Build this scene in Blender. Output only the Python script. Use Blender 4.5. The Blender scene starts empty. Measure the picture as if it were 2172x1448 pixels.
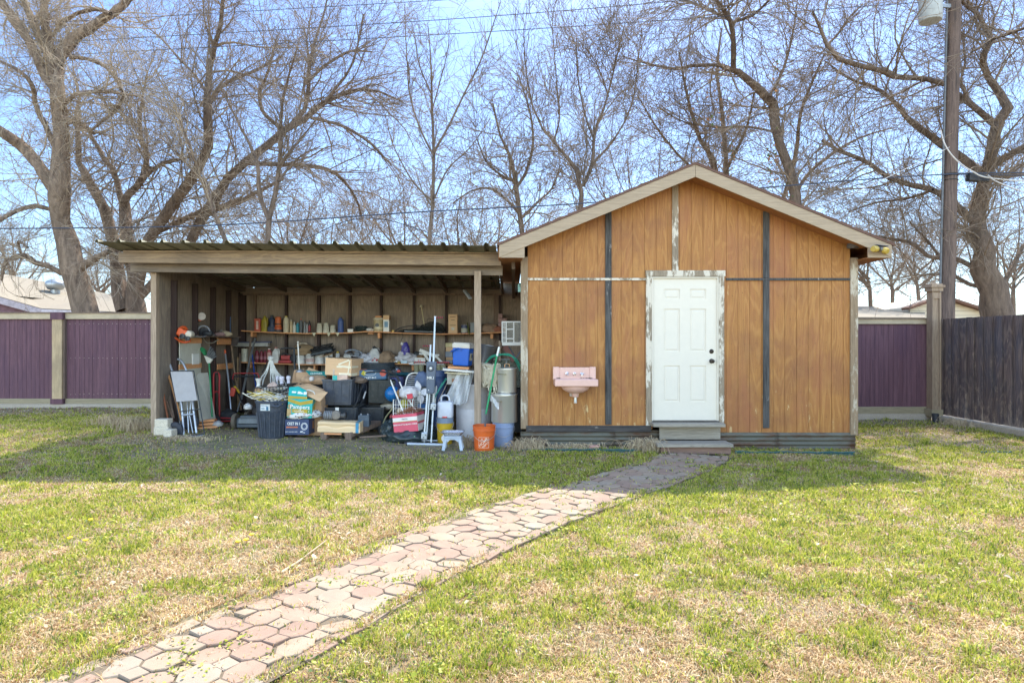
import bpy, bmesh, math, random
import numpy as np
from mathutils import Vector, Matrix, noise
R = math.radians
C = bpy.context.scene.collection
sc = bpy.context.scene
# ---------------------------------------------------------------- camera, sky, sun, exposure
F = 1350.0; CX = 1086.0; CY = 724.0; CH = 1.49      # the photograph's focal length in its own pixels, eye height
cam = bpy.data.objects.new('camera', bpy.data.cameras.new('camera')); C.objects.link(cam)
cam.data.sensor_width = 36; cam.data.lens = 36*F/2172
cam.data.clip_start = .05; cam.data.clip_end = 3000
cam.location = (0, 0, CH); cam.rotation_euler = (R(90), 0, 0); sc.camera = cam
SUN_EL = math.atan(1/math.hypot(.232, .655)); SUN_AZ = math.atan2(.232, .655)   # east of +Y
w = bpy.data.worlds.new('World'); sc.world = w; w.use_nodes = True
nt = w.node_tree; bg = nt.nodes['Background']
sky = nt.nodes.new('ShaderNodeTexSky'); sky.sky_type = 'NISHITA'; sky.sun_disc = False
sky.sun_elevation = SUN_EL; sky.sun_rotation = SUN_AZ; sky.air_density = 1.0; sky.dust_density = .8; sky.ozone_density = 2.2; sky.altitude = 0
# low sky dimmed to deeper blue; added warm brightening overhead fills the shade
tcw = nt.nodes.new('ShaderNodeTexCoord'); spw = nt.nodes.new('ShaderNodeSeparateXYZ'); nt.links.new(tcw.outputs['Generated'], spw.inputs[0])
rw = nt.nodes.new('ShaderNodeValToRGB'); nt.links.new(spw.outputs[2], rw.inputs[0]); e = rw.color_ramp.elements
e[0].position = 0; e[0].color = (.47, .52, .57, 1); e[1].position = .16; e[1].color = (.45, .53, .62, 1)
for p_, c_ in ((.45, (.43, .51, .64, 1)), (.56, (.7, .7, .7, 1)), (.72, (1.0, .96, .9, 1)), (1, (1.15, 1.08, .98, 1))):
    x_ = e.new(p_); x_.color = c_
mw = nt.nodes.new('ShaderNodeMix'); mw.data_type = 'RGBA'; mw.blend_type = 'MULTIPLY'; mw.inputs[0].default_value = 1
nt.links.new(sky.outputs[0], mw.inputs[6]); nt.links.new(rw.outputs[0], mw.inputs[7])
# added sky brightening behind the camera, out of view, lifting the shaded fronts
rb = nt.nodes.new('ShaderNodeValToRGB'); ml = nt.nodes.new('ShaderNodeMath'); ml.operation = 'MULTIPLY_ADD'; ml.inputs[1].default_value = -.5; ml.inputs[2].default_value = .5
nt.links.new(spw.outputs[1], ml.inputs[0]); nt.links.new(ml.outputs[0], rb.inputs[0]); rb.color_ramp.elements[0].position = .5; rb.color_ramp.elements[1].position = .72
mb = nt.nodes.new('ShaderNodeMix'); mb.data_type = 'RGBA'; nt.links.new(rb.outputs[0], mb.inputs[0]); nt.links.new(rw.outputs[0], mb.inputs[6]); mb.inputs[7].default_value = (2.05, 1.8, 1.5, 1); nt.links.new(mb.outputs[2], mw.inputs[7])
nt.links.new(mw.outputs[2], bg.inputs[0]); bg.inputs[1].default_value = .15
sl = bpy.data.lights.new('sun', 'SUN'); sl.energy = 3.1; sl.angle = R(.53); sl.color = (1, .93, .82)
so = bpy.data.objects.new('sun', sl); C.objects.link(so)
so.rotation_euler = Vector((.232, .655, 1)).to_track_quat('Z', 'Y').to_euler(); so.location = (5, 30, 40)
sc.view_settings.view_transform = 'Standard'; sc.view_settings.look = 'None'; sc.view_settings.gamma = 1
sc.view_settings.exposure = 1.8
sc.cycles.max_bounces = 8; sc.cycles.diffuse_bounces = 4; sc.cycles.transparent_max_bounces = 12

# ---------------------------------------------------------------- helpers
def at(px, py, Y): return Vector(((px-CX)*Y/F, Y, CH+(CY-py)*Y/F))
def sx(px, Y): return (px-CX)*Y/F
def sz(py, Y): return CH+(CY-py)*Y/F
def ss(a, b, x):
    t = np.clip((x-a)/(b-a), 0, 1); return t*t*(3-2*t)
def gh(x, y):
    a = np.clip((-.4-x)/4.8, 0, 1)*.14 - np.clip((x-1)/7, 0, 1)*.05
    return a*ss(6.3, 9.6, y)
def ghf(x, y): return float(gh(np.float64(x), np.float64(y)))
WS = 1.0
def lin(c):
    return tuple((v/255/12.92 if v/255 <= .04045 else ((v/255+.055)/1.055)**2.4) for v in c)
class NT:
    def __init__(s, name):
        s.m = bpy.data.materials.new(name); s.m.use_nodes = True; s.t = s.m.node_tree
        s.b = s.t.nodes['Principled BSDF']; s.out = s.t.nodes['Material Output']
    def n(s, kind, **kw):
        x = s.t.nodes.new('ShaderNode'+kind)
        for k, v in kw.items(): setattr(x, k, v)
        return x
    def l(s, a, b): s.t.links.new(a, b)
    def co(s, stretch=(1, 1, 1), space='Object'):
        tc = s.n('TexCoord'); mp = s.n('Mapping'); mp.inputs['Scale'].default_value = stretch
        s.l(tc.outputs[space], mp.inputs[0]); return mp.outputs[0]
    def noise(s, co, scale, detail=5, rough=.6, dist=0):
        x = s.n('TexNoise'); x.inputs['Scale'].default_value = scale; x.inputs['Detail'].default_value = detail
        x.inputs['Roughness'].default_value = rough; x.inputs['Distortion'].default_value = dist
        s.l(co, x.inputs['Vector']); return x.outputs['Fac']
    def ramp(s, v, a, b, ca=(0, 0, 0), cb=(1, 1, 1)):
        x = s.n('ValToRGB'); e = x.color_ramp.elements
        e[0].position = a; e[1].position = b; e[0].color = (*ca, 1); e[1].color = (*cb, 1)
        s.l(v, x.inputs[0]); return x.outputs[0]
    def mix(s, f, a, b, mode='MIX'):
        x = s.n('Mix'); x.data_type = 'RGBA'; x.blend_type = mode
        for i, v in ((0, f), (6, a), (7, b)):
            if hasattr(v, 'is_output'): s.l(v, x.inputs[i])
            elif i == 0: x.inputs[0].default_value = v
            else: x.inputs[i].default_value = (*v, 1)
        return x.outputs[2]
    def math(s, op, a, b=0, c=None):
        x = s.n('Math', operation=op)
        for i, v in enumerate((a, b, c)):
            if v is None: continue
            if hasattr(v, 'is_output'): s.l(v, x.inputs[i])
            else: x.inputs[i].default_value = v
        return x.outputs[0]
    def bump(s, h, strength, dist=.01):
        x = s.n('Bump'); x.inputs['Strength'].default_value = strength; x.inputs['Distance'].default_value = dist
        s.l(h, x.inputs['Height']); s.l(x.outputs[0], s.b.inputs['Normal'])
    def fin(s, col, rough=.7, metal=0, **kw):
        if hasattr(col, 'is_output'): s.l(col, s.b.inputs['Base Color'])
        else: s.b.inputs['Base Color'].default_value = (*col, 1)
        if hasattr(rough, 'is_output'): s.l(rough, s.b.inputs['Roughness'])
        else: s.b.inputs['Roughness'].default_value = rough
        s.b.inputs['Metallic'].default_value = metal
        for k, v in kw.items(): s.b.inputs[k].default_value = v
        return s.m
_lin = lin
_mc = {}
def pm(rgb, rough=.5, metal=0, var=.14, dirt=.25, scale=9, trans=0):
    """painted / plastic / metal surface with mottling, dust and fine bump; rgb as 0-255"""
    key = (tuple(rgb), rough, metal, var, dirt, scale, trans)
    if key in _mc: return _mc[key]
    t = NT('surface_%d' % len(_mc)); c = lin(rgb); co = t.co()
    dk = tuple(v*(1-var*1.6) for v in c); lt = tuple(min(.95, v*(1+var)) for v in c)
    a = t.mix(t.ramp(t.noise(co, scale), .35, .65), dk, lt)
    d = t.ramp(t.noise(co, scale*2.6, 8, .7), .52, .72)
    a = t.mix(t.math('MULTIPLY', d, dirt), a, (.22, .19, .155))
    t.bump(t.noise(co, scale*6, 4), .25, .004)
    _mc[key] = t.fin(a, t.math('MULTIPLY_ADD', d, .25, rough), metal)
    if trans:
        t.b.inputs['Alpha'].default_value = 1-trans
    return _mc[key]
def wood(name, c1, c2, c3=None, along='Z', chips=None, cs=7, ca=.55, cb=.62, grain=22, ring=0, rough=.82, fine=1.0, blotch=None, low=0, tint=None):
    """weathered wood: streaks along one axis, optional cathedral rings, blotches and paint chips"""
    WS = 1.0 if 'siding' in name else 1.32
    t = NT(name); st = {'Z': (1, 1, .06), 'X': (.06, 1, 1), 'Y': (1, .06, 1)}[along]
    co = t.co(st); cs_ = t.co()
    lin = lambda c: tuple(min(.85, v*WS) for v in _lin(c))
    g = t.noise(co, grain*2.2, 8, .7)
    col = t.mix(t.ramp(g, .32, .68), lin(c1), lin(c2))
    if ring:
        st2 = {'Z': (1, 1, .16), 'X': (.16, 1, 1), 'Y': (1, .16, 1)}[along]
        n = t.noise(t.co(st2), 3.6, 2, .45, .3)
        s_ = t.math('SINE', t.math('MULTIPLY', n, 88.0))
        col = t.mix(t.math('MULTIPLY', t.ramp(s_, .1, .95), ring), col, lin(c3 or c1))
    elif c3:
        col = t.mix(t.ramp(t.noise(co, grain*.7, 4), .5, .66), col, lin(c3))
    if blotch:
        col = t.mix(t.math('MULTIPLY', t.ramp(t.noise(cs_, 1.7, 5, .6), .45, .68), .6), col, lin(blotch))
    f = t.noise(co, grain*9, 3, .6)
    col = t.mix(t.math('MULTIPLY', t.ramp(f, .5, .8), .45*fine), col, tuple(v*.35 for v in lin(c1)))
    if chips:
        n1 = t.noise(t.co({'Z': (1, 1, .3), 'X': (.3, 1, 1), 'Y': (1, .3, 1)}[along]), cs, 9, .75)
        if low:
            sp = t.n('SeparateXYZ'); t.l(cs_, sp.inputs[0]); n1 = t.math('ADD', n1, t.math('MULTIPLY', t.math('MAXIMUM', t.math('SUBTRACT', 1.15, sp.outputs[2]), 0), low))
        col = t.mix(t.ramp(n1, ca, cb), col, lin(chips))
    if tint:
        n2 = t.noise(t.co({'Z': (1, 1, .22), 'X': (.22, 1, 1), 'Y': (1, .22, 1)}[along]), 2.4, 7, .68)
        col = t.mix(t.math('MULTIPLY', t.ramp(n2, .5, .66), .55), col, lin(tint))
    t.bump(g, .5, .006)
    return t.fin(col, rough)
# ---- mesh builder
class B:
    def __init__(s): s.v = []; s.f = []; s.mi = []
    def add(s, vs, fs, mi=0):
        o = len(s.v); s.v += [tuple(v) for v in vs]; s.f += [tuple(i+o for i in f) for f in fs]; s.mi += [mi]*len(fs); return s
    def box(s, c, d, rot=None, mi=0, taper=1.0):
        x, y, z = (v/2 for v in d); vs = []
        for k in (-1, 1):
            q = taper if k < 0 else 1
            vs += [Vector((i*x*q, j*y*q, k*z)) for i, j in ((-1, -1), (1, -1), (1, 1), (-1, 1))]
        M = (Matrix.Rotation(0, 3, 'X') if rot is None else euler(rot))
        vs = [M @ v + Vector(c) for v in vs]
        return s.add(vs, [(3, 2, 1, 0), (4, 5, 6, 7), (0, 1, 5, 4), (1, 2, 6, 5), (2, 3, 7, 6), (3, 0, 4, 7)], mi)
    def bar(s, a, b, w, d, mi=0, up=(0, 0, 1)):
        """rectangular bar from a to b; w across, d along up"""
        a = Vector(a); b = Vector(b); t = (b-a).normalized(); u = Vector(up)
        if abs(t.dot(u)) > .95: u = Vector((0, 1, 0))
        x = t.cross(u).normalized(); u = x.cross(t).normalized()
        vs = [p+x*i*w/2+u*j*d/2 for p in (a, b) for i, j in ((-1, -1), (1, -1), (1, 1), (-1, 1))]
        return s.add(vs, [(3, 2, 1, 0), (4, 5, 6, 7), (0, 1, 5, 4), (1, 2, 6, 5), (2, 3, 7, 6), (3, 0, 4, 7)], mi)
    def tube(s, pts, r, n=8, mi=0, cap=True, closed=False):
        pts = [Vector(p) for p in pts]; K = len(pts)
        rs = r if hasattr(r, '__len__') else [r]*K
        o = len(s.v); ref = None
        for i, p in enumerate(pts):
            if closed: t = pts[(i+1) % K]-pts[i-1]
            else: t = pts[min(i+1, K-1)]-pts[max(i-1, 0)]
            if t.length < 1e-9: t = Vector((0, 0, 1))
            t.normalize()
            if ref is None: ref = Vector((0, 0, 1)) if abs(t.z) < .9 else Vector((1, 0, 0))
            x = t.cross(ref).normalized(); y = x.cross(t).normalized(); ref = y
            for k in range(n):
                a = 2*math.pi*k/n; s.v.append(tuple(p+(x*math.cos(a)+y*math.sin(a))*rs[i]))
        nf = 0
        for i in range(K if closed else K-1):
            j = (i+1) % K
            for k in range(n):
                l = (k+1) % n; s.f.append((o+i*n+k, o+i*n+l, o+j*n+l, o+j*n+k)); nf += 1
        if cap and not closed:
            s.f.append(tuple(o+k for k in range(n))[::-1]); s.f.append(tuple(o+(K-1)*n+k for k in range(n))); nf += 2
        s.mi += [mi]*nf; return s
    def lathe(s, prof, c=(0, 0, 0), n=24, ax=1, ay=1, mi=0, axis='Z', cap=True, sq=0):
        """profile [(r,z)...] around an axis; sq>0 squares the section"""
        o = len(s.v); c = Vector(c)
        for r, z in prof:
            for k in range(n):
                a = 2*math.pi*k/n; ca, sa = math.cos(a), math.sin(a)
                q = 1 if not sq else 1/((abs(ca)**(2+sq)+abs(sa)**(2+sq))**(1/(2+sq)))
                p = Vector((r*ca*q*ax, r*sa*q*ay, z))
                if axis == 'Y': p = Vector((p.x, p.z, p.y))
                if axis == 'X': p = Vector((p.z, p.x, p.y))
                s.v.append(tuple(c+p))
        nf = 0
        for i in range(len(prof)-1):
            for k in range(n):
                l = (k+1) % n; s.f.append((o+i*n+k, o+i*n+l, o+(i+1)*n+l, o+(i+1)*n+k)); nf += 1
        if cap:
            s.f.append(tuple(o+k for k in range(n))[::-1]); s.f.append(tuple(o+(len(prof)-1)*n+k for k in range(n))); nf += 2
        s.mi += [mi]*nf; return s
    def prism(s, poly, y0, y1, mi=0, plane='XZ'):
        """polygon [(a,b)...] extruded; XZ between y0,y1 / XY between z0,z1 / YZ between x0,x1"""
        n = len(poly)
        def q(a, b, t): return (a, t, b) if plane == 'XZ' else ((a, b, t) if plane == 'XY' else (t, a, b))
        vs = [q(a, b, y0) for a, b in poly]+[q(a, b, y1) for a, b in poly]
        fs = [tuple(range(n)), tuple(range(2*n-1, n-1, -1))]+[(i, i+n, (i+1) % n+n, (i+1) % n) for i in range(n)]
        return s.add(vs, fs, mi)
    def sheet(s, grid, th=.0, mi=0):
        """grid [rows][cols] of points"""
        o = len(s.v); nr = len(grid); nc = len(grid[0])
        for r in grid:
            for p in r: s.v.append(tuple(p))
        fs = [(o+i*nc+j, o+i*nc+j+1, o+(i+1)*nc+j+1, o+(i+1)*nc+j) for i in range(nr-1) for j in range(nc-1)]
        s.f += fs; s.mi += [mi]*len(fs); return s
    def mesh(s, name, mats, smooth=False):
        me = bpy.data.meshes.new(name); me.from_pydata(s.v, [], s.f)
        for m_ in (mats if isinstance(mats, (list, tuple)) else [mats]): me.materials.append(m_)
        if any(s.mi): me.polygons.foreach_set('material_index', s.mi)
        bm = bmesh.new(); bm.from_mesh(me); bmesh.ops.recalc_face_normals(bm, faces=bm.faces); bm.to_mesh(me); bm.free()
        if smooth: me.shade_smooth() if hasattr(me, 'shade_smooth') else None
        me.update(); return me
def euler(r): 
    from mathutils import Euler
    return Euler((R(r[0]), R(r[1]), R(r[2]))).to_matrix()
def part(name, b, mats, parent=None, bev=0, smooth=False, thick=0, loc=None, rot=None, label=None):
    me = b.mesh(name, mats, smooth) if isinstance(b, B) else b
    o = bpy.data.objects.new(name, me); C.objects.link(o)
    if parent is not None: o.parent = parent
    if loc is not None: o.location = loc
    if rot is not None: o.rotation_euler = tuple(R(a) for a in rot)
    if thick:
        q = o.modifiers.new('s', 'SOLIDIFY'); q.thickness = thick; q.offset = 0
    if bev:
        q = o.modifiers.new('b', 'BEVEL'); q.width = bev; q.segments = 2; q.limit_method = 'ANGLE'; q.angle_limit = R(40)
    if smooth and not bev:
        autosmooth(me)
    if label: o['label'] = label
    return o
def autosmooth(me, ang=40):
    bm = bmesh.new(); bm.from_mesh(me)
    for e in bm.edges:
        if len(e.link_faces) == 2 and e.calc_face_angle(0) > R(ang): e.smooth = False
    for f in bm.faces: f.smooth = True
    bm.to_mesh(me); bm.free()
def tag(o, label=None, cat=None, group=None, kind=None):
    if label: o['label'] = label
    if cat: o['category'] = cat
    if group: o['group'] = group
    if kind: o['kind'] = kind
    return o
def thing(name, label, cat, loc=(0, 0, 0), rz=0, group=None, rot=None):
    o = bpy.data.objects.new(name, None); o.empty_display_size = .1; C.objects.link(o); o.location = loc
    o.rotation_euler = (0, 0, R(rz)) if rot is None else tuple(R(a) for a in rot)
    return tag(o, label, cat, group)
def text(s, size, mat, parent, loc, rot=(90, 0, 0), depth=.0008, name='lettering', align='CENTER', sxx=1, bold=0, shear=0):
    cu = bpy.data.curves.new('t', 'FONT'); cu.body = s; cu.size = size; cu.extrude = depth; cu.align_x = align; cu.align_y = 'CENTER'
    cu.offset = bold; cu.shear = shear; cu.resolution_u = 2
    o = bpy.data.objects.new('t', cu); C.objects.link(o)
    dg = bpy.context.evaluated_depsgraph_get(); me = bpy.data.meshes.new_from_object(o.evaluated_get(dg))
    bpy.data.objects.remove(o); me.materials.clear(); me.materials.append(mat); me.name = name
    q = bpy.data.objects.new(name, me); C.objects.link(q); q.parent = parent; q.location = loc
    q.rotation_euler = tuple(R(a) for a in rot); q.scale = (sxx, 1, 1); return q
def cr(pts, n=6):
    """Catmull-Rom through points"""
    P = [Vector(p) for p in pts]; P = [P[0]*2-P[1]]+P+[P[-1]*2-P[-2]]; out = []
    for i in range(1, len(P)-2):
        for k in range(n):
            t = k/n; a, b, c, d = P[i-1:i+3]
            out.append(.5*((2*b)+(c-a)*t+(2*a-5*b+4*c-d)*t*t+(3*b-a-3*c+d)*t**3))
    out.append(P[-2]); return out
# ---------------------------------------------------------------- ground, path
rng = np.random.default_rng(7)
def vnoise(x, y, s, seed=0):
    """smooth value noise in 0..1, vectorised"""
    r = np.random.default_rng(seed); T = r.random((64, 64))
    u = x*s+17.3; v = y*s+9.1; i = np.floor(u).astype(int); j = np.floor(v).astype(int); a = u-i; b = v-j
    a = a*a*(3-2*a); b = b*b*(3-2*b)
    g = lambda p, q: T[p % 64, q % 64]
    return (g(i, j)*(1-a)+g(i+1, j)*a)*(1-b)+(g(i, j+1)*(1-a)+g(i+1, j+1)*a)*b
PC = [(-1.83, 2.3), (-1.56, 2.78), (-1.24, 3.3), (-.95, 3.85), (-.62, 4.42), (-.25, 4.97), (.27, 5.66), (1.0, 6.48), (1.75, 7.35), (2.28, 8.1), (2.42, 8.42)]
def path_curve():
    P = cr([(x, y, 0) for x, y in PC], 10); s = [0]
    for a, b in zip(P, P[1:]): s.append(s[-1]+(b-a).length)
    return np.array([[p.x, p.y] for p in P]), np.array(s)
PX, PS = path_curve()
def pxy(s, t):
    x = np.interp(s, PS, PX[:, 0]); y = np.interp(s, PS, PX[:, 1])
    e = .05; dx = np.interp(s+e, PS, PX[:, 0])-np.interp(s-e, PS, PX[:, 0]); dy = np.interp(s+e, PS, PX[:, 1])-np.interp(s-e, PS, PX[:, 1])
    L = np.hypot(dx, dy); return x+dy/L*t, y-dx/L*t
def path_dist(x, y):
    d = np.full(np.shape(x), 9.); 
    for p in PX[::3]: d = np.minimum(d, np.hypot(x-p[0], y-p[1]))
    return d
def gz(x, y):
    near = (abs(x) < 14) & (y < 16) & (y > -1) & ~((y > 8.7) & (y < 12.6) & (x > -5.7) & (x < 5))
    return gh(x, y)+np.where(near, (vnoise(x, y, 1.3, 3)-.5)*.03+(vnoise(x, y, 4, 4)-.5)*.012, 0)-np.where(path_dist(x, y) < .5, .02, 0)
def mk_ground():
    xs = np.concatenate([[-900, -300, -100, -40, -20], np.arange(-14, 14.01, .2), [20, 40, 100, 300, 900]])
    ys = np.concatenate([[-300, -60, -10], np.arange(-1, 16.01, .2), [20, 30, 50, 100, 300, 1500]])
    X, Y = np.meshgrid(xs, ys)
    near = (abs(X) < 14) & (Y < 16) & (Y > -1)
    Z = gz(X, Y)
    V = np.stack([X, Y, Z], -1).reshape(-1, 3); nx = len(xs); ny = len(ys)
    I = (np.arange(ny-1)[:, None]*nx+np.arange(nx-1)[None]).reshape(-1)
    Fq = np.stack([I, I+1, I+nx+1, I+nx], -1)
    me = bpy.data.meshes.new('ground'); me.from_pydata(V.tolist(), [], Fq.tolist()); me.shade_smooth()
    t = NT('soil_and_thatch'); co = t.co()
    big = t.ramp(t.noise(co, .55, 4), .4, .62); mid = t.ramp(t.noise(co, 9, 9, .75), .3, .7); fine = t.ramp(t.noise(co, 70, 6, .8), .35, .65)
    c = t.mix(big, (.25, .18, .115), (.27, .20, .12)); c = t.mix(mid, c, (.38, .31, .21)); c = t.mix(fine, t.mix(.45, c, (.08, .065, .045)), c)
    g = t.ramp(t.noise(co, 3.2, 8, .7), .47, .6); c = t.mix(t.math('MULTIPLY', g, .5), c, (.07, .10, .025))
    t.bump(t.noise(co, 60, 8, .8), .9, .02)
    me.materials.append(t.fin(c, .95))
    o = bpy.data.objects.new('ground', me); C.objects.link(o); tag(o, kind='structure', label='patchy soil and thatch of the back yard')
mk_ground()
def mk_path():
    b = B(); r = random.Random(5)
    L = PS[-1]; p = .134; w = .176; a = .092; H = .012
    def stone(s, t, pts):
        q = []
        tilt = r.uniform(-.02, .02); tl2 = r.uniform(-.02, .02); dz = r.uniform(-.007, .005); k = .955
        for u, v in pts:
            x, y = pxy(s+u*k, t+v*k); q.append((float(x), float(y), ghf(x, y)+H+dz+tilt*u*4+tl2*v*4))
        n = len(q); cx = sum(c[0] for c in q)/n; cy = sum(c[1] for c in q)/n
        ins = [((c[0]-cx)*.955+cx, (c[1]-cy)*.955+cy, c[2]+.004) for c in q]
        low = [(c[0], c[1], c[2]-.05) for c in q]
        mi = r.choices([0, 1, 2, 3], [4, 3.2, 2.2, 1.6])[0]
        b.add(ins, [tuple(range(n))], mi)
        b.add(ins+q+low, [(i, (i+1) % n, (i+1) % n+n, i+n) for i in range(n)]+[(i+n, (i+1) % n+n, (i+1) % n+2*n, i+2*n) for i in range(n)], mi)
    oc = [(w/2, a/2), (a/2, w/2), (-a/2, w/2), (-w/2, a/2), (-w/2, -a/2), (-a/2, -w/2), (a/2, -w/2), (w/2, -a/2)]
    sq = [(a/2, a/2), (-a/2, a/2), (-a/2, -a/2), (a/2, -a/2)]
    for i in range(int(L/p)+1):
        for j in range(-2, 3):
            s = i*p; t = j*p
            stone(s, t, oc if (i+j) % 2 == 0 else sq)
    s = 0
    while s < L-.1:                                 # brick soldier edging
        for side in (-1, 1):
            if r.random() < (.93 if side > 0 else .8):
                j = r.uniform(-.012, .012)
                stone(s+.1, side*(2.5*p+.055)+j, [(.095, .04), (-.095, .04), (-.095, -.04), (.095, -.04)])
        s += .2
    ms = []
    for i, (c1, c2) in enumerate([((136, 114, 98), (152, 130, 112)), ((140, 124, 106), (156, 140, 120)), ((132, 108, 94), (148, 124, 108)), ((138, 126, 110), (154, 142, 126))]):
        t = NT('paver_%d' % i); co = t.co()
        c = t.mix(t.ramp(t.noise(co, 5, 6), .35, .65), lin(c1), lin(c2))
        c = t.mix(t.math('MULTIPLY', t.ramp(t.noise(co, 160, 4, .8), .4, .7), .5), c, (.2, .155, .12))
        c = t.mix(t.math('MULTIPLY', t.ramp(t.noise(co, 2.4, 7, .7), .5, .7), .4), c, lin((150, 126, 104)))
        t.bump(t.noise(co, 140, 5, .8), .6, .004); ms.append(t.fin(c, .9))
    o = part('path', b, ms); tag(o, kind='structure', label='winding path of octagonal and square brick pavers')
    # sandy joint filling under the stones
    g = []
    for s in np.arange(-.0, L, .1): g.append([(float(x), float(y), ghf(x, y)+.006) for x, y in (pxy(s, t) for t in (-.43, -.2, 0, .2, .43))])
    t = NT('joint_sand'); co = t.co(); c = t.mix(t.noise(co, 40, 6, .8), (.06, .045, .03), (.2, .16, .11)); t.bump(t.noise(co, 90), .6, .01)
    o = part('path_bed', B().sheet(g), t.fin(c, .95)); tag(o, kind='structure', label='sandy joints between the pavers')
mk_path()
# ---------------------------------------------------------------- woods and metals
W_side = wood('orange_plywood_siding', (150, 98, 46), (174, 120, 60), (198, 148, 84), ring=.28, grain=18, blotch=(128, 80, 50), chips=(208, 182, 132), cs=8, ca=.65, cb=.72, rough=.62, low=.085, tint=(156, 96, 62))
W_char = wood('charred_grey_batten', (26, 26, 28), (84, 82, 80), chips=(150, 146, 140), cs=9, ca=.60, cb=.66)
W_peel = wood('peeling_white_trim', (104, 92, 76), (144, 130, 112), chips=(184, 176, 162), cs=7, ca=.49, cb=.53)
W_corner = wood('weathered_corner_trim', (108, 92, 72), (138, 118, 96), chips=(164, 154, 138), cs=6, ca=.54, cb=.6)
W_fascia = wood('pale_cedar_fascia', (132, 116, 96), (156, 138, 116), along='X', rough=.75, chips=(150, 140, 124), cs=12, ca=.6, cb=.75, fine=.5)
W_soffit = wood('brown_soffit', (120, 78, 44), (152, 104, 62), along='X')
W_beam = wood('weathered_beam', (110, 94, 80), (142, 124, 104), (160, 140, 112), along='X', ring=.35, blotch=(96, 84, 74))
W_beamd = wood('weathered_header', (98, 88, 78), (130, 116, 102), along='X', blotch=(80, 72, 66))
W_post = wood('weathered_post', (124, 108, 92), (156, 138, 120), (108, 92, 78), ring=.3)
W_ply = wood('grey_plywood_sheathing', (108, 96, 84), (142, 128, 114), (92, 82, 74), ring=.35, blotch=(88, 80, 74))
W_stud = wood('dark_stud', (40, 30, 30), (66, 50, 46), chips=(120, 66, 50), cs=14, ca=.64, cb=.7)
W_studg = wood('grey_brown_stud', (84, 70, 62), (122, 104, 90))
W_shelf = wood('bare_pine_shelf', (176, 120, 78), (206, 150, 104), along='X', rough=.7)
W_raft = wood('old_rafter', (72, 62, 56), (104, 90, 78), along='Y')
W_purple = wood('purple_stained_pickets', (72, 48, 58), (100, 70, 78), (84, 56, 64), chips=(128, 98, 108), cs=20, ca=.64, cb=.72, grain=10, tint=(66, 44, 60))
W_rail = wood('pale_fence_rail', (156, 140, 116), (182, 166, 140), along='X', blotch=(134, 122, 104))
W_railv = wood('pale_fence_post', (150, 128, 98), (178, 156, 124), blotch=(116, 102, 84), ring=.25)
W_railm = wood('mossy_bottom_rail', (112, 102, 82), (144, 132, 108), along='X')
W_fpost = wood('brown_column_wood', (122, 104, 86), (150, 130, 110), (98, 80, 68), ring=.3)
W_dark = wood('dark_stained_fence', (60, 50, 50), (104, 88, 84), (134, 116, 104), ring=.4, blotch=(64, 62, 66), chips=(146, 128, 112), cs=9, ca=.60, cb=.72, low=.1, tint=(62, 66, 80))
W_step = wood('grey_step_boards', (112, 106, 96), (148, 140, 128), along='X', chips=(70, 66, 62), cs=8, ca=.6, cb=.7)
W_base = wood('blackened_base_board', (34, 32, 34), (72, 68, 66), along='X', chips=(130, 124, 116), cs=8, ca=.58, cb=.66)
def t_conc(nm, c1, c2):
    t = NT(nm); co = t.co(); c = t.mix(t.noise(co, 5, 9, .7), lin(c1), lin(c2)); c = t.mix(t.math('MULTIPLY', t.ramp(t.noise(co, 60, 5), .5, .7), .5), c, (.12, .1, .08))
    t.bump(t.noise(co, 50, 8, .8), .7, .01); return t.fin(c, .93)
K_conc = t_conc('concrete', (150, 138, 124), (190, 178, 162)); K_stone = t_conc('limestone_block', (188, 178, 160), (222, 212, 194))
def t_metal(nm, c1, c2, rust, amt=.55, rough=.5, metal=.6, st=(1, 1, 1)):
    t = NT(nm); co = t.co(st); c = t.mix(t.noise(co, 4, 7, .7), lin(c1), lin(c2))
    c = t.mix(t.ramp(t.noise(t.co(st), 2.6, 9, .75), amt, amt+.12), c, lin(rust)); t.bump(t.noise(co, 30), .2, .004)
    return t.fin(c, rough, metal)
K_corr = t_metal('rusty_galvanised_skirt', (78, 78, 70), (112, 110, 98), (90, 62, 44), .46, .65, .15, (.35, 1, 1))
K_roof = t_metal('mossy_metal_roof', (104, 104, 88), (140, 136, 116), (88, 84, 66), .5, .7, .15, (1, .3, 1))
K_shin = t_conc('brown_shingle', (92, 68, 60), (126, 96, 84))
K_galv = t_metal('galvanised_steel', (140, 144, 148), (176, 180, 182), (120, 108, 92), .66, .4, .7)
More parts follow.
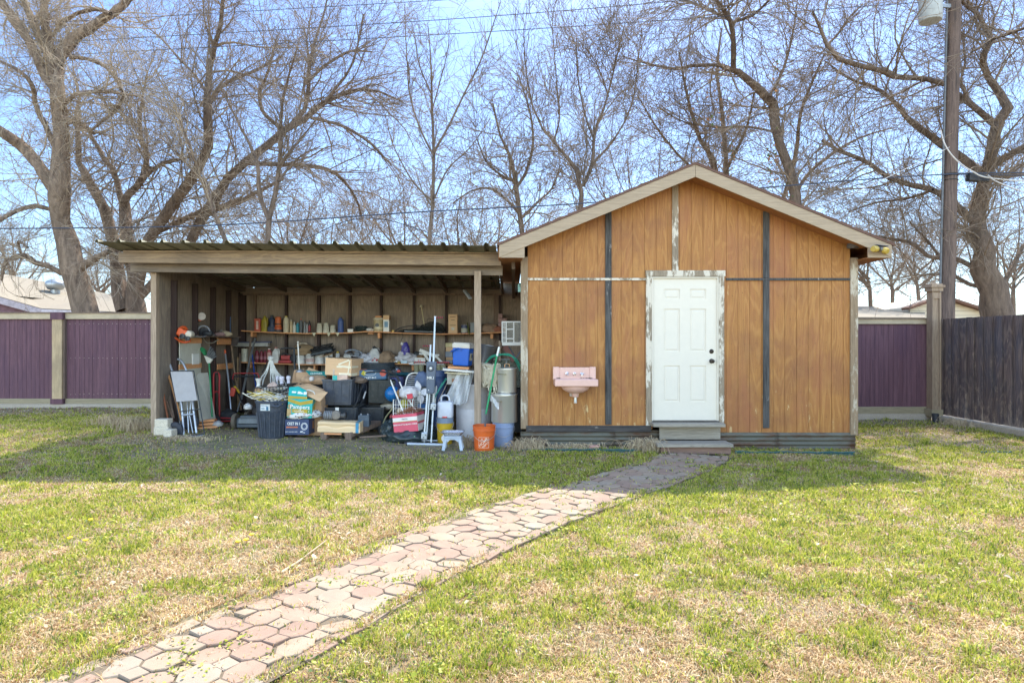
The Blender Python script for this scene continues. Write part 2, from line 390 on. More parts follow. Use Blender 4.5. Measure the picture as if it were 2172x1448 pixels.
# ---------------------------------------------------------------- shed
def TR(x): return 3.885-.41*abs(x-2.485)
def mk_shed():
    sh = thing('shed', 'orange plywood shed with gable roof and white door at right', 'shed', (2.5, 9, 0))
    def P(name, b, m, **k):
        o = part(name, b, m, sh, **k); o.location = Vector(o.location)-Vector((2.5, 9, 0)); return o
    X0, X1 = .22, 4.78; D0 = 1.985; D1 = 2.93
    b = B(); x = X0
    while x < X1-.01:                                    # grooved sheets, one strip at a time
        x2 = min(x+.1652, X1); g = .0055
        for lo, hi in ((.30 if x < 1.9 else .205, 2.352), (2.356, None)):
            a, c = x+g/2, x2-g/2
            if hi and c > D0 and a < D1: continue
            if lo > 2 and c > D0 and a < D1: lo = 2.49
            ha = hi or TR(a)-.10; hc = hi or TR(c)-.10
            b.prism([(a, lo), (c, lo), (c, hc), (a, ha)], 8.994, 9.03)
        x = x2
    b.prism([(X0, .25), (D0, .25), (D0, 2.49), (D1, 2.49), (D1, .2), (X1, .2), (X1, TR(X1)-.12), (2.485, TR(2.485)-.12), (X0, TR(X0)-.12)], 9.002, 9.02)
    P('wall', b, W_side)
    b = B(); b.box((X0+.01, 10.66, 1.33), (.04, 3.24, 2.5)); b.box((X1-.01, 10.66, 1.33), (.04, 3.24, 2.5))
    b.prism([(X0+.04, .1), (X1-.04, .1), (X1-.04, TR(X1)-.12), (2.485, TR(2.485)-.12), (X0+.04, TR(X0)-.12)], 12.25, 12.28)
    P('side_walls', b, W_side)
    for x, lo, hi, m in ((sx(1290, 9), .32, TR(sx(1290, 9))-.11, W_char), (sx(1624, 9), .27, TR(sx(1624, 9))-.11, W_char), (sx(1431.5, 9), 2.49, TR(sx(1431.5, 9))-.11, W_peel)):
        for q in ((lo, 2.348), (2.386, hi)) if lo < 1 else ((lo, hi),):
            P('batten', B().box((x, 8.982, (q[0]+q[1])/2), (.088, .022, q[1]-q[0])), m, bev=.003)
    P('horizontal_batten', B().box(((X0+1.9)/2, 8.98, 2.367), (1.9-X0, .02, .034)), W_peel, bev=.003)
    P('horizontal_batten', B().box(((3.02+X1)/2, 8.98, 2.367), (X1-3.02, .02, .034)), W_char, bev=.003)
    P('corner_trim', B().box((sx(1112, 9), 9.0, 1.47), (.10, .075, 2.42)), W_corner, bev=.004)
    P('corner_trim', B().box((sx(1809.5, 9), 9.0, 1.42), (.105, .075, 2.5)), W_corner, bev=.004)
    # door
    b = B(); fx0, fx1 = sx(1385, 9), sx(1521, 9); dh0 = sz(891, 9); dh1 = sz(590.5, 9)
    W_ = fx1-fx0; H_ = dh1-dh0; DY = 9.0
    b.box(((fx0+fx1)/2, DY+.03, (dh0+dh1)/2), (W_, .02, H_))
    xs = [(.17, .42), (.58, .83)]; zs = [(.13, .385), (.485, .785), (.855, .925)]
    # stiles and rails stand 8 mm proud of the recessed panels, raised fields inside
    cuts_x = [0, .17, .42, .58, .83, 1]; 
    for (a, c) in ((0, .17), (.42, .58), (.83, 1)): b.box((fx0+W_*(a+c)/2, DY+.0145, (dh0+dh1)/2), (W_*(c-a), .013, H_))
    for (a, c) in xs:
        for (p, q) in ((0, .13), (.385, .485), (.785, .855), (.925, 1)): b.box((fx0+W_*(a+c)/2, DY+.0145, dh0+H_*(p+q)/2), (W_*(c-a), .013, H_*(q-p)))
        for (p, q) in zs:
            x0, x1, z0, z1 = fx0+W_*a, fx0+W_*c, dh0+H_*p, dh0+H_*q; i1, i2 = .018, .034
            o_ = [(x0+i1, DY+.02, z0+i1), (x1-i1, DY+.02, z0+i1), (x1-i1, DY+.02, z1-i1), (x0+i1, DY+.02, z1-i1)]
            n_ = [(x0+i2, DY+.014, z0+i2), (x1-i2, DY+.014, z0+i2), (x1-i2, DY+.014, z1-i2), (x0+i2, DY+.014, z1-i2)]
            b.add(o_+n_, [(4, 5, 6, 7)]+[(i, (i+1) % 4, (i+1) % 4+4, i+4) for i in range(4)])
    mwhite = pm((216, 208, 194), .42, var=.012, dirt=.02)
    door = P('door', b, mwhite)
    for zz, nm in ((sz(745, 9), 'deadbolt'), (sz(765.5, 9), 'handle')):
        bb = B().lathe([(.032, 0), (.032, -.008), (.026, -.012)] if nm == 'deadbolt' else [(.033, 0), (.033, -.008), (.014, -.012), (.013, -.035), (.024, -.042), (.029, -.055), (.026, -.068), (.012, -.073)], (0, 0, 0), axis='Y')
        if nm == 'deadbolt': bb.box((0, -.016, 0), (.008, .012, .03))
        k = part(nm, bb, pm((52, 46, 42), .35, .7), door, smooth=True); k.location = (sx(1509.5, 9), DY+.012, zz); 
    b = B()
    for x in (fx0-.011, fx1+.008): b.box((x, 9.004, (dh0+dh1)/2), (.018, .05, H_+.02))
    b.box(((fx0+fx1)/2, 9.004, dh1+.012), (W_+.05, .05, .02)); P('door_jamb', b, mwhite, bev=.003)
    b = B(); P('door_casing', B().box((fx0-.062, 8.985, (.295+dh1+.024)/2), (.082, .035, dh1+.024-.295)), W_peel, bev=.005); P('door_casing', B().box((fx1+.055, 8.985, (.295+dh1+.024)/2), (.075, .035, dh1+.024-.295)), W_peel, bev=.005)
    P('door_casing', B().box(((fx0+fx1)/2, 8.983, dh1+.068), (W_+.215, .04, .085)), W_peel, bev=.005)
    P('threshold', B().box(((fx0+fx1)/2, 8.97, dh0-.014), (W_+.02, .07, .02)), pm((74, 72, 72), .4, .6))
    # roof
    xl, xr = -.175, 5.145; yf, yb = 8.63, 12.55; r = 2.485
    b = B(); u = .0
    b.prism([(xl, TR(xl)-.025), (r, TR(r)-.025), (xr, TR(xr)-.025), (xr, TR(xr)+.0), (r, TR(r)+.0), (xl, TR(xl)+.0)], yf+.01, yb)
    P('roof_deck', b, W_soffit)
    b = B(); rr = random.Random(3)
    for k, (a, c) in enumerate(((xl-.03, r), (r, xr+.03))):
        y = yf-.02; first = True
        b.prism([(a, TR(a)+.002), (c, TR(c)+.002), (c, TR(c)+.028), (a, TR(a)+.028)], yf-.02, yb)
        n = 14
        for i in range(n):                               # shingle courses step up the slope
            p0 = a+(c-a)*i/n; p1 = a+(c-a)*(i+1)/n; lo = min(p0, p1, key=TR)
            h0, h1 = TR(p0)+.029, TR(p1)+.029
            h0 += .009*(p0 == lo)+.001; h1 += .009*(p1 == lo)+.001
            b.prism([(p0, TR(p0)+.027), (p1, TR(p1)+.027), (p1, h1), (p0, h0)], yf-.022-rr.uniform(0, .006), yb)
    P('roof', b, K_shin)
    fh = .168
    b = B(); b.prism([(xl, TR(xl)-fh), (r-.002, TR(r)-fh), (r-.002, TR(r)-.001), (xl, TR(xl)-.001)], yf-.01, yf+.012); P('fascia', b, W_fascia, bev=.003)
    b = B(); b.prism([(r+.002, TR(r)-fh), (xr, TR(xr)-fh), (xr, TR(xr)-.001), (r+.002, TR(r)-.001)], yf-.01, yf+.012); P('fascia', b, W_fascia, bev=.003)
    for a, c in ((xl+.02, .17), (xr-.02, 4.83)):
        b = B(); b.prism([(a, 2.625), (c, 2.625), (c, TR(c)-fh+.01), (a, TR(a)-fh+.01)], yf-.002, yf+.02)
        P('eave_return', b, W_fascia)
    for e, wx in ((xl, .16), (xr, 4.84)):                 # side fascias and boxed soffits
        P('eave_fascia', B().box((e, (yf+yb)/2+.02, TR(e)-.095), (.022, yb-yf-.05, .15)), W_soffit)
        P('soffit', B().box(((e+wx)/2, (yf+yb)/2, 2.632), (abs(e-wx)-.03, yb-yf-.06, .012)), W_soffit)
    P('gable_soffit', B().prism([(.1, TR(.1)-.12), (r, TR(r)-.12), (4.87, TR(4.87)-.12), (4.87, TR(4.87)-.105), (r, TR(r)-.105), (.1, TR(.1)-.105)], yf+.014, 8.995), W_soffit)
    # base board and corrugated skirt
    P('base_board', B().box((sx(1248, 9), 8.965, .262), (1.76, .045, .088)), W_base, bev=.006)
    def skirt(x0, x1, top, y):
        g = [[(x, y+.009*math.sin(k/7*2*math.pi*1.0*2.6/1)+.004*math.sin(x*3), -.06+(top+.06)*k/14) for x in np.linspace(x0, x1, 12)] for k in range(15)]
        g = [[(x, y+.010*math.sin(2*math.pi*z/.062)+.003*math.sin(x*4), z) for x in np.linspace(x0, x1, 12)] for z in np.linspace(-.06, top, 40)]
        P('skirt_panel', B().sheet(g), K_corr, smooth=True, thick=.002)
    skirt(.12, 1.45, .225, 8.955); skirt(1.40, 2.1, .24, 8.968); skirt(2.85, 3.75, .21, 8.955); skirt(3.7, 4.84, .205, 8.97)
    # wooden steps (stand by themselves)
    st = thing('wooden_steps', 'grey weathered two-tread wooden steps below the white shed door', 'steps', (sx(1460, 8.8), 8.8, 0))
    def S(n, b, m, **k): o = part(n, b, m, st, **k); o.location = Vector(o.location)-st.location; return o
    cx = sx(1458, 8.85)
    S('tread', B().box((cx, 8.86, sz(900, 8.85)-.0), (.99, .24, .042)), W_step, bev=.004)
    S('riser', B().box((sx(1463, 8.9), 8.9, .216), (.85, .035, .184)), W_step, bev=.004)
    S('tread', B().box((sx(1469, 8.6), 8.62, .105), (1.01, .32, .042)), W_step, bev=.004)
    S('base', B().box((sx(1474, 8.6), 8.68, .03), (.94, .26, .10)), wood('reddish_step_base', (110, 88, 80), (136, 110, 98), along='X'))
mk_shed()
# ---------------------------------------------------------------- open lean-to
def RH(x, y): return 2.826-.0095*(x+5.61)-(y-8.55)*.078
def mk_lean():
    O = Vector((-2.6, 10.7, 0)); lt = thing('lean_to_shed', 'open weathered lean-to shed with metal roof left of the orange shed', 'lean-to shed', O)
    def P(name, b, m, **k):
        o = part(name, b, m, lt, **k); o.location = Vector(o.location)-O; return o
    P('post', B().box((sx(326, 9.29)-.005, 9.335, 1.28), (.082, .09, 2.5)), W_post, bev=.005)
    P('post', B().box((sx(1013, 9.1), 9.15, 1.2), (.097, .09, 2.6)), W_post, bev=.005)
    def slab(x0, x1, zl, zr, y, th):                      # zl = (bottom, top) at left
        n = 10; b = B(); pts = []
        r = random.Random(int(y*100))
        top = [(x0+(x1-x0)*i/n, zl[1]+(zr[1]-zl[1])*i/n+r.uniform(-.004, .004)) for i in range(n+1)]
        bot = [(x0+(x1-x0)*i/n, zl[0]+(zr[0]-zl[0])*i/n+r.uniform(-.003, .003)) for i in range(n+1)]
        return b.prism(bot+top[::-1], y, y+th)
    P('header_beam', slab(sx(278, 9.22), sx(1066, 9.22), (sz(577, 9.22), sz(557, 9.22)), (sz(584, 9.22), sz(562, 9.22)), 9.2, .09), W_beamd, bev=.004)
    P('fascia_board', slab(sx(253, 9.02), sx(1063, 9.02), (sz(557, 9.0), sz(536, 9.0)), (sz(563, 9.0), sz(539, 9.0)), 9.0, .04), W_beam, bev=.004)
    P('lath', slab(sx(262, 9.0), sx(1063, 9.0), (sz(535.5, 9.0), sz(531, 9.0)), (sz(538.3, 9.0), sz(533.5, 9.0)), 8.985, .10), W_beam)
    # roof: trapezoid ribs, running front to back
    x0, x1 = sx(198, 8.55), sx(1063, 8.55); pitch = .291; prof = []
    x = x0
    while x < x1:
        for dx, h in ((0, 0), (.022, .04), (.058, .04), (.08, 0), (.17, .004)):
            if x+dx < x1: prof.append((x+dx, h))
        x += pitch
    r = random.Random(2); jit = [r.uniform(-.006, .008) for _ in prof]
    g = []
    for y in (8.55, 8.56, 9.0, 9.6, 10.4, 11.3, 12.38):
        g.append([(x, y+(jit[i]*2.5 if y < 8.6 else 0)+.02*math.sin(i*1.3)*(y < 8.6), RH(x, y)+h+jit[i]*(y < 9.2)*.8) for i, (x, h) in enumerate(prof)])
    P('roof', B().sheet(g), K_roof, thick=.003)
    for y in (9.45, 10.35, 11.2, 12.05):
        P('purlin', B().box((-2.9, y, RH(-2.9, y)-.012), (5.3, .09, .018), rot=(-4.4, .5, 0)), W_raft)
    for px in (520, 607, 676, 745, 812, 880, 948, 1010, 1066):
        X = sx(px, 12.1)
        P('rafter', B().bar((X, 9.29, RH(X, 9.29)-.068), (X, 12.1, RH(X, 12.1)-.068), .04, .09), W_raft)
    P('rafter', B().bar((-5.12, 9.29, RH(-5.1, 9.29)-.068), (-5.12, 12.1, RH(-5.1, 12.1)-.068), .04, .09), W_raft)
    P('rafter', B().bar((.02, 9.1, RH(0, 9.29)-.12), (.03, 12.1, RH(0, 12.1)-.12), .05, .14), W_raft)
    P('top_plate', B().box((-2.53, 12.1, 2.455), (5.25, .05, .11)), W_beamd, bev=.004)
    P('top_plate', B().box((-2.53, 12.125, 2.385), (5.25, .09, .035)), W_studg)
    # sheathing
    b = B(); 
    for i, (a, c) in enumerate(((-5.3, -4.0), (-4.0, -2.78), (-2.78, -1.55), (-1.55, -.33), (-.33, .16))):
        b.box(((a+c)/2, 12.19+.002*(i % 2), 1.23+(.1 if i == 4 else 0)), (c-a+.02, .012, 2.55))
    P('back_wall', b, W_ply)
    b = B(); 
    for (a, c) in ((9.30, 9.9), (9.9, 11.1), (11.1, 12.18)): b.prism([(a+.002, 0), (c-.002, 0), (c-.002, RH(-5.2, c)-.035), (a+.002, RH(-5.2, a)-.035)], -5.215, -5.20, plane='YZ')
    P('side_wall', b, W_ply)
    for y in (9.69, 10.33, 10.95, 11.55, 12.08):
        P('stud', B().box((-5.153, y+.02, 1.2), (.088, .04, 2.45)), W_stud, bev=.003)
    for px, m in ((513, W_stud), (540, W_studg), (607, W_stud), (674, W_studg), (676.5, W_stud), (742, W_stud), (740, W_studg), (808, W_stud), (878, W_stud), (946, W_stud), (1053, W_studg), (1060, W_stud)):
        wd = .04 if px != 1053 else .11
        X = sx(px, 12.12)+(-.03 if m is W_studg and px in (674, 740) else .0)
        P('stud', B().box((X, 12.137 if m is W_stud else 12.145, 1.18), (wd if px != 513 else .13, .088 if m is W_stud else .07, 2.38)), m)
    # shelves
    def shelf(pts, th, y0, y1, m):
        P3 = [(sx(a, y0), sz(b_, y0)) for a, b_ in pts]
        P('shelf', B().prism([(a, h) for a, h in P3]+[(a, h-th) for a, h in P3[::-1]], y0, y1), m, bev=.002)
    shelf([(511, 700), (540, 702), (605, 705), (650, 706), (700, 706), (745, 704.5), (775, 702), (800, 702.5), (860, 705.5), (930, 707.5), (1000, 706), (1064, 703.5)], .02, 11.85, 12.09, W_shelf)
    shelf([(511, 767), (560, 769.5), (640, 772), (700, 772), (760, 771), (835, 770.5), (880, 771), (1000, 773)], .02, 11.85, 12.09, W_shelf)
    def blk(p0, q0, p1, q1, y, d, m=W_shelf):
        P('shelf_bracket', B().box(((sx(p0, y)+sx(p1, y))/2, y+d/2, (sz(q0, y)+sz(q1, y))/2), (sx(p1, y)-sx(p0, y), d, sz(q0, y)-sz(q1, y))), m, bev=.002)
    blk(801, 706, 806, 717, 11.9, .18); blk(1040, 708, 1046, 718, 11.9, .18); blk(780, 706, 792, 708.5, 11.84, .05); blk(531.5, 703.5, 536, 714, 11.9, .18)
    blk(873, 774, 880, 786, 11.9, .18); blk(665, 775, 669, 784, 11.9, .18); blk(528, 771, 533, 780, 11.9, .18)
    P('shelf_support', B().bar(at(532, 714, 11.88), at(526, 800, 11.88), .035, .02), W_studg)
    for (y0, y1, za, zb) in ((9.73, 10.42, 1.46, 1.545), (10.99, 11.62, 1.435, 1.55), (9.73, 10.42, 1.06, 1.14), (10.99, 11.62, 1.0, 1.1)):
        P('wall_block', B().box((-5.1+.012, (y0+y1)/2, (za+zb)/2), (.02, y1-y0, zb-za)), W_shelf, bev=.002)
    P('wall_shelf', B().box((-5.06, 10.75, 1.57), (.2, 1.8, .018)), W_studg)
    P('wall_shelf', B().box((-5.06, 10.0, 1.575), (.14, .5, .018)), W_shelf)
mk_lean()
# ---------------------------------------------------------------- fences
def mk_fence_back(name, label, x0, x1, Y, top, bt, bb, rb, cb, posts, seed, purple_cap=True):
    r = random.Random(seed); O = Vector(((x0+x1)/2, Y, 0)); fe = thing(name, label, 'fence', O)
    def P(n, b, m, **k): o = part(n, b, m, fe, **k); o.location = Vector(o.location)-O; return o
    edges = [x0]+[q for p in sorted(posts) for q in (p-.13, p+.13)]+[x1]
    for i in range(0, len(edges), 2):
        a, c = edges[i], edges[i+1]; b = B(); x = a
        while x < c-.01:
            wd = min(r.uniform(.082, .1), c-x); d = r.uniform(0, .008)
            b.box((x+wd/2, Y+.03+d, (bt+bb)/2), (wd-.004, .016, bt-bb+.06)); x += wd
        P('picket_panel', b, W_purple)
        P('top_rail', B().box(((a+c)/2, Y, (top+bt)/2), (c-a, .035, top-bt)), W_rail, bev=.004)
        P('cap_board', B().box(((a+c)/2, Y+.02, top+.012), (c-a, .13, .022)), W_studg)
        P('bottom_rail', B().box(((a+c)/2, Y, (bb+rb)/2), (c-a, .035, bb-rb)), W_railm, bev=.004)
    for p in posts:
        q = P('post', B().box((p, Y-.02, (bt+bb)/2), (.2, .11, bt-bb)), W_railv, bev=.004)
        P('post_collar', B().box((p, Y-.02, (top+bt)/2+.005), (.25, .14, top-bt+.03)), W_purple)
        P('post_collar', B().box((p, Y-.02, (bb+rb)/2), (.25, .14, bb-rb)), W_purple)
        P('post_side', B().box((p+.115, Y+.0, (bt+bb)/2), (.028, .07, bt-bb)), W_studg)
    P('curb', B().box(((x0+x1)/2, Y+.03, (rb+cb)/2-.1), (x1-x0, .2, rb-cb+.2)), K_conc, bev=.01)
mk_fence_back('purple_fence', 'purple picket fence with pale rails left of the lean-to shed', -15.1, 1.5, 12.95, 2.062, 1.945, .329, .223, .13, [sx(126, 12.95), sx(126, 12.95)-4.4, -4.4], 1)
mk_fence_back('purple_fence', 'short run of purple picket fence right of the orange shed', 1.52, 8.26, 12.6, 1.93, 1.835, .2, .06, -.05, [], 2)
def mk_fence_right():
    O = Vector((8.4, 6.5, 0)); fe = thing('dark_board_fence', 'dark stained overlapping board fence running toward the right edge', 'fence', O); r = random.Random(8)
    def P(n, b, m, **k): o = part(n, b, m, fe, **k); o.location = Vector(o.location)-O; return o
    b = B(); y = 12.5; i = 0
    while y > .6:
        wd = r.uniform(.105, .125); f = i % 2
        b.box((8.38+.03*f+r.uniform(-.004, .004), y-wd/2, 1.0+r.uniform(-.006, .006)), (.016, wd+(.03 if f else -.0), 1.86)); y -= wd*.93; i += 1
    P('board_panel', b, W_dark)
    for z in (.35, 1.0, 1.7): P('rail', B().box((8.45, 6.6, z), (.05, 12, .09)), W_studg)
    P('curb', B().box((8.38, 6.5, -.06), (.2, 12.0, .22)), K_conc, bev=.012)
    O2 = Vector((sx(1977, 12.5), 12.45, 0)); c = thing('corner_column', 'boxed brown wooden column with stepped cap at the fence corner', 'post', O2)
    x, y = O2.x, O2.y; q = lambda n, b, m=W_fpost, **k: setattr(part(n, b, m, c, **k), 'location', -O2)
    w_ = .175
    q('shaft', B().box((x, y+.02, 1.27), (w_-.03, w_, 2.42)), bev=.003)
    b = B()
    for s in (-1, 1): b.box((x+s*(w_/2-.018), y-w_/2+.008, 1.27), (.035, .03, 2.36))
    for z in (.17, 2.38): b.box((x, y-w_/2+.01, z), (w_-.06, .026, .12))
    q('corner_boards', b, bev=.003)
    q('base_trim', B().box((x, y, .1), (w_+.05, w_+.05, .13)), W_railm, bev=.004)
    b = B(); b.box((x, y, 2.5), (w_+.05, w_+.05, .07)); b.box((x, y, 2.56), (w_+.10, w_+.10, .045)); b.box((x, y, 2.595), (w_+.04, w_+.04, .03))
    q('cap', b, bev=.004); q('finial', B().lathe([(.09, 2.61), (.07, 2.63), (.03, 2.645), (.035, 2.67), (.0, 2.7)], (x, y, 0), 4), smooth=False)
    t = tag(part('drain_pipe', B().lathe([(.055, -.1), (.055, .1), (.062, .1), (.062, .14), (.05, .14), (.05, .1)], (0, 0, 0)), pm((48, 52, 60), .5), smooth=True), 'short black pipe stub at the foot of the corner column', 'pipe')
    t.location = (sx(1984, 12.2), 12.2, -.03)
mk_fence_right()
# ---------------------------------------------------------------- neighbours' houses
def mk_houses():
    Rm = NT('tan_shingle_roof'); co = Rm.co((1, 1, 4)); c = Rm.mix(Rm.noise(co, 9, 8, .7), lin((110, 104, 92)), lin((140, 132, 116))); c = Rm.mix(Rm.math('MULTIPLY', Rm.ramp(Rm.noise(Rm.co(), 1.2, 4), .45, .6), .3), c, lin((120, 110, 98)))
    Rm = Rm.fin(c, .95)
    mauve = pm((142, 116, 134), .8); white = pm((196, 190, 200), .6)
    Y = 22.0; O = at(60, 655, Y); O.z = 0
    h = thing('neighbour_house', 'mauve house with tan shingle roof beyond the left fence', 'house', O)
    def P(n, b, m, **k): o = part(n, b, m, h, **k); o.location = -O; return o
    e0 = at(-60, 612, 19.5); e1 = at(88, 654, 21); e2 = at(262, 662, 21.5); rid0 = at(-80, 568, 25); rid1 = at(20, 583, 25); rid2 = at(225, 622, 26.5); e3 = at(285, 655, 27)
    e0b = at(-300, 612, 19.5)
    b = B(); V = [e0, e1, e2, rid2, rid1, rid0, e3, e0b]; dn = [v-Vector((0, 0, .1)) for v in V]
    b.add(V, [(0, 1, 4, 5), (1, 2, 3, 4), (2, 6, 3), (7, 0, 5)]); b.add(dn, [(0, 1, 4, 5), (1, 2, 3, 4), (2, 6, 3), (7, 0, 5)])
    P('roof', b, Rm)
    b = B(); 
    for p, q in ((e0, e1), (e1, e2), (e2, e3), (e0b, e0)): b.bar(p-Vector((0, .02, .12)), q-Vector((0, .02, .12)), .03, .2)
    P('fascia', b, white)
    b = B(); k = Vector((0, .5, 0)); 
    for p, q in ((e0b, e0), (e0, e1), (e1, e2)):
        p = p+k; q = q+k; b.add([(p.x, p.y, -.1), (q.x, q.y, -.1), (q.x, q.y, q.z-.1), (p.x, p.y, p.z-.1), (p.x, p.y+4, -.1), (q.x, q.y+4, -.1), (q.x, q.y+4, q.z-.1), (p.x, p.y+4, p.z-.1)], [(0, 1, 2, 3), (7, 6, 5, 4), (1, 5, 6, 2), (0, 3, 7, 4)])
    P('wall', b, mauve)
    v = at(117, 612, 24); v.z -= .25
    b = B().lathe([(.16, 0), (.16, .2), (.24, .22), (.3, .3), (.33, .42), (.28, .52), (.12, .6), (0, .62)], v, 16)
    P('roof_vent', b, K_galv, smooth=True)
    Y = 24.0; O2 = at(1900, 670, Y); O2.z = 0
    h2 = thing('neighbour_house', 'low house with flat tan roof behind the right purple fence', 'house', O2)
    def Q(n, b, m): o = part(n, b, m, h2); o.location = -O2
    a = [at(1760, 672, 23), at(1962, 673, 23), at(1962, 652, 30), at(1780, 648, 30)]
    b = B(); b.add(a+[v-Vector((0, 0, .15)) for v in a], [(0, 1, 2, 3), (7, 6, 5, 4), (0, 4, 5, 1), (1, 5, 6, 2), (3, 7, 4, 0), (2, 6, 7, 3)]); Q('roof', b, Rm)
    b = B(); b.box(((a[0].x+a[1].x)/2, 26.4, 1.1), (a[1].x-a[0].x-.5, 6.0, 2.4)); Q('wall', b, pm((190, 176, 150), .8))
    O3 = at(2060, 670, 26); O3.z = 0
    h3 = thing('neighbour_house', 'pale sided house gable with brown roof edge beside the big right tree', 'house', O3)
    def S(n, b, m): o = part(n, b, m, h3); o.location = -O3
    y = 26; g = [(sx(1930, y), 0), (sx(2110, y), 0), (sx(2110, y), sz(668, y)), (sx(1995, y), sz(632, y)), (sx(1930, y), sz(652, y))]
    b = B(); z = 0
    b.prism(g, y, y+5)
    t = NT('lap_siding'); co = t.co(); sp = t.n('SeparateXYZ'); t.l(co, sp.inputs[0]); fr = t.math('FRACT', t.math('MULTIPLY', sp.outputs[2], 5.5))
    cc = t.mix(t.ramp(fr, .0, .16), lin((120, 110, 96)), lin((212, 200, 178))); S('wall', b, t.fin(cc, .7))
    b = B(); b.bar(at(1920, 655, y-.1), at(1995, 629, y-.1), .5, .1); b.bar(at(1995, 629, y-.1), at(2125, 671, y-.1), .5, .1); S('roof', b, pm((112, 78, 62), .8))
mk_houses()
# ---------------------------------------------------------------- utility pole and wires
def mk_pole():
    Y = 14.6; base = at(2003, 672, Y); base.z = -.2; top = at(2024, 0, Y); d = (top-base)/ (top.z-base.z)
    P_ = lambda z: base+d*(z-base.z)
    w_ = wood('utility_pole_wood', (72, 58, 52), (112, 94, 84), (60, 50, 46), chips=(60, 50, 50), cs=18, ca=.62, cb=.68)
    O = Vector((base.x, base.y, 0)); po = thing('utility_pole', 'tall grey wooden utility pole leaning behind the corner column', 'utility pole', O)
    def P(n, b, m, **k): o = part(n, b, m, po, **k); o.location = -O; return o
    P('pole', B().tube([P_(z) for z in (-.2, 3, 6, 9, 11.5)], [.165, .155, .145, .138, .13], 20), w_, smooth=True)
    P('conduit', B().tube([P_(z)+Vector((-.19, -.04, 0)) for z in (2.6, 5, 7.5, 9.8)], .026, 10), pm((104, 106, 110), .5, .4), smooth=True)
    P('band', B().tube([P_(sz(372, Y)-.03), P_(sz(372, Y)+.03)], .157, 18), pm((60, 56, 54), .6, .5))
    P('band', B().tube([P_(sz(383, Y)-.008), P_(sz(383, Y)+.008)], .16, 18), pm((60, 56, 54), .6, .5))
    c = at(1973.5, 20, 14.35); 
    tr = P('transformer', B().lathe([(.22, sz(46, 14.35)), (.235, sz(46, 14.35)+.02), (.24, sz(46, 14.35)+1.1), (.2, sz(46, 14.35)+1.18), (0, sz(46, 14.35)+1.2)], (c.x, c.y, 0), 28), pm((176, 182, 184), .45, var=.05), smooth=True)
    P('transformer_bracket', B().bar(at(1985, 12, 14.4), at(2015, 14, 14.55), .06, .08), K_galv)
    P('crossarm', B().box((P_(11).x, P_(11).y-.16, 11), (2.4, .1, .12)), w_)
    def wire(label, pts, r, m, sag=0, n=8, cat='wire'):
        p3 = [at(*p) for p in pts]
        if sag and len(p3) == 2:
            a, b_ = p3; p3 = [a.lerp(b_, t)-Vector((0, 0, sag*4*t*(1-t))) for t in np.linspace(0, 1, 14)]
        elif len(p3) > 2: p3 = cr(p3, n)
        return tag(part('overhead_wire', B().tube(p3, r, 6), m, smooth=True), label, cat, 'overhead wires')
    mk = pm((58, 66, 84), .5, var=.05, dirt=0); mw = pm((205, 200, 196), .5, var=.05, dirt=0)
    wire('highest thin power line crossing the sky above the trees', [(-200, 66, 15), (1300, -20, 15)], .007, mk)
    wire('second thin power line crossing the sky, below the highest one', [(-200, 108, 15), (1000, 38, 15), (1900, -40, 15)], .008, mk)
    wire('third thin power line crossing the sky, lowest of the upper three', [(-200, 135, 14.8), (820, 80, 14.8), (1346, 48, 14.8), (2200, -12, 14.8)], .008, mk)
    wire('thick dark cable running behind both sheds to the pole', [(-200, 487, 13.8), (0, 485, 13.8), (450, 478, 13.9), (900, 449, 14), (1240, 431, 14.2), (1620, 398, 14.4), (2003, 370, 14.45), (2300, 366, 14.5)], .014, mk)
    wire('thick pale service cable looping down the pole to the right', [(1995, 276, 14.35), (2005, 308, 14.3), (2027, 338, 14.3), (2060, 362, 14.3), (2110, 379, 14.3), (2300, 392, 14.2)], .015, mw)
    wire('pale service cable branching down to the right edge', [(2095, 372, 14.3), (2130, 392, 14.2), (2300, 452, 14)], .014, mw)
    wire('thin pale drop cable sagging left from the pole', [(2014, 312, 14.4), (1980, 330, 14.3), (1900, 368, 14.1), (1800, 414, 13.8), (1720, 440, 13.5)], .006, mw)
    wire('thin cable sagging between the two sheds from behind', [(560, 560, 15.5), (765, 463, 15), (1000, 525, 14.4)], .010, mk)
    tag(part('splice_box', B().box(at(2074, 377, 14.45), (.46, .14, .19), rot=(0, 4, 0)), pm((34, 34, 40), .5), bev=.02), 'black splice box hanging on the cable right of the pole', 'splice box')
    tag(part('overhead_wire', B().tube(cr([at(2035, 370, 14.45), at(2090, 371, 14.45), at(2300, 374, 14.5)], 4), .012, 6), mk), 'short dark cable carrying the black splice box', 'wire', 'overhead wires')
mk_pole()
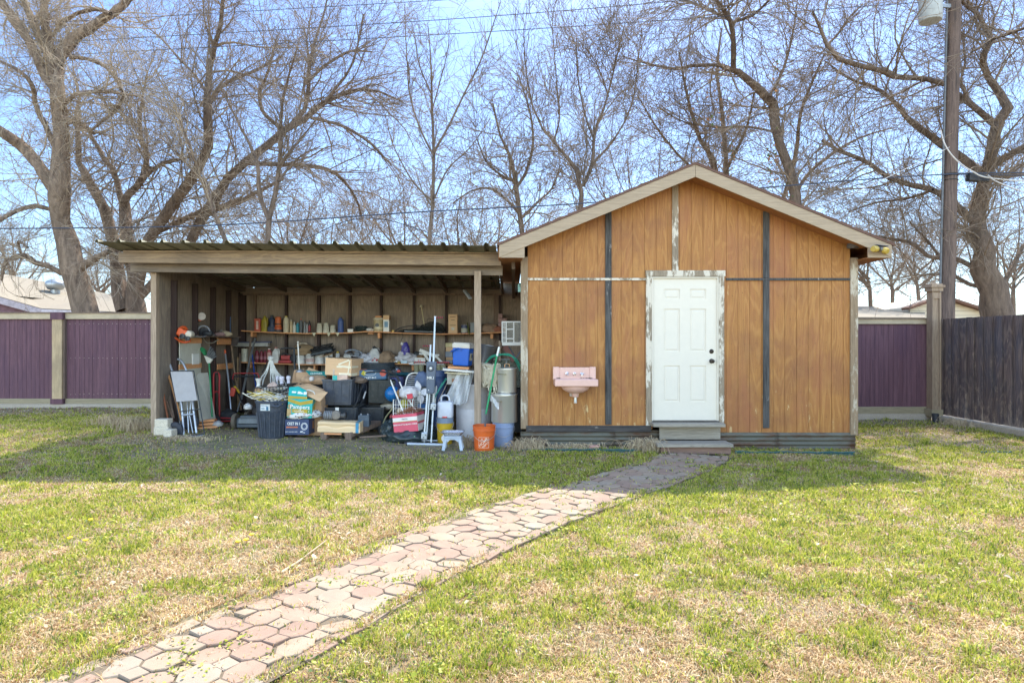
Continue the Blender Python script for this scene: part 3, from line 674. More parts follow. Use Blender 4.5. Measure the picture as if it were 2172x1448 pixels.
# ---------------------------------------------------------------- bare winter trees
def np_mesh(name, V, Q, mats, mi=None, smooth=True, tri=False):
    me = bpy.data.meshes.new(name); n = len(Q); k = Q.shape[1]
    me.vertices.add(len(V)); me.vertices.foreach_set('co', np.ascontiguousarray(V, dtype=np.float32).ravel())
    me.loops.add(n*k); me.loops.foreach_set('vertex_index', np.ascontiguousarray(Q, dtype=np.int32).ravel())
    me.polygons.add(n); me.polygons.foreach_set('loop_start', np.arange(n, dtype=np.int32)*k)
    for m_ in (mats if isinstance(mats, (list, tuple)) else [mats]): me.materials.append(m_)
    if mi is not None: me.polygons.foreach_set('material_index', np.ascontiguousarray(mi, dtype=np.int32))
    me.update(calc_edges=True)
    if smooth: me.polygons.foreach_set('use_smooth', np.ones(n, dtype=bool))
    return me
def tubes_np(P, Rr, S):
    """P (N,K,3) polylines, Rr (N,K) radii -> verts, quads"""
    N, K, _ = P.shape; T = np.empty_like(P); T[:, 1:-1] = P[:, 2:]-P[:, :-2]; T[:, 0] = P[:, 1]-P[:, 0]; T[:, -1] = P[:, -1]-P[:, -2]
    T /= np.linalg.norm(T, axis=2, keepdims=True)+1e-9
    ref = np.where(np.abs(T[:, :1, 2:3]) > .8, np.array([1., 0, 0]), np.array([0, 0, 1.]))*np.ones((N, K, 1))
    Xa = np.cross(T, ref); Xa /= np.linalg.norm(Xa, axis=2, keepdims=True)+1e-9; Ya = np.cross(Xa, T)
    a = np.arange(S)*2*np.pi/S
    V = P[:, :, None]+(Xa[:, :, None]*np.cos(a)[:, None]+Ya[:, :, None]*np.sin(a)[:, None])*Rr[:, :, None, None]
    b = (np.arange(N)[:, None, None]*K+np.arange(K-1)[None, :, None])*S; k = np.arange(S)[None, None]; l = (k+1) % S
    Q = np.stack([b+k, b+l, b+l+S, b+k+S], -1).reshape(-1, 4)
    return V.reshape(-1, 3), Q
def join_np(parts):
    o = 0; Vs = []; Qs = []
    for V, Q in parts: Vs.append(V); Qs.append(Q+o); o += len(V)
    return np.concatenate(Vs), np.concatenate(Qs)
def grow(rg, P0, D0, L, r0, K, wob, trop, tipr=.35, center=None):
    """advance N branches K steps -> (N,K+1,3), radii"""
    N = len(P0); P = np.empty((N, K+1, 3)); P[:, 0] = P0; D = D0/np.linalg.norm(D0, axis=1, keepdims=True)
    curl = rg.normal(0, wob*.6, (N, 3))
    for k in range(K):
        D = D+rg.normal(0, wob, (N, 3))+curl+np.array(trop); D /= np.linalg.norm(D, axis=1, keepdims=True)
        P[:, k+1] = P[:, k]+D*(L/K)[:, None]
    t = np.linspace(0, 1, K+1)[None]; return P, r0[:, None]*(1-t*(1-tipr))
def spawn(rg, P, Rr, n, lo, hi, ang, up=0.0):
    """pick n points on the polylines and side directions"""
    N, K, _ = P.shape; seg = np.linalg.norm(P[:, 1:]-P[:, :-1], axis=2).sum(1); w_ = seg/seg.sum()
    i = rg.choice(N, n, p=w_); t = rg.uniform(lo, hi, n)*(K-1); k = np.minimum(t.astype(int), K-2); f = t-k
    p = P[i, k]*(1-f)[:, None]+P[i, k+1]*f[:, None]; r = Rr[i, k]*(1-f)+Rr[i, k+1]*f
    T = P[i, k+1]-P[i, k]; T /= np.linalg.norm(T, axis=1, keepdims=True)+1e-9
    S = rg.normal(0, 1, (n, 3)); S -= (S*T).sum(1, keepdims=True)*T; S /= np.linalg.norm(S, axis=1, keepdims=True)+1e-9
    a = np.radians(rg.normal(ang, 12, n))[:, None]
    D = T*np.cos(a)+S*np.sin(a); D[:, 2] += up; return p, D, r, seg[i], f
def resample(pts, rs, n=14):
    P = np.array([tuple(p) for p in cr(pts, 8)]); R_ = np.interp(np.linspace(0, 1, len(P)), np.linspace(0, 1, len(rs)), rs)
    d = np.concatenate([[0], np.cumsum(np.linalg.norm(np.diff(P, axis=0), axis=1))]); u = np.linspace(0, d[-1], n)
    return np.stack([np.interp(u, d, P[:, k]) for k in range(3)], 1), np.interp(u, d, R_)
def bark(name, c1, c2, c3):
    t = NT(name); co = t.co((1, 1, .25)); n1 = t.noise(co, 9, 9, .75, .5)
    c = t.mix(t.ramp(n1, .34, .62), lin(c1), lin(c2)); c = t.mix(t.math('MULTIPLY', t.ramp(t.noise(t.co(), 1.4, 5), .5, .7), .55), c, lin(c3))
    t.bump(n1, 1.0, .09); return t.fin(c, .9)
K_bark = bark('hackberry_bark', (84, 68, 58), (164, 142, 122), (130, 112, 96))
K_barkd = bark('dark_branch_bark', (76, 62, 54), (140, 120, 104), (114, 98, 86))
K_twig = pm((164, 148, 128), .75, var=.25, dirt=0, scale=1.2)
K_twigd = pm((134, 118, 102), .8, var=.25, dirt=0, scale=1.2)
def tree(name, label, Y, limbs, nb, nt_, nf, seed, group=None, tw=K_twig, bk=K_bark, bl=(.8, 1.9), tl=(.5, 1.2), fl=(.3, .75), spread=1.0, up=.02, fr=.0038, br=.022, cat='tree', dy=1.2, ang=52, wob=.13, lower=.08):
    """limbs: [(px,py,width_px)...] traced on the photograph at distance Y; each gets its own drift in depth"""
    rg = np.random.default_rng(seed); LP = []; LR = []
    b0 = limbs[0][0]; base = at(b0[0], b0[1], Y); O = Vector((base.x, Y, 0))
    t = thing(name, label, cat, O, group=group); tv = []
    for i, l in enumerate(limbs):
        drift = 0 if i == 0 else rg.uniform(-dy, dy)
        pts = [at(p[0]+rg.normal(0, .6), p[1], Y+drift*(j/(len(l)-1))**1.0+rg.normal(0, .04)*j) for j, p in enumerate(l)]
        if i == 0: pts = [Vector((pts[0].x+(pts[0].x-pts[1].x)*.6, Y, -.2))]+pts; ws = [l[0][2]*1.15]+[p[2] for p in l]
        else: ws = [p[2] for p in l]
        P, R_ = resample(pts, [w_*Y/F/2 for w_ in ws], 16); wv = rg.normal(0, 1, P.shape)*(R_[:, None]*.10); wv[0] = 0; P = P+wv
        LP.append(P); LR.append(R_*(.95 if seed == 11 else .83)*(1+rg.normal(0, .05, 16)))
    LP = np.array(LP); LR = np.array(LR)
    V, Q = tubes_np(LP, LR, 12)
    # knobs and cankers push the bark out of round
    me = np_mesh('trunk', V-np.array(O), Q, bk); o = bpy.data.objects.new('trunk', me); C.objects.link(o); o.parent = t
    # branches leave the limbs outside the lowest bit of the trunk; a guard keeps them off the trunk foot
    st = 0
    W = LP[0:1, 7:], LR[0:1, 7:]
    src = [(LP[1:], LR[1:])] if len(LP) > 1 else []
    Pb = []; Rb = []
    allP = np.concatenate([np.array([resample([Vector(q) for q in LP[0][6:]], list(LR[0][6:]), 16)[0]]), LP[1:]]) if len(LP) > 1 else LP
    allR = np.concatenate([[np.interp(np.linspace(0, 1, 16), np.linspace(0, 1, 10), LR[0][6:])], LR[1:]]) if len(LP) > 1 else LR
    p, D, r, sg, f = spawn(rg, allP, allR, nb, lower, 1.0, ang, up)
    D[:, 1] *= .8
    P1, R1 = grow(rg, p, D, rg.uniform(*bl, nb)*spread, np.minimum(r*.55, br)*rg.uniform(.5, 1, nb), 9, wob, (0, 0, .02), .3)
    src = (np.concatenate([P1, allP[:, np.linspace(0, 15, 10).astype(int)]]), np.concatenate([R1, allR[:, np.linspace(0, 15, 10).astype(int)]]))
    p, D, r, sg, f = spawn(rg, src[0], src[1], nt_, .12, 1.0, 42, up)
    P2, R2 = grow(rg, p, D, rg.uniform(*tl, nt_)*spread, np.minimum(r*.6, .009)*rg.uniform(.6, 1, nt_), 7, wob, (0, 0, .01), .4)
    p, D, r, sg, f = spawn(rg, P2, R2, nf, .1, 1.0, 34, up)
    P3, R3 = grow(rg, p, D, rg.uniform(*fl, nf)*spread, np.full(nf, fr)*rg.uniform(.7, 1.15, nf), 5, wob*.9, (0, 0, -.015), .5)
    V, Q = join_np([tubes_np(P1, R1, 6), tubes_np(P2, np.maximum(R2, .0042), 4), tubes_np(P3, R3, 3)])
    me = np_mesh('crown', V-np.array(O), Q, tw); o = bpy.data.objects.new('crown', me); C.objects.link(o); o.parent = t
    return t
G1 = 'big bare trees behind the fence'
tree('bare_tree', 'large bare tree with thick pale trunk over the left purple fence', 14.6, [
 [(184, 668, 52), (162, 600, 47), (144, 520, 42), (128, 450, 39), (123, 400, 42), (124, 350, 36), (128, 300, 33), (126, 240, 30), (120, 180, 30), (122, 140, 26)],
 [(122, 408, 30), (84, 352, 26), (45, 312, 24), (0, 276, 22), (-60, 240, 18), (-120, 190, 12)],
 [(118, 190, 22), (95, 160, 20), (70, 100, 20), (32, 46, 18), (2, 0, 15), (-20, -60, 10)],
 [(112, 165, 20), (98, 108, 18), (74, 55, 16), (52, 5, 14), (40, -50, 10)],
 [(118, 160, 18), (108, 110, 18), (97, 52, 17), (92, 0, 14), (95, -60, 9)],
 [(122, 135, 24), (132, 115, 24), (155, 84, 24), (198, 56, 22), (235, 30, 18), (272, 0, 15), (310, -40, 9)],
 [(110, 445, 9), (80, 437, 10), (52, 441, 10), (17, 457, 9), (-10, 472, 7), (-60, 500, 4)],
 [(140, 584, 12), (110, 568, 11), (75, 556, 11), (54, 543, 13), (22, 548, 9), (8, 565, 8), (3, 596, 5)],
 [(172, 572, 15), (190, 556, 16), (210, 543, 13), (234, 533, 10)],
 [(116, 310, 12), (92, 262, 11), (76, 225, 10), (68, 180, 9), (40, 150, 7), (-5, 128, 5)],
 [(128, 232, 9), (145, 212, 9), (165, 200, 8), (200, 195, 8), (245, 196, 6), (290, 205, 3)],
 [(150, 122, 9), (190, 126, 8), (228, 145, 8), (250, 175, 8), (262, 200, 8), (248, 232, 7), (215, 258, 6), (190, 280, 4)],
 [(132, 250, 12), (150, 256, 12), (172, 262, 10), (196, 280, 7), (200, 284, 5)],
 [(46, 540, 6), (40, 512, 5), (58, 524, 5)],
 [(235, 30, 9), (205, 20, 9), (160, 30, 8), (128, 55, 6), (106, 84, 4)]],
 150, 1700, 5800, 11, G1, dy=1.0, bl=(.6, 1.7))
tree('bare_tree', 'twin-stemmed bare tree behind the left end of the lean-to, limbs arching right', 16.8, [
 [(292, 660, 46), (284, 620, 40), (280, 575, 34), (268, 495, 28), (262, 440, 26), (261, 420, 22)],
 [(264, 660, 40), (258, 620, 38), (247, 562, 32), (236, 494, 28), (212, 425, 24), (180, 370, 20), (167, 340, 15), (169, 300, 13), (160, 250, 10), (172, 200, 7)],
 [(262, 430, 16), (247, 384, 14), (240, 360, 13), (222, 338, 11), (200, 300, 9), (178, 262, 6)],
 [(262, 430, 20), (277, 408, 18), (304, 377, 16), (312, 350, 13), (309, 320, 12), (300, 295, 11), (297, 255, 9), (300, 215, 6), (312, 150, 4)],
 [(305, 378, 10), (325, 360, 10), (350, 345, 8), (385, 338, 6), (420, 330, 3)],
 [(286, 660, 20), (312, 520, 26), (345, 468, 26), (378, 415, 25), (410, 368, 22), (440, 328, 20), (446, 290, 18), (442, 255, 20), (440, 210, 16), (446, 130, 12), (468, 60, 9), (474, -10, 7)],
 [(441, 230, 10), (460, 195, 10), (490, 170, 9), (540, 150, 7), (600, 120, 4)],
 [(438, 200, 7), (415, 160, 6), (380, 125, 6), (340, 80, 5), (290, 40, 3)],
 [(270, 660, 18), (395, 525, 26), (420, 480, 26), (450, 432, 26), (480, 385, 22), (512, 350, 20), (560, 315, 20), (600, 280, 18), (645, 255, 16), (690, 215, 13), (740, 195, 10), (790, 190, 7), (850, 215, 4)],
 [(590, 290, 14), (620, 262, 14), (645, 235, 12), (655, 190, 10), (655, 135, 9), (672, 80, 7), (690, 20, 5), (700, -40, 3)],
 [(520, 345, 12), (580, 348, 12), (640, 350, 11), (690, 358, 10), (725, 380, 9), (755, 420, 7), (770, 470, 4)],
 [(320, 500, 12), (380, 470, 14), (430, 450, 16), (500, 430, 14), (560, 400, 10), (600, 380, 7)],
 [(600, 275, 10), (560, 240, 9), (552, 200, 8), (570, 150, 6), (585, 90, 4)],
 [(660, 250, 9), (720, 265, 8), (780, 300, 7), (830, 350, 4)],
 [(645, 180, 8), (690, 140, 8), (740, 110, 6), (790, 110, 4)],
 [(690, 215, 8), (740, 150, 6), (760, 90, 4), (770, 30, 3)]],
 290, 3900, 13000, 12, G1, tw=K_twigd, bk=K_barkd, dy=2.2, bl=(1.0, 3.1), tl=(.6, 1.5), up=.0, fr=.0036, br=.028, wob=.11)
tree('bare_tree', 'slender forked bare tree rising behind the lean-to roof, left of its middle', 13.9, [
 [(567, 660, 15), (567, 510, 14), (570, 465, 14), (582, 415, 12), (590, 370, 11), (596, 300, 9), (595, 240, 8), (604, 190, 6), (628, 110, 4)],
 [(570, 466, 12), (552, 415, 11), (546, 350, 10), (527, 302, 7), (500, 250, 5), (470, 190, 3)],
 [(592, 350, 7), (620, 318, 7), (650, 280, 5), (690, 230, 3)],
 [(590, 385, 6), (610, 360, 6), (640, 330, 5), (680, 310, 3)]], 26, 330, 1100, 13, None, bk=K_barkd, tw=K_twigd, bl=(.5, 1.3), tl=(.4, 1), dy=.5, ang=38)
tree('bare_tree', 'thin leaning bare stem behind the lean-to roof near its left third', 14.1, [
 [(490, 660, 12), (478, 510, 11), (452, 448, 10), (426, 380, 8), (405, 320, 7), (378, 250, 5), (350, 180, 3)],
 [(452, 450, 6), (440, 400, 6), (400, 350, 5), (340, 290, 3)]], 16, 200, 700, 14, None, bk=K_barkd, bl=(.5, 1.2), dy=.4, ang=36)
tree('bare_sapling', 'tall slim bare sapling against open sky between the two sheds', 14.4, [
 [(905, 700, 11), (911, 510, 10), (918, 430, 9), (921, 320, 8), (916, 230, 7), (914, 140, 4), (908, 55, 2)],
 [(921, 322, 6), (950, 270, 6), (985, 200, 5), (1018, 130, 4), (1040, 70, 3), (1062, 5, 2)],
 [(920, 330, 5), (890, 270, 5), (870, 200, 4), (862, 110, 3), (858, 10, 2)],
 [(915, 235, 4), (935, 170, 3), (950, 100, 2), (952, 40, 1.5)],
 [(915, 200, 4), (890, 140, 3), (880, 80, 2)],
 [(921, 420, 5), (950, 360, 4), (1000, 310, 3), (1040, 250, 2)],
 [(920, 430, 5), (880, 390, 4), (840, 320, 3), (820, 260, 2)]], 44, 340, 900, 15, None, bk=K_barkd, tw=K_twigd, bl=(.5, 1.2), tl=(.4, .9), fl=(.2, .5), dy=.4, ang=32, up=.12, wob=.08)
tree('bare_tree', 'gnarled bare tree just left of the shed gable, low crooked limbs', 15.6, [
 [(1112, 700, 15), (1108, 510, 13), (1098, 440, 12), (1092, 380, 11), (1082, 330, 8), (1062, 290, 6), (1045, 220, 4)],
 [(1094, 400, 8), (1118, 360, 8), (1130, 300, 6), (1122, 230, 5), (1095, 150, 3)],
 [(1100, 450, 8), (1070, 420, 7), (1040, 400, 6), (1000, 405, 4), (960, 430, 3)],
 [(1092, 385, 7), (1060, 370, 6), (1030, 340, 5), (1010, 290, 3)],
 [(1100, 470, 7), (1140, 430, 6), (1170, 400, 5), (1190, 350, 3)]], 75, 800, 2800, 16, None, bk=K_barkd, tw=K_twigd, dy=1.2, up=.05, bl=(.6, 1.6))
tree('bare_tree', 'upright many-stemmed bare tree behind the left roof slope of the shed', 15.2, [
 [(1228, 700, 15), (1231, 448, 13), (1236, 392, 12), (1218, 350, 9), (1176, 302, 7), (1140, 252, 5), (1118, 160, 3), (1110, 60, 2)],
 [(1236, 395, 9), (1256, 350, 9), (1262, 282, 7), (1286, 215, 5), (1306, 128, 4), (1326, 50, 2)],
 [(1260, 300, 5), (1240, 240, 5), (1225, 160, 4), (1222, 80, 2)],
 [(1175, 302, 5), (1186, 250, 4), (1180, 170, 3), (1172, 60, 2)],
 [(1258, 345, 6), (1300, 300, 5), (1340, 220, 4), (1356, 110, 2.5), (1362, 60, 2)],
 [(1290, 205, 4), (1268, 140, 3), (1240, 100, 2)]], 75, 750, 2400, 17, None, bk=K_barkd, tw=K_twigd, dy=.9, up=.14, ang=34, wob=.09, bl=(.6, 1.5))
tree('bare_tree', 'dark crooked bare tree behind the shed ridge with vines on its trunk', 16.0, [
 [(1700, 700, 30), (1688, 430, 25), (1668, 350, 24), (1648, 285, 23), (1640, 235, 26), (1628, 205, 28), (1590, 170, 18), (1552, 146, 16), (1530, 142, 10)],
 [(1556, 150, 14), (1556, 90, 12), (1551, 48, 13), (1530, 15, 9), (1500, -20, 6)],
 [(1550, 146, 10), (1520, 138, 9), (1466, 141, 8), (1426, 146, 7), (1366, 134, 4), (1320, 120, 3)],
 [(1640, 280, 6), (1586, 269, 6), (1516, 270, 5), (1450, 258, 4), (1400, 230, 3)],
 [(1553, 48, 8), (1600, 30, 7), (1640, -10, 5)],
 [(1552, 45, 8), (1500, 20, 7), (1440, -5, 5)],
 [(1632, 205, 8), (1660, 150, 7), (1680, 80, 5), (1690, 10, 3)]], 140, 1800, 6000, 18, G1, tw=K_twigd, bk=K_barkd, dy=1.8, bl=(.9, 2.7), tl=(.6, 1.4), fr=.0035, br=.026, wob=.11)
tree('bare_tree', 'cluster of straight leaning stems behind the shed ridge', 18.5, [
 [(1545, 700, 16), (1541, 360, 12), (1536, 300, 11), (1531, 235, 9), (1521, 150, 7), (1531, 60, 4)],
 [(1520, 460, 14), (1514, 352, 16), (1486, 296, 10), (1462, 220, 7), (1440, 110, 4)],
 [(1620, 560, 10), (1681, 352, 10), (1696, 250, 8), (1716, 190, 7), (1750, 112, 4)],
 [(1600, 560, 10), (1700, 390, 9), (1760, 330, 8), (1830, 290, 5), (1900, 270, 3)],
 [(1541, 360, 8), (1580, 280, 6), (1600, 200, 4)],
 [(1500, 380, 7), (1450, 340, 6), (1400, 280, 5), (1350, 200, 3)]], 120, 1300, 4200, 19, None, tw=K_twigd, bk=K_bark, dy=2.5, bl=(.7, 2.0))
tree('bare_tree', 'massive bare tree with tangled limbs right of the utility pole', 15.8, [
 [(2122, 668, 70), (2104, 612, 62), (2088, 560, 54), (2078, 510, 46), (2074, 460, 36), (2082, 400, 32), (2098, 350, 28), (2108, 290, 26), (2114, 262, 28)],
 [(2112, 268, 26), (2132, 240, 26), (2141, 215, 24), (2118, 193, 20), (2096, 160, 18), (2086, 140, 17), (2088, 110, 15), (2102, 86, 14), (2090, 58, 13), (2070, 28, 11), (2040, 5, 8), (2010, -30, 5)],
 [(2104, 84, 8), (2140, 72, 8), (2200, 50, 5)],
 [(2108, 262, 18), (2084, 240, 17), (2060, 222, 16), (2026, 196, 14), (1996, 172, 12), (1936, 166, 12), (1886, 160, 12), (1851, 144, 12), (1786, 130, 11), (1756, 98, 9), (1742, 62, 7), (1724, 25, 5)],
 [(1752, 98, 7), (1780, 70, 6), (1800, 40, 5), (1830, 10, 3)],
 [(2086, 368, 22), (2050, 342, 20), (1992, 302, 18), (1936, 262, 14), (1896, 216, 11), (1856, 185, 9), (1806, 170, 7), (1750, 130, 4)],
 [(2072, 476, 20), (2026, 436, 18), (1976, 402, 17), (1896, 382, 14), (1836, 342, 12), (1786, 322, 11), (1744, 298, 9)],
 [(2082, 578, 12), (2022, 546, 12), (1971, 545, 11), (1936, 516, 10), (1886, 506, 8), (1850, 500, 5)],
 [(2090, 610, 10), (2050, 600, 10), (2010, 570, 9), (1975, 520, 7), (1930, 470, 4)],
 [(2100, 356, 18), (2126, 338, 17), (2160, 318, 14), (2220, 300, 10)],
 [(2100, 372, 14), (2140, 372, 13), (2200, 368, 9)],
 [(2060, 222, 7), (2040, 180, 7), (2046, 130, 5), (2040, 80, 3)],
 [(2110, 640, 14), (2150, 560, 12), (2172, 520, 9), (2230, 460, 5)],
 [(1980, 402, 8), (1930, 420, 7), (1860, 430, 5), (1800, 450, 3)]],
 270, 3300, 11500, 20, G1, bk=K_barkd, tw=K_twigd, dy=2.2, bl=(1.0, 2.8), tl=(.6, 1.4), fr=.0036, br=.028, wob=.11)
# smaller trees in the distance
G2 = 'small distant bare trees'
rt = random.Random(4)
dist = [(30, 470, 34, 'small distant bare tree above the mauve roof at far left'), (212, 540, 40, 'little distant tree between the two big left trunks'), (706, 440, 30, 'faint distant tree over the left-centre of the lean-to roof'),
        (850, 380, 26, 'distant bare tree over the lean-to roof, left of the slim sapling'), (980, 370, 28, 'distant round-crowned bare tree just right of the slim sapling'), (1060, 430, 36, 'low distant bare tree nearest the left shed eave'),
        (1330, 300, 27, 'distant bare tree peeking over the left shed slope'), (1400, 250, 24, 'distant bare tree whose crown tops the left half of the shed roof'), (1845, 455, 30, 'distant bare tree by the right shed eave'), (1890, 470, 34, 'distant bare tree above the flat tan roof'),
        (1950, 440, 28, 'distant bare tree left of the utility pole'), (2150, 420, 30, 'distant bare tree at the far right behind the dark fence'), (620, 400, 27, 'distant bare tree behind the forked slender tree'), (330, 440, 30, 'distant bare tree behind the left corner of the lean-to')]
for i, (px, top, Y, lab) in enumerate(dist):
    h = 668-top; L = [[(px, 690, 10), (px+rt.uniform(-4, 4), 620, 9), (px+rt.uniform(-8, 8), 668-h*.35, 6), (px+rt.uniform(-12, 12), 668-h*.7, 3), (px+rt.uniform(-14, 14), top, 1.5)]]
    for k in range(6):
        y0 = 668-h*rt.uniform(.2, .45); s = rt.choice((-1, 1)); dx = rt.uniform(.12, .5)*h*s
        L.append([(px, y0, 5), (px+dx*.5, y0-h*.18, 4), (px+dx*.9, y0-h*.35, 2.5), (px+dx*1.1, y0-h*rt.uniform(.45, .6), 1.5)])
    tree('bare_tree', lab, Y, L, 60, 380, 1300, 100+i, G2, tw=K_twigd, bk=K_barkd, bl=(.9, 2.4), tl=(.7, 1.6), fl=(.4, 1), dy=2, fr=.008, br=.03, up=.05)
# ---------------------------------------------------------------- lawn
def leafmat(name, c1, c2, trans=.45, rough=.6, sc_=3):
    t = NT(name); co = t.co(); c = t.mix(t.ramp(t.noise(co, sc_, 4), .35, .65), lin(c1), lin(c2)); t.fin(c, rough)
    tr = t.n('BsdfTranslucent'); t.l(c, tr.inputs[0]); mx = t.n('MixShader'); mx.inputs[0].default_value = trans
    t.l(t.b.outputs[0], mx.inputs[1]); t.l(tr.outputs[0], mx.inputs[2]); t.l(mx.outputs[0], t.out.inputs[0]); return t.m
GM = [leafmat('grass_green', (134, 148, 42), (172, 180, 64)), leafmat('grass_lime', (184, 182, 78), (208, 204, 104)), leafmat('grass_deep', (72, 98, 36), (100, 124, 50))]
DM = [leafmat('straw', (188, 160, 112), (214, 188, 142), .35), leafmat('straw_pale', (212, 192, 152), (232, 216, 184), .35), leafmat('straw_brown', (146, 108, 68), (176, 138, 94), .35)]
LM = [leafmat('dead_leaf_pale', (184, 166, 142), (206, 190, 168), .25), leafmat('dead_leaf_brown', (130, 98, 72), (170, 138, 108), .25)]
def scatter(rg, dens, n, y0=2.35, y1=12.9, p=1.15):
    """n candidate points over the visible ground, thinner with distance, kept with probability dens(x,y)"""
    u = rg.random(n); a = 1-p+1e-9
    e = 2-p-.9  # y pdf ~ y^(1-p)
    k = .45; y = (y0**k+u*(y1**k-y0**k))**(1/k)
    x = (rg.random(n)*2-1)*(y*.93+.9); x = np.minimum(x, 8.6)
    keep = (rg.random(n) < dens(x, y)) & (x < 8.25)
    return x[keep], y[keep]
def inside_bld(x, y): return ((x > .08) & (x < 4.9) & (y > 8.93)) | ((y > 12.85)) | ((y > 12.5) & (x > 4))
def lean_in(x, y): return (x > -5.15) & (x < .2) & (y > 9.25)
def greenness(x, y): 
    v = .32*vnoise(x, y, .9, 21)+.33*vnoise(x, y, 3.1, 22)+.35*vnoise(x, y, 8.5, 23)
    return ss(.36, .62, v-.06*(1-ss(2.6, 4.4, y+.25*x))+.06*ss(4.2, 5.6, y)+.0)
def bare(x, y):
    b = ss(-5.9, -4.2, x)*(1-ss(.0, .5, x))*ss(7.3, 8.6, y+.7*(vnoise(x, y, 2, 31)-.5))         # trodden earth in front of and under the lean-to
    b = np.maximum(b, .8*ss(4.9, 5.3, x)*(1-ss(7, 7.8, x))*ss(8.6, 9.1, y)*(1-ss(10.6, 11.2, y))*(vnoise(x, y, 2.2, 33) > .42))
    b = np.maximum(b, .85*ss(11.3, 12.2, y))
    return np.maximum(b, .25*ss(.66, .8, vnoise(x, y, 1.9, 35)))
def blades(name, label, rg, x, y, hmin, hmax, wd, lean, mats, probs, fold=1.0):
    n = len(x); z = gz(x, y)-.004+.02*(path_dist(x, y) < .42); sc_ = (y/3.2)**.55
    h = rg.uniform(hmin, hmax, n)*(.75+.5*vnoise(x, y, 2.5, 40)); w_ = wd*rg.uniform(.7, 1.3, n)*np.maximum(sc_, .9)
    a = rg.uniform(0, 2*np.pi, n); l = rg.uniform(.2, 1, n)*lean*h; b_ = rg.uniform(0, 2*np.pi, n)
    P = np.stack([x, y, z], 1); sd = np.stack([np.cos(a), np.sin(a), 0*a], 1)*w_[:, None]/2
    ld = np.stack([np.cos(b_), np.sin(b_), 0*b_], 1)*l[:, None]
    m = P+ld*.35; m[:, 2] += h*.6; t = P+ld; t[:, 2] += h*np.clip(1-.35*lean*rg.random(n), .25, 1)
    V = np.stack([P-sd, P+sd, m+sd*.8, m-sd*.8, t+sd*.15, t-sd*.15], 1).reshape(-1, 3)
    i = np.arange(n)[:, None]*6; Q = np.concatenate([i+np.array([[0, 1, 2, 3]]), i+np.array([[3, 2, 4, 5]])], 1).reshape(-1, 4)
    mi = np.repeat(rg.choice(len(mats), n, p=probs), 2)
    o = bpy.data.objects.new(name, np_mesh(name, V, Q, mats, mi, smooth=False)); C.objects.link(o); tag(o, label, 'grass', None, 'stuff')
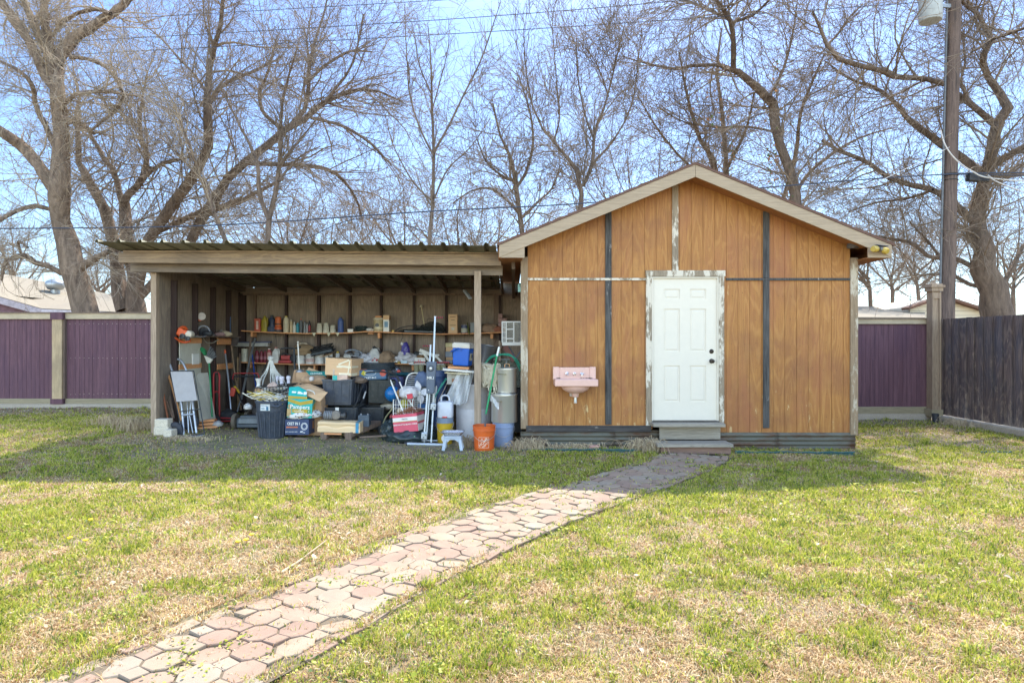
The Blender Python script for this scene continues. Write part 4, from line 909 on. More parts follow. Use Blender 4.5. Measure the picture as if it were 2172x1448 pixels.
def mk_lawn():
    rg = np.random.default_rng(77); off = lambda x, y: np.where(path_dist(x, y) < .41-.06*vnoise(x, y, 5, 71), .07*(vnoise(x, y, 9, 72) > .45)+.25*(path_dist(x, y) > .33), 1.)*(~inside_bld(x, y))
    x, y = scatter(rg, lambda x, y: off(x, y)*(.10+.88*greenness(x, y))*(1-.93*bare(x, y))*(.2+.8*(vnoise(x, y, 14, 24) > .32)), 780000)
    blades('green_grass', 'short fresh green grass of the lawn', rg, x, y, .018, .052, .0052, .8, GM, [.5, .33, .17])
    x, y = scatter(rg, lambda x, y: off(x, y)*(1-.55*greenness(x, y))*(1-.95*bare(x, y)), 860000)
    blades('dry_grass', 'flattened straw coloured dry grass of the lawn', rg, x, y, .012, .036, .005, 2.0, DM, [.45, .22, .33])
    # tufts of taller green grass
    tx, ty = scatter(rg, lambda x, y: off(x, y)*(.2+.8*greenness(x, y))*(1-bare(x, y)), 900)
    k = 26; x = np.repeat(tx, k)+rg.normal(0, .022, len(tx)*k); y = np.repeat(ty, k)+rg.normal(0, .022, len(ty)*k)
    ok = (path_dist(x, y) > .36) | (rg.random(len(x)) < .25); blades('grass_tufts', 'taller tufts of green grass', rg, x[ok], y[ok], .04, .085, .0045, .8, GM, [.5, .3, .2])
    # dead leaves
    x, y = scatter(rg, lambda x, y: np.where(path_dist(x, y) < .45, .25, 1)*(~inside_bld(x, y))*(.35+.65*(vnoise(x, y, 1.6, 51) > .5))+.0*x, 3600)
    x2, y2 = rg.uniform(-12, -5.2, 2600), rg.uniform(11.4, 12.85, 2600); x = np.concatenate([x, x2]); y = np.concatenate([y, y2])
    n = len(x); z = gz(x, y)+rg.uniform(.006, .022, n); s = rg.uniform(.008, .026, n); a = rg.uniform(0, 6.28, n)
    d1 = np.stack([np.cos(a), np.sin(a), rg.uniform(-.5, .5, n)], 1)*s[:, None]; d2 = np.stack([-np.sin(a), np.cos(a), rg.uniform(-.5, .5, n)], 1)*s[:, None]*rg.uniform(.35, .7, n)[:, None]
    P = np.stack([x, y, z], 1); u = np.array([0, 0, 1.])*s[:, None]*rg.uniform(-.1, .5, n)[:, None]
    V = np.stack([P-d1, P-d1*.3-d2+u, P+d1*.5-d2*.8+u, P+d1*1.1, P+d1*.4+d2+u, P-d1*.4+d2*.8+u], 1).reshape(-1, 3); i = np.arange(n)[:, None]*6
    Q = np.concatenate([i+np.array([[0, 1, 2, 3]]), i+np.array([[0, 3, 4, 5]])], 1).reshape(-1, 4)
    o = bpy.data.objects.new('dead_leaves', np_mesh('dead_leaves', V, Q, LM, np.repeat(rg.choice(2, n, p=[.35, .65]), 2), smooth=False)); C.objects.link(o); tag(o, 'scattered dry pale and brown leaves', 'leaves', None, 'stuff')
    # clover: round little leaves in mats along joints, path edges and over the lawn
    cx, cy = scatter(rg, lambda x, y: np.where(path_dist(x, y) < .47, 1., .4*greenness(x, y))*(1-bare(x, y))*(~inside_bld(x, y)), 2300, y1=10)
    k = 20; sg = .036; x = np.repeat(cx, k)+rg.normal(0, sg, len(cx)*k); y = np.repeat(cy, k)+rg.normal(0, sg, len(cx)*k)
    d = path_dist(x, y); ok = (~((d < .36) & (vnoise(x, y, 2.3, 61) < .56))); x, y = x[ok], y[ok]; n = len(x)
    z = gz(x, y)+rg.uniform(.014, .042, n); s = rg.uniform(.005, .0095, n)*np.maximum((y/3.5)**.5, 1); nr = rg.normal(0, .5, (n, 3)); nr[:, 2] = 1; nr /= np.linalg.norm(nr, axis=1, keepdims=True)
    e1 = np.cross(nr, [1, .2, 0]); e1 /= np.linalg.norm(e1, axis=1, keepdims=True); e2 = np.cross(nr, e1); P = np.stack([x, y, z], 1)
    ring = [P+(e1*np.cos(t)+e2*np.sin(t))*s[:, None] for t in np.arange(6)*np.pi/3]
    V = np.stack(ring, 1).reshape(-1, 3); i = np.arange(n)[:, None]*6; Q = np.concatenate([i+np.array([[0, 1, 2, 3]]), i+np.array([[0, 3, 4, 5]])], 1).reshape(-1, 4)
    o = bpy.data.objects.new('clover', np_mesh('clover', V, Q, GM, np.repeat(rg.choice(3, n, p=[.45, .25, .3]), 2), smooth=False)); C.objects.link(o); tag(o, 'low clover and creeping weeds', 'weeds', None, 'stuff')
mk_lawn()

def mk_vines():
    rg = np.random.default_rng(5); m = [leafmat('vine_leaf_green', (72, 92, 48), (104, 120, 66), .3), leafmat('vine_leaf_brown', (150, 96, 58), (176, 128, 84), .3)]
    tr = [o for o in C.objects if o.get('label', '').startswith('dark crooked bare tree behind the shed ridge')][0]; O = np.array(tr.location)
    P = []
    for px0, px1, y0, y1, n in ((1545, 1560, 300, 400, 70), (1628, 1650, 300, 400, 60), (1640, 1650, 130, 200, 40), (1470, 1560, 180, 330, 50), (1600, 1690, 250, 420, 50)):
        for k in range(n): P.append(tuple(at(rg.uniform(px0, px1), rg.uniform(y0, y1), 15.8+rg.normal(0, .4))))
    P = np.array(P); n = len(P); s = rg.uniform(.02, .045, n)[:, None]; a = rg.normal(0, 1, (n, 3)); a /= np.linalg.norm(a, axis=1, keepdims=True); b_ = np.cross(a, rg.normal(0, 1, (n, 3))); b_ /= np.linalg.norm(b_, axis=1, keepdims=True)
    V = np.stack([P-a*s, P+b_*s*.7, P+a*s, P-b_*s*.7], 1).reshape(-1, 3)-O; Q = np.arange(n*4).reshape(-1, 4)
    o = bpy.data.objects.new('vine_leaves', np_mesh('vine_leaves', V, Q, m, rg.choice(2, n), smooth=False)); C.objects.link(o); o.parent = tr; o['kind'] = 'stuff'
mk_vines()
# ---------------------------------------------------------------- builders for the clutter
SHU = [(511, 700), (540, 702), (605, 705), (650, 706), (700, 706), (745, 704.5), (775, 702), (800, 702.5), (860, 705.5), (930, 707.5), (1000, 706), (1064, 703.5)]
SHL = [(511, 767), (560, 769.5), (640, 772), (700, 772), (760, 771), (835, 770.5), (880, 771), (1000, 773)]
YS = 11.96
def shz(lv, px):
    S = SHU if lv else SHL; return sz(float(np.interp(px, [a for a, _ in S], [b for _, b in S])), 11.85)
def shx(px): return sx(px, YS)
red = (168, 52, 50); blk = (44, 46, 50); wht = (226, 224, 218); GB = 'bottles and cans on the upper shelf'
def lathed(name, label, cat, x, y, z, w, h, kind, col, capcol=None, group=None, rough=.45, d=None, rz=0, metal=0, band=None, n=20):
    t = thing(name, label, cat, (x, y, z), rz, group); r = w/2; ay = (d/w if d else 1); m = pm(col, rough, metal)
    pr = {'can': [(1, 0), (1, 1)], 'round': [(.92, 0), (1, .02), (1, .62), (.93, .7), (.55, .82), (.38, .86), (.36, .9)], 'spray': [(.96, 0), (1, .01), (1, .8), (.8, .85), (.6, .87)],
          'tall': [(.92, 0), (1, .02), (1, .72), (.8, .84), (.45, .92), (.42, .94)], 'cone': [(.96, 0), (1, .03), (.7, .95), (.62, 1), (.58, .99)], 'waist': [(.95, 0), (1, .05), (1, .3), (.7, .48), (.75, .55), (.95, .7), (.5, .86), (.4, .88)]}[kind]
    body = part('body', B().lathe([(a*r, b*h) for a, b in pr], n=n, ay=ay), m, t, smooth=True)
    if capcol:
        top = pr[-1][1]*h; a = pr[-1][0]*r*1.12
        part('cap', B().lathe([(a, top-.004), (a, h-.003), (a*.85, h)], n=14, ay=ay if kind == 'can' else 1), pm(capcol, .4), t, smooth=True)
    if band:
        z0, z1, bc = band; part('paper_label', B().lathe([(r*1.012, z0*h), (r*1.012, z1*h)], n=n, ay=ay, cap=False), pm(bc, .5), t, smooth=True)
    return t
def jug(name, label, x, y, z, w, h, col, capcol, cat='jug', group=None, d=None):
    t = thing(name, label, cat, (x, y, z), 0, group); r = w/2*.95; ay = (d or w*.8)/w; m = pm(col, .45)
    part('body', B().lathe([(r*.95, 0), (r, .012), (r, h*.62), (r*.85, h*.74), (r*.42, h*.88), (r*.3, h*.93)], n=24, ay=ay, sq=2.5), m, t, smooth=True)
    part('cap', B().lathe([(r*.36, h*.92), (r*.36, h), (r*.28, h)], n=14), pm(capcol, .4), t)
    part('handle', B().tube(cr([(r*.3, 0, h*.88), (r*.8, 0, h*.86), (r*1.0, 0, h*.7), (r*.93, 0, h*.5)], 5), r*.14, 8), m, t, smooth=True)
    return t
def carton(name, label, cat, c, dim, mat, rz=0, flaps=False, rot=None, group=None, tape=None):
    """c = centre of the base"""
    w_, d, h = dim; t = thing(name, label, cat, c, rz, group, rot=rot); b = B(); th = .005
    if flaps:
        for s in (-1, 1): b.box((s*(w_/2-th/2), 0, h/2), (th, d, h)); b.box((0, s*(d/2-th/2), h/2), (w_-2*th-.001, th, h))
        b.box((0, 0, th), (w_-.012, d-.012, th)); part('body', b, mat, t)
        f = B().add([(-w_/2, d/2, h), (w_/2, d/2, h), (w_/2, d/2+.08, h+.14), (-w_/2, d/2+.07, h+.15)], [(0, 1, 2, 3)])
        part('flap', f, mat, t, thick=.004); part('flap', B().add([(w_/2, -d/2, h), (w_/2, d/2, h), (w_/2+.13, d/2, h-.05), (w_/2+.12, -d/2, h-.08)], [(0, 1, 2, 3)]), mat, t, thick=.004)
    else: part('body', b.box((0, 0, h/2), (w_, d, h)), mat, t, bev=.004)
    if tape: part('tape', B().box((0, -d/2-.0008, h/2), (w_*.12, .001, h*.98)).box((0, 0, h+.0008), (w_*.12, d, .001)), pm(tape, .3), t)
    return t
def blob(w_, d, h, seed, amp=.22, sub=4, fr=3.2, flat=.12, fold=1.0):
    bm = bmesh.new(); bmesh.ops.create_icosphere(bm, subdivisions=sub, radius=1); o = Vector((seed*3.7, seed*1.3, seed*7.1)); V = []
    for v in bm.verts:
        p = v.co.copy(); n1 = noise.noise(p*fr*.5+o); n2 = 1-abs(noise.noise(p*fr+o*2))*2; n3 = 1-abs(noise.noise(p*fr*2.7+o))*2
        q = p*(1+amp*(n1*1.1+.45*n2*fold+.22*n3*fold)); z = q.z
        z = max(z, -1+flat*2+.04*n1); V.append((q.x*w_/2, q.y*d/2, (z+1-flat*2)*h/2/(1-flat)))
    Fc = [tuple(v.index for v in f.verts) for f in bm.faces]; bm.free(); return B().add(V, Fc)
def lump(name, label, cat, x, y, z, w_, d, h, col, seed, rough=.6, part_name=None, amp=.22, rz=0, group=None, mat=None, **k):
    t = thing(name, label, cat, (x, y, z), rz, group); part(part_name or 'body', blob(w_, d, h, seed, amp, **k), mat or pm(col, rough), t, smooth=False); 
    for p in t.children: 
        for f in p.data.polygons: f.use_smooth = True
    return t
def tang(rg, n, c, dim, r, mi=0, pts=7, b=None, sides=5):
    b = b or B(); c = Vector(c)
    for i in range(n):
        P = []; a = rg.uniform(0, 6.28)
        for k in range(pts):
            a += rg.uniform(.4, 1.4); q = rg.uniform(.45, 1); P.append(c+Vector((math.cos(a)*dim[0]/2*q, math.sin(a)*dim[1]/2*q, rg.uniform(-.5, .5)*dim[2])))
        b.tube(cr(P, 5), r*rg.uniform(.8, 1.2), sides, mi if isinstance(mi, int) else rg.choice(mi))
    return b
def tote(label, x, y, z, w_, d, h, rz=0, col=(58, 62, 70), rot=None, n=4, group='black storage totes'):
    t = thing('storage_tote', label, 'storage tote', (x, y, z), rz, group, rot=rot); m = pm(col, .42, dirt=.35)
    k = .86; b = B(); th = .004
    def ring(q, zz, off=0): return [(-w_/2*q-off, -d/2*q-off, zz), (w_/2*q+off, -d/2*q-off, zz), (w_/2*q+off, d/2*q+off, zz), (-w_/2*q-off, d/2*q+off, zz)]
    L = [ring(k, 0), ring(.985, h*.96), ring(.965, h*.96), ring(k-.03, .01)]
    V = sum(L, []); Fq = [(3, 2, 1, 0)]
    for j in range(3): Fq += [(j*4+i, j*4+(i+1) % 4, j*4+4+(i+1) % 4, j*4+4+i) for i in range(4)]
    Fq.append((12, 13, 14, 15)); part('body', b.add(V, Fq), m, t, bev=.006)
    b = B()
    for s in (-1, 1):
        b.box((0, s*(d/2*.99), h*.965), (w_*1.02, .022, .022)); b.box((s*(w_/2*.99), 0, h*.965), (.022, d*.95, .022))
        b.box((0, s*(d/2*.985), h*.93), (w_*.92, .012, .02)); b.box((s*(w_/2*.985), 0, h*.93), (.012, d*.9, .02))
    part('rim', b, m, t, bev=.004)
    b = B()
    for i in range(n):
        f = -.42+.84*i/(n-1)
        b.bar((w_*f*k, -d/2*k-.001, .02), (w_*f*.97, -d/2*.985, h*.92), .012, .014, up=(0, 1, 0))
        b.bar((w_/2*k+.001, d*f*k, .02), (w_/2*.985, d*f*.97, h*.92), .012, .014, up=(1, 0, 0))
    b.box((0, -d/2*.9-.006, h*.12), (w_*.72, .008, .012)); part('ribs', b, m, t, bev=.002)
    return t
def bucket(name, label, x, y, z, w_, h, col, rimcol=None, group=None, handle=True, cat='bucket', hang=True, rough=.45, full=None):
    t = thing(name, label, cat, (x, y, z), 0, group); r = w_/2; m = pm(col, rough, dirt=.18, var=.06)
    part('body', B().lathe([(r*.84, 0), (r*.85, .004), (r*.965, h*.985), (r*.97, h), (r*.94, h), (r*.83, .012), (0, .012)], n=36, cap=False), m, t, smooth=True)
    part('rim', B().lathe([(r*.955, h*.80), (r*1.0, h*.80), (r*1.0, h*.83), (r*.965, h*.835), (r*.965, h*.9), (r*.99, h*.905), (r*.99, h*.925), (r*.975, h*.93), (r*1.0, h*.975), (r*1.0, h), (r*.96, h)], n=36, cap=False), pm(rimcol or col, rough, var=.06, dirt=.12), t, smooth=True)
    if handle:
        s = -1 if hang else 1
        part('handle', B().tube(cr([(-r*1.01, 0, h*.82), (-r*.95, -r*.45, h*.66), (-r*.5, -r*1.0, h*.5), (0, -r*1.12, h*.44), (r*.5, -r*1.0, h*.5), (r*.95, -r*.45, h*.66), (r*1.01, 0, h*.82)], 5), .0028, 6), pm((190, 186, 180), .4, .6), t, smooth=True)
    return t
def rod(name, label, cat, pts, r, mat, group=None, tip=None, n=8):
    P = [at(*p) for p in pts]; O = P[0].copy() if P[0].z < P[-1].z else P[-1].copy(); t = thing(name, label, cat, O, group=group)
    part('shaft', B().tube([p-O for p in P], r, n), mat, t, smooth=True)
    if tip:
        (a, c, rr, mt, nm) = tip; part(nm, B().tube([at(*a)-O, at(*c)-O], rr, n), mt, t, smooth=True)
    return t
def boxpx(b, x0, y0, x1, y1, Y, d, mi=0, O=Vector((0, 0, 0))):
    """axis-aligned box whose front face at depth Y spans these photograph coordinates"""
    b.box(Vector(((sx(x0, Y)+sx(x1, Y))/2, Y+d/2, (sz(y0, Y)+sz(y1, Y))/2))-O, (abs(sx(x1, Y)-sx(x0, Y)), d, abs(sz(y0, Y)-sz(y1, Y))), mi=mi); return b
M_card = wood('corrugated_cardboard', (178, 146, 112), (196, 164, 130), along='X', grain=8, fine=.3, rough=.85)
M_card2 = wood('darker_cardboard', (156, 126, 98), (178, 146, 116), along='X', grain=8, fine=.3, rough=.85)
M_steel = t_metal('brushed_pot_steel', (206, 206, 202), (228, 226, 222), (170, 150, 120), .68, .32, .75, (1, 1, .2))
M_white = pm(wht, .45, var=.05, dirt=.2); M_blk = pm(blk, .5); M_grey = pm((150, 154, 160), .45); M_red = pm((176, 50, 54), .4)
M_alu = pm((190, 194, 200), .35, .7, var=.06, dirt=.15); M_text = pm((236, 236, 232), .6, var=.02, dirt=0)
M_plast = None
def clearmat(name, rgb, alpha, rough=.3):
    t = NT(name); co = t.co(); n1 = t.noise(co, 14, 5, .6); t.bump(n1, .5, .02); t.fin(lin(rgb), rough); t.l(t.math('MULTIPLY_ADD', n1, .3, alpha), t.b.inputs['Alpha']); return t.m
M_film = clearmat('plastic_film', (226, 230, 234), .42, .25); M_glassg = clearmat('greenish_glass', (92, 110, 100), .35, .12)
# ---------------------------------------------------------------- upper shelf
U = lambda px: shz(1, px)+.001
L = lambda px: shz(0, px)+.001
s_ = YS/F
def on_shelf(f, lv, x0, x1, top, **k):
    px = (x0+x1)/2; z = (U if lv else L)(px); zt = sz(top, YS); return shx(px), YS, z, (x1-x0)*s_, zt-z
def shelf_lathed(name, label, cat, lv, x0, x1, top, kind, col, **k):
    x, y, z, w_, h = on_shelf(0, lv, x0, x1, top); return lathed(name, label, cat, x, k.pop('y', y), z, w_, h, kind, col, **k)
def shelf_items():
    x, y, z, w_, h = on_shelf(0, 1, 541, 553.5, 674)
    t = carton('oil_can', 'flat orange-red rectangular tin, first on the left of the upper shelf', 'can', (x, y, z), (w_, .07, h-.012), pm((184, 84, 62), .4), group=GB)
    part('cap', B().lathe([(.014, h-.012), (.014, h+.004)], (w_*.25, 0, 0), n=12), pm((60, 52, 50), .4), t); part('paper_label', B().box((0, -.0362, h*.45), (w_*.36, .001, h*.62)), pm((226, 196, 180), .5), t)
    x, y, z, w_, h = on_shelf(0, 1, 555, 568, 669); jug('bottle', 'olive yellow oil jug beside the orange-red tin', x, y, z, w_, h, (158, 142, 40), (140, 128, 44), 'jug', GB)
    x, y, z, w_, h = on_shelf(0, 1, 570, 584, 668); t = lathed('power_tool', 'dark blue cordless tool standing left of the orange sander', 'power tool', x, y, z, w_, h, 'waist', (52, 66, 92), (40, 44, 52)); part('battery_pack', B().box((0, -.01, h*.16), (w_*1.1, .1, h*.3)), pm((44, 58, 84), .5), t, bev=.01)
    x, y, z, w_, h = on_shelf(0, 1, 582, 598, 672)
    t = thing('orbital_sander', 'orange and grey upright sander on the upper shelf', 'power tool', (x, y, z))
    part('pad', B().lathe([(w_*.5, 0), (w_*.56, .02), (w_*.5, .05)], n=24), pm((70, 70, 74), .6), t, smooth=True); part('skirt', B().lathe([(w_*.5, .05), (w_*.5, .09), (w_*.38, .11)], n=24), pm((196, 92, 52), .5), t, smooth=True)
    part('body', B().lathe([(w_*.36, .10), (w_*.40, .12), (w_*.40, h*.92), (w_*.34, h)], n=20), pm((206, 108, 62), .5), t, smooth=True); part('strap', B().lathe([(w_*.41, .14), (w_*.41, .16)], n=20, cap=False), M_blk, t)
    for a in [('bottle', 'tall cream bottle with yellow neck on the upper shelf', 'bottle', 601, 613, 670, 'tall', (206, 196, 170), dict(capcol=(196, 176, 84))),
              ('spray_can', 'slim tan spray can right of the tall cream bottle', 'spray can', 614.5, 620.5, 678, 'spray', (206, 184, 148), dict(capcol=(190, 178, 160))),
              ('bottle', 'short white squeeze bottle with pointed tip', 'bottle', 621, 628, 683, 'round', (212, 212, 202), dict(capcol=wht)),
              ('spray_can', 'bright teal spray can on the upper shelf', 'spray can', 628.2, 634.5, 684.5, 'spray', (52, 140, 158), dict(capcol=(70, 150, 170))),
              ('spray_bottle', 'grey bottle with orange nozzle right of the teal can', 'bottle', 635, 642, 676, 'tall', (92, 98, 104), dict(capcol=(196, 92, 50))),
              ('bottle', 'light grey narrow-waisted bottle between two dark ones', 'bottle', 643.5, 649, 680, 'waist', (140, 144, 146), dict(capcol=(70, 72, 76))),
              ('spray_can', 'pale grey slim can touching the dark red-labelled bottle', 'spray can', 649.6, 653.4, 684, 'spray', (168, 172, 176), dict(capcol=(80, 82, 86))),
              ('bottle', 'dark bottle with a red label, last of the bottle row', 'bottle', 653.8, 659, 680, 'tall', (48, 50, 58), dict(capcol=(30, 32, 36), band=(.12, .62, (150, 46, 50)))),
              ('drinking_bottle', 'blue bottle with loop cap near the middle of the upper shelf', 'bottle', 716.5, 729, 672, 'tall', (74, 98, 158), dict(capcol=(72, 76, 92)))]:
        shelf_lathed(a[0], a[1], a[2], 1, a[3], a[4], a[5], a[6], a[7], group=GB, **a[8])
    g = 'upturned cream pots on the upper shelf'
    for x0, x1, top, lab in ((671, 684.5, 685.5, 'upturned cream pot, left one of three on the upper shelf'), (685, 699, 685, 'upturned cream pot, middle one of three'), (699.5, 712.5, 689.5, 'upturned cream pot, right and smallest of three')):
        x, y, z, w_, h = on_shelf(0, 1, x0, x1, top); t = thing('flower_pot', lab, 'pot', (x, y, z), 0, g); part('body', B().lathe([(w_*.5, 0), (w_*.5, .015), (w_*.47, .02), (w_*.36, h), (0, h)], n=24, cap=False), pm((206, 200, 182), .7), t, smooth=True)
    for i, (cx, lab) in enumerate(((666, 'left'), (697, 'middle'), (716, 'right'))):
        x = sx(cx, 11.84); z = U(cx)
        t = thing('cloth_scrap', 'pale cloth corner hanging over the upper shelf edge, %s one of three' % lab, 'cloth', (x, 11.84, z), 0, 'cloth corners hanging over the shelf'); w_ = .075
        part('cloth', B().add([(-w_/2, .0, .004), (w_/2, .0, .004), (.006, -.012, -.072), (-w_/2, .12, .006), (w_/2, .12, .006)], [(0, 1, 2), (0, 3, 4, 1)]), pm((204, 196, 168), .9), t, thick=.004)
    x, y, z, w_, h = on_shelf(0, 1, 738, 750, 697.5); carton('small_box', 'tiny white box on the upper shelf right of the blue bottle', 'box', (x, y, z), (w_, .08, h), M_white)
    rg = random.Random(3); x = shx(766); z = U(766)
    t = thing('cable_heap', 'dark green cable heap on the upper shelf', 'cable', (x, YS, z)); part('cable', tang(rg, 16, (0, 0, .055), (.25, .16, .10), .006), pm((42, 58, 58), .5), t, smooth=True)
    lump('rag', 'small crumpled white rag beside the tan paint can', 'rag', shx(785), YS, U(785), .14, .12, .06, (214, 210, 204), 5)
    x, y, z, w_, h = on_shelf(0, 1, 793, 813, 679)
    t = thing('paint_can', 'cream paint can with a round dark emblem, wood and rag on its lid', 'paint can', (x, y, z)); part('body', B().lathe([(w_*.5, 0), (w_*.5, h), (w_*.47, h), (w_*.47, h-.005), (0, h-.005)], n=28, cap=False), pm((186, 170, 132), .5), t, smooth=True)
    part('emblem', B().lathe([(.036, 0), (.036, .003), (0, .003)], (0, 0, 0), axis='Y', n=18), pm((70, 72, 70), .4), t, loc=(-.01, -w_*.5-.0005, h*.55)); part('paper_label', B().lathe([(w_*.505, h*.22), (w_*.505, h*.38)], n=28, cap=False), pm((222, 210, 176), .5), t)
    part('handle', B().tube(cr([(-w_*.5, -.01, h*.8), (-w_*.3, -w_*.5, h*.45), (w_*.3, -w_*.5, h*.45), (w_*.5, -.01, h*.8)], 5), .002, 5), M_alu, t)
    lump('rag', 'off-white folded rag lying on top of the cream paint can', 'rag', x, y, z+h+.001, .19, .13, .05, (206, 194, 170), 7)
    tag(part('wood_block', B().box((0, 0, 0), (.11, .07, .03)), W_shelf, bev=.003), 'small tan wood block on the rag above the cream paint can', 'wood block').location = (x, y, z+h+.066)
    x, y, z, w_, h = on_shelf(0, 1, 814.5, 827, 669)
    t = carton('product_box', 'upright white and tan box picturing a blue cabinet', 'box', (x+.005, y-.03, z), (w_, .14, h), M_white); part('top_band', B().box((0, 0, h*.87), (w_+.003, .143, h*.27)), M_card, t); part('picture', B().box((0, -.0712, h*.45), (w_*.6, .001, h*.34)), pm((112, 150, 180), .5), t)
    x, y, z, w_, h = on_shelf(0, 1, 830, 838, 700); lathed('small_tin', 'tiny brass tin on the upper shelf', 'tin', x, y, z, w_, h, 'can', (190, 160, 92), metal=.3)
    # landing net
    O = Vector((shx(893), YS, U(893))); t = thing('landing_net', 'black fishing net with long hoop lying on the upper shelf', 'fishing net', O)
    hoop = cr([at(836, 703, 11.9), at(850, 695, 11.95), at(880, 690, 12.0), at(905, 694, 12.0), at(925, 701, 11.95), at(938, 706, 11.9), at(900, 705, 11.86), at(860, 704.5, 11.86)], 5)
    part('hoop', B().tube([p-O for p in hoop], .008, 7, closed=True), M_blk, t, smooth=True); rg = random.Random(9)
    part('netting', tang(rg, 26, (0.12, .0, .07), (.55, .18, .13), .0025, b=tang(rg, 22, (-.2, 0, .04), (.5, .18, .07), .0025)), pm((34, 44, 46), .8), t)
    part('mesh_bag', blob(.42, .12, .2, 4, .2).mesh('mesh_bag', [clearmat('black_mesh', (28, 34, 36), .35, .9)]), None, t, loc=(.22, .02, 0.0))
    rod('metal_tube', 'silver tube lying on the upper shelf in front of the net', 'tube', [(858, 702.5, 11.88), (922, 704.5, 11.88)], .016, M_alu)
    t = rod('mallet', 'pale handled mallet leaning against the back wall above the net', 'mallet', [(900, 690, 12.0), (894, 652, 12.07)], .009, pm((196, 186, 150), .6)); part('head', B().lathe([(.012, 0), (.03, .004), (.032, .03), (.02, .045)], at(893.5, 652, 12.07)-t.location, n=14), pm((190, 184, 160), .6), t, smooth=True)
    O = at(912, 704, 12.0); t = thing('small_net', 'small black heart-shaped hand net standing on the upper shelf', 'net', O)
    part('hoop', B().tube([at(*p)-O for p in ((912, 702, 12), (906, 688, 12.02), (906, 677, 12.02), (912, 675, 12.02), (919, 678, 12.02), (918, 686, 12.02))], .006, 6), M_blk, t)
    x, y, z, w_, h = on_shelf(0, 1, 952, 971, 666.5); t = carton('cardboard_box', 'tall brown cardboard box on the upper shelf with faint print', 'box', (x, y-.02, z), (w_, .14, h), M_card)
    for k, zz in enumerate((.86, .7, .42)): part('printed_line', B().box((0, -.0707, h*zz), (w_*(.6 if k != 1 else .4), .001, .008)), pm((110, 88, 70), .8), t)
    part('torn_label', B().box((.0, -.0708, h*.24), (w_*.34, .001, h*.14), rot=(0, 12, 0)), pm((206, 200, 190), .6), t)
    shelf_lathed('canister', 'short navy and white canister right of the tall cardboard box', 'canister', 1, 978, 993, 689, 'can', (70, 76, 110), capcol=wht, band=(.1, .6, (176, 176, 160)))
    rod('strap', 'olive green strap hanging over the upper shelf edge', 'strap', [(996, 709, 11.835), (994, 702, 11.84), (992, 690, 11.9), (991, 684, 12.0)], .008, pm((110, 120, 60), .7))
    x, y, z, w_, h = on_shelf(0, 1, 998, 1020, 684); carton('plastic_bin', 'dark clear plastic bin on the upper shelf beside the middle post', 'bin', (x, y, z), (w_, .18, h), pm((84, 94, 100), .3))
    lump('paper_sack', 'slumped brown paper sack on the right end of the upper shelf', 'sack', shx(1040), YS, U(1040), .32, .17, .16, (150, 124, 104), 8, rough=.85)
    lump('paper_sack', 'crumpled rust coloured sack at the far right shelf end', 'sack', shx(1056), YS-.02, U(1056), .2, .15, .11, (150, 96, 76), 9, rough=.85)
    g = 'pink bricks stacked at the end of the upper shelf'; m = t_conc('pink_brick', (150, 118, 116), (178, 146, 142)); 
    for k, (a, zz, lab) in enumerate(((1061.5, 689.5, 'lowest pink brick left in the stack by the white window sash'), (1061.5, 679.8, 'middle pink brick left in the stack by the sash'), (1070.5, 679.8, 'pink brick right of the middle one in the stack by the sash'), (1061.5, 670.2, 'top pink brick in the stack by the sash'), (1070.5, 689.5, 'lowest right pink brick, half hidden by the sash'))):
        tag(part('brick', B().box((0, 0, 0), (.078, .18, .082)), m, bev=.004), lab, 'brick', g).location = at(a, zz, 12.0)+Vector((0, 0, .0))
    tag(part('wood_block', B().box((0, 0, 0), (.16, .2, .085)), W_shelf, bev=.003), 'orange wood block under the pink bricks', 'wood block').location = at(1066, 698.8, 12.0)
    # ---- lower shelf
    O = at(534, 732, 11.9); t = thing('tube_light', 'grey and blue fluorescent light fixture lying across cans on the lower shelf', 'light fixture', O)
    part('housing', B().box((0, .04, .01), (.62, .12, .07), rot=(0, 0, 0)), pm((172, 172, 166), .5), t, bev=.006); part('cover', B().box((.02, .05, .055), (.64, .11, .03), rot=(0, -1, 0)), pm((74, 78, 104), .5), t, bev=.005)
    shelf_lathed('canister', 'tall off-white canister at the left end of the lower shelf', 'canister', 0, 512.5, 526, 739, 'can', (204, 202, 186), group=None)
    g = 'dark red bottles on the lower shelf'
    for x0, x1, top, lab in ((541, 549.5, 741, 'dark red bottle with white print, left one of three'), (551, 558, 742, 'dark red bottle, middle one of three'), (559, 565, 742, 'dark red bottle, narrow right one of three')): shelf_lathed('bottle', lab, 'bottle', 0, x0, x1, top, 'tall', (128, 40, 58), capcol=(60, 44, 48), group=g, band=(.25, .5, (168, 110, 120)))
    shelf_lathed('canister', 'pink canister with white cap between red bottles and milk jug', 'canister', 0, 566, 576, 738.5, 'tall', (176, 92, 92), capcol=wht, band=(.3, .7, (206, 160, 150)))
    x, y, z, w_, h = on_shelf(0, 0, 578, 593, 736); jug('milk_jug', 'translucent white milk jug with pink cap on the lower shelf', x, y, z, w_, h, (216, 216, 212), (206, 130, 124))
    O = at(607, 772, 11.85); t = thing('belt_sander', 'red and black belt sander on the lower shelf', 'power tool', (O.x, 11.93, L(607)))
    part('base', B().box((-.04, 0, .035), (.24, .12, .055)), pm((180, 62, 62), .5), t, bev=.012); part('body', B().box((-.03, 0, .11), (.17, .1, .085)), pm((186, 70, 68), .5), t, bev=.018)
    part('dust_bag', blob(.14, .13, .14, 12, .1), pm((56, 56, 60), .8), t, loc=(.11, 0, .03), smooth=True); part('grip', B().tube(cr([(-.11, 0, .12), (-.1, 0, .18), (-.03, 0, .185), (.02, 0, .15)], 4), .014, 8), M_blk, t, smooth=True)
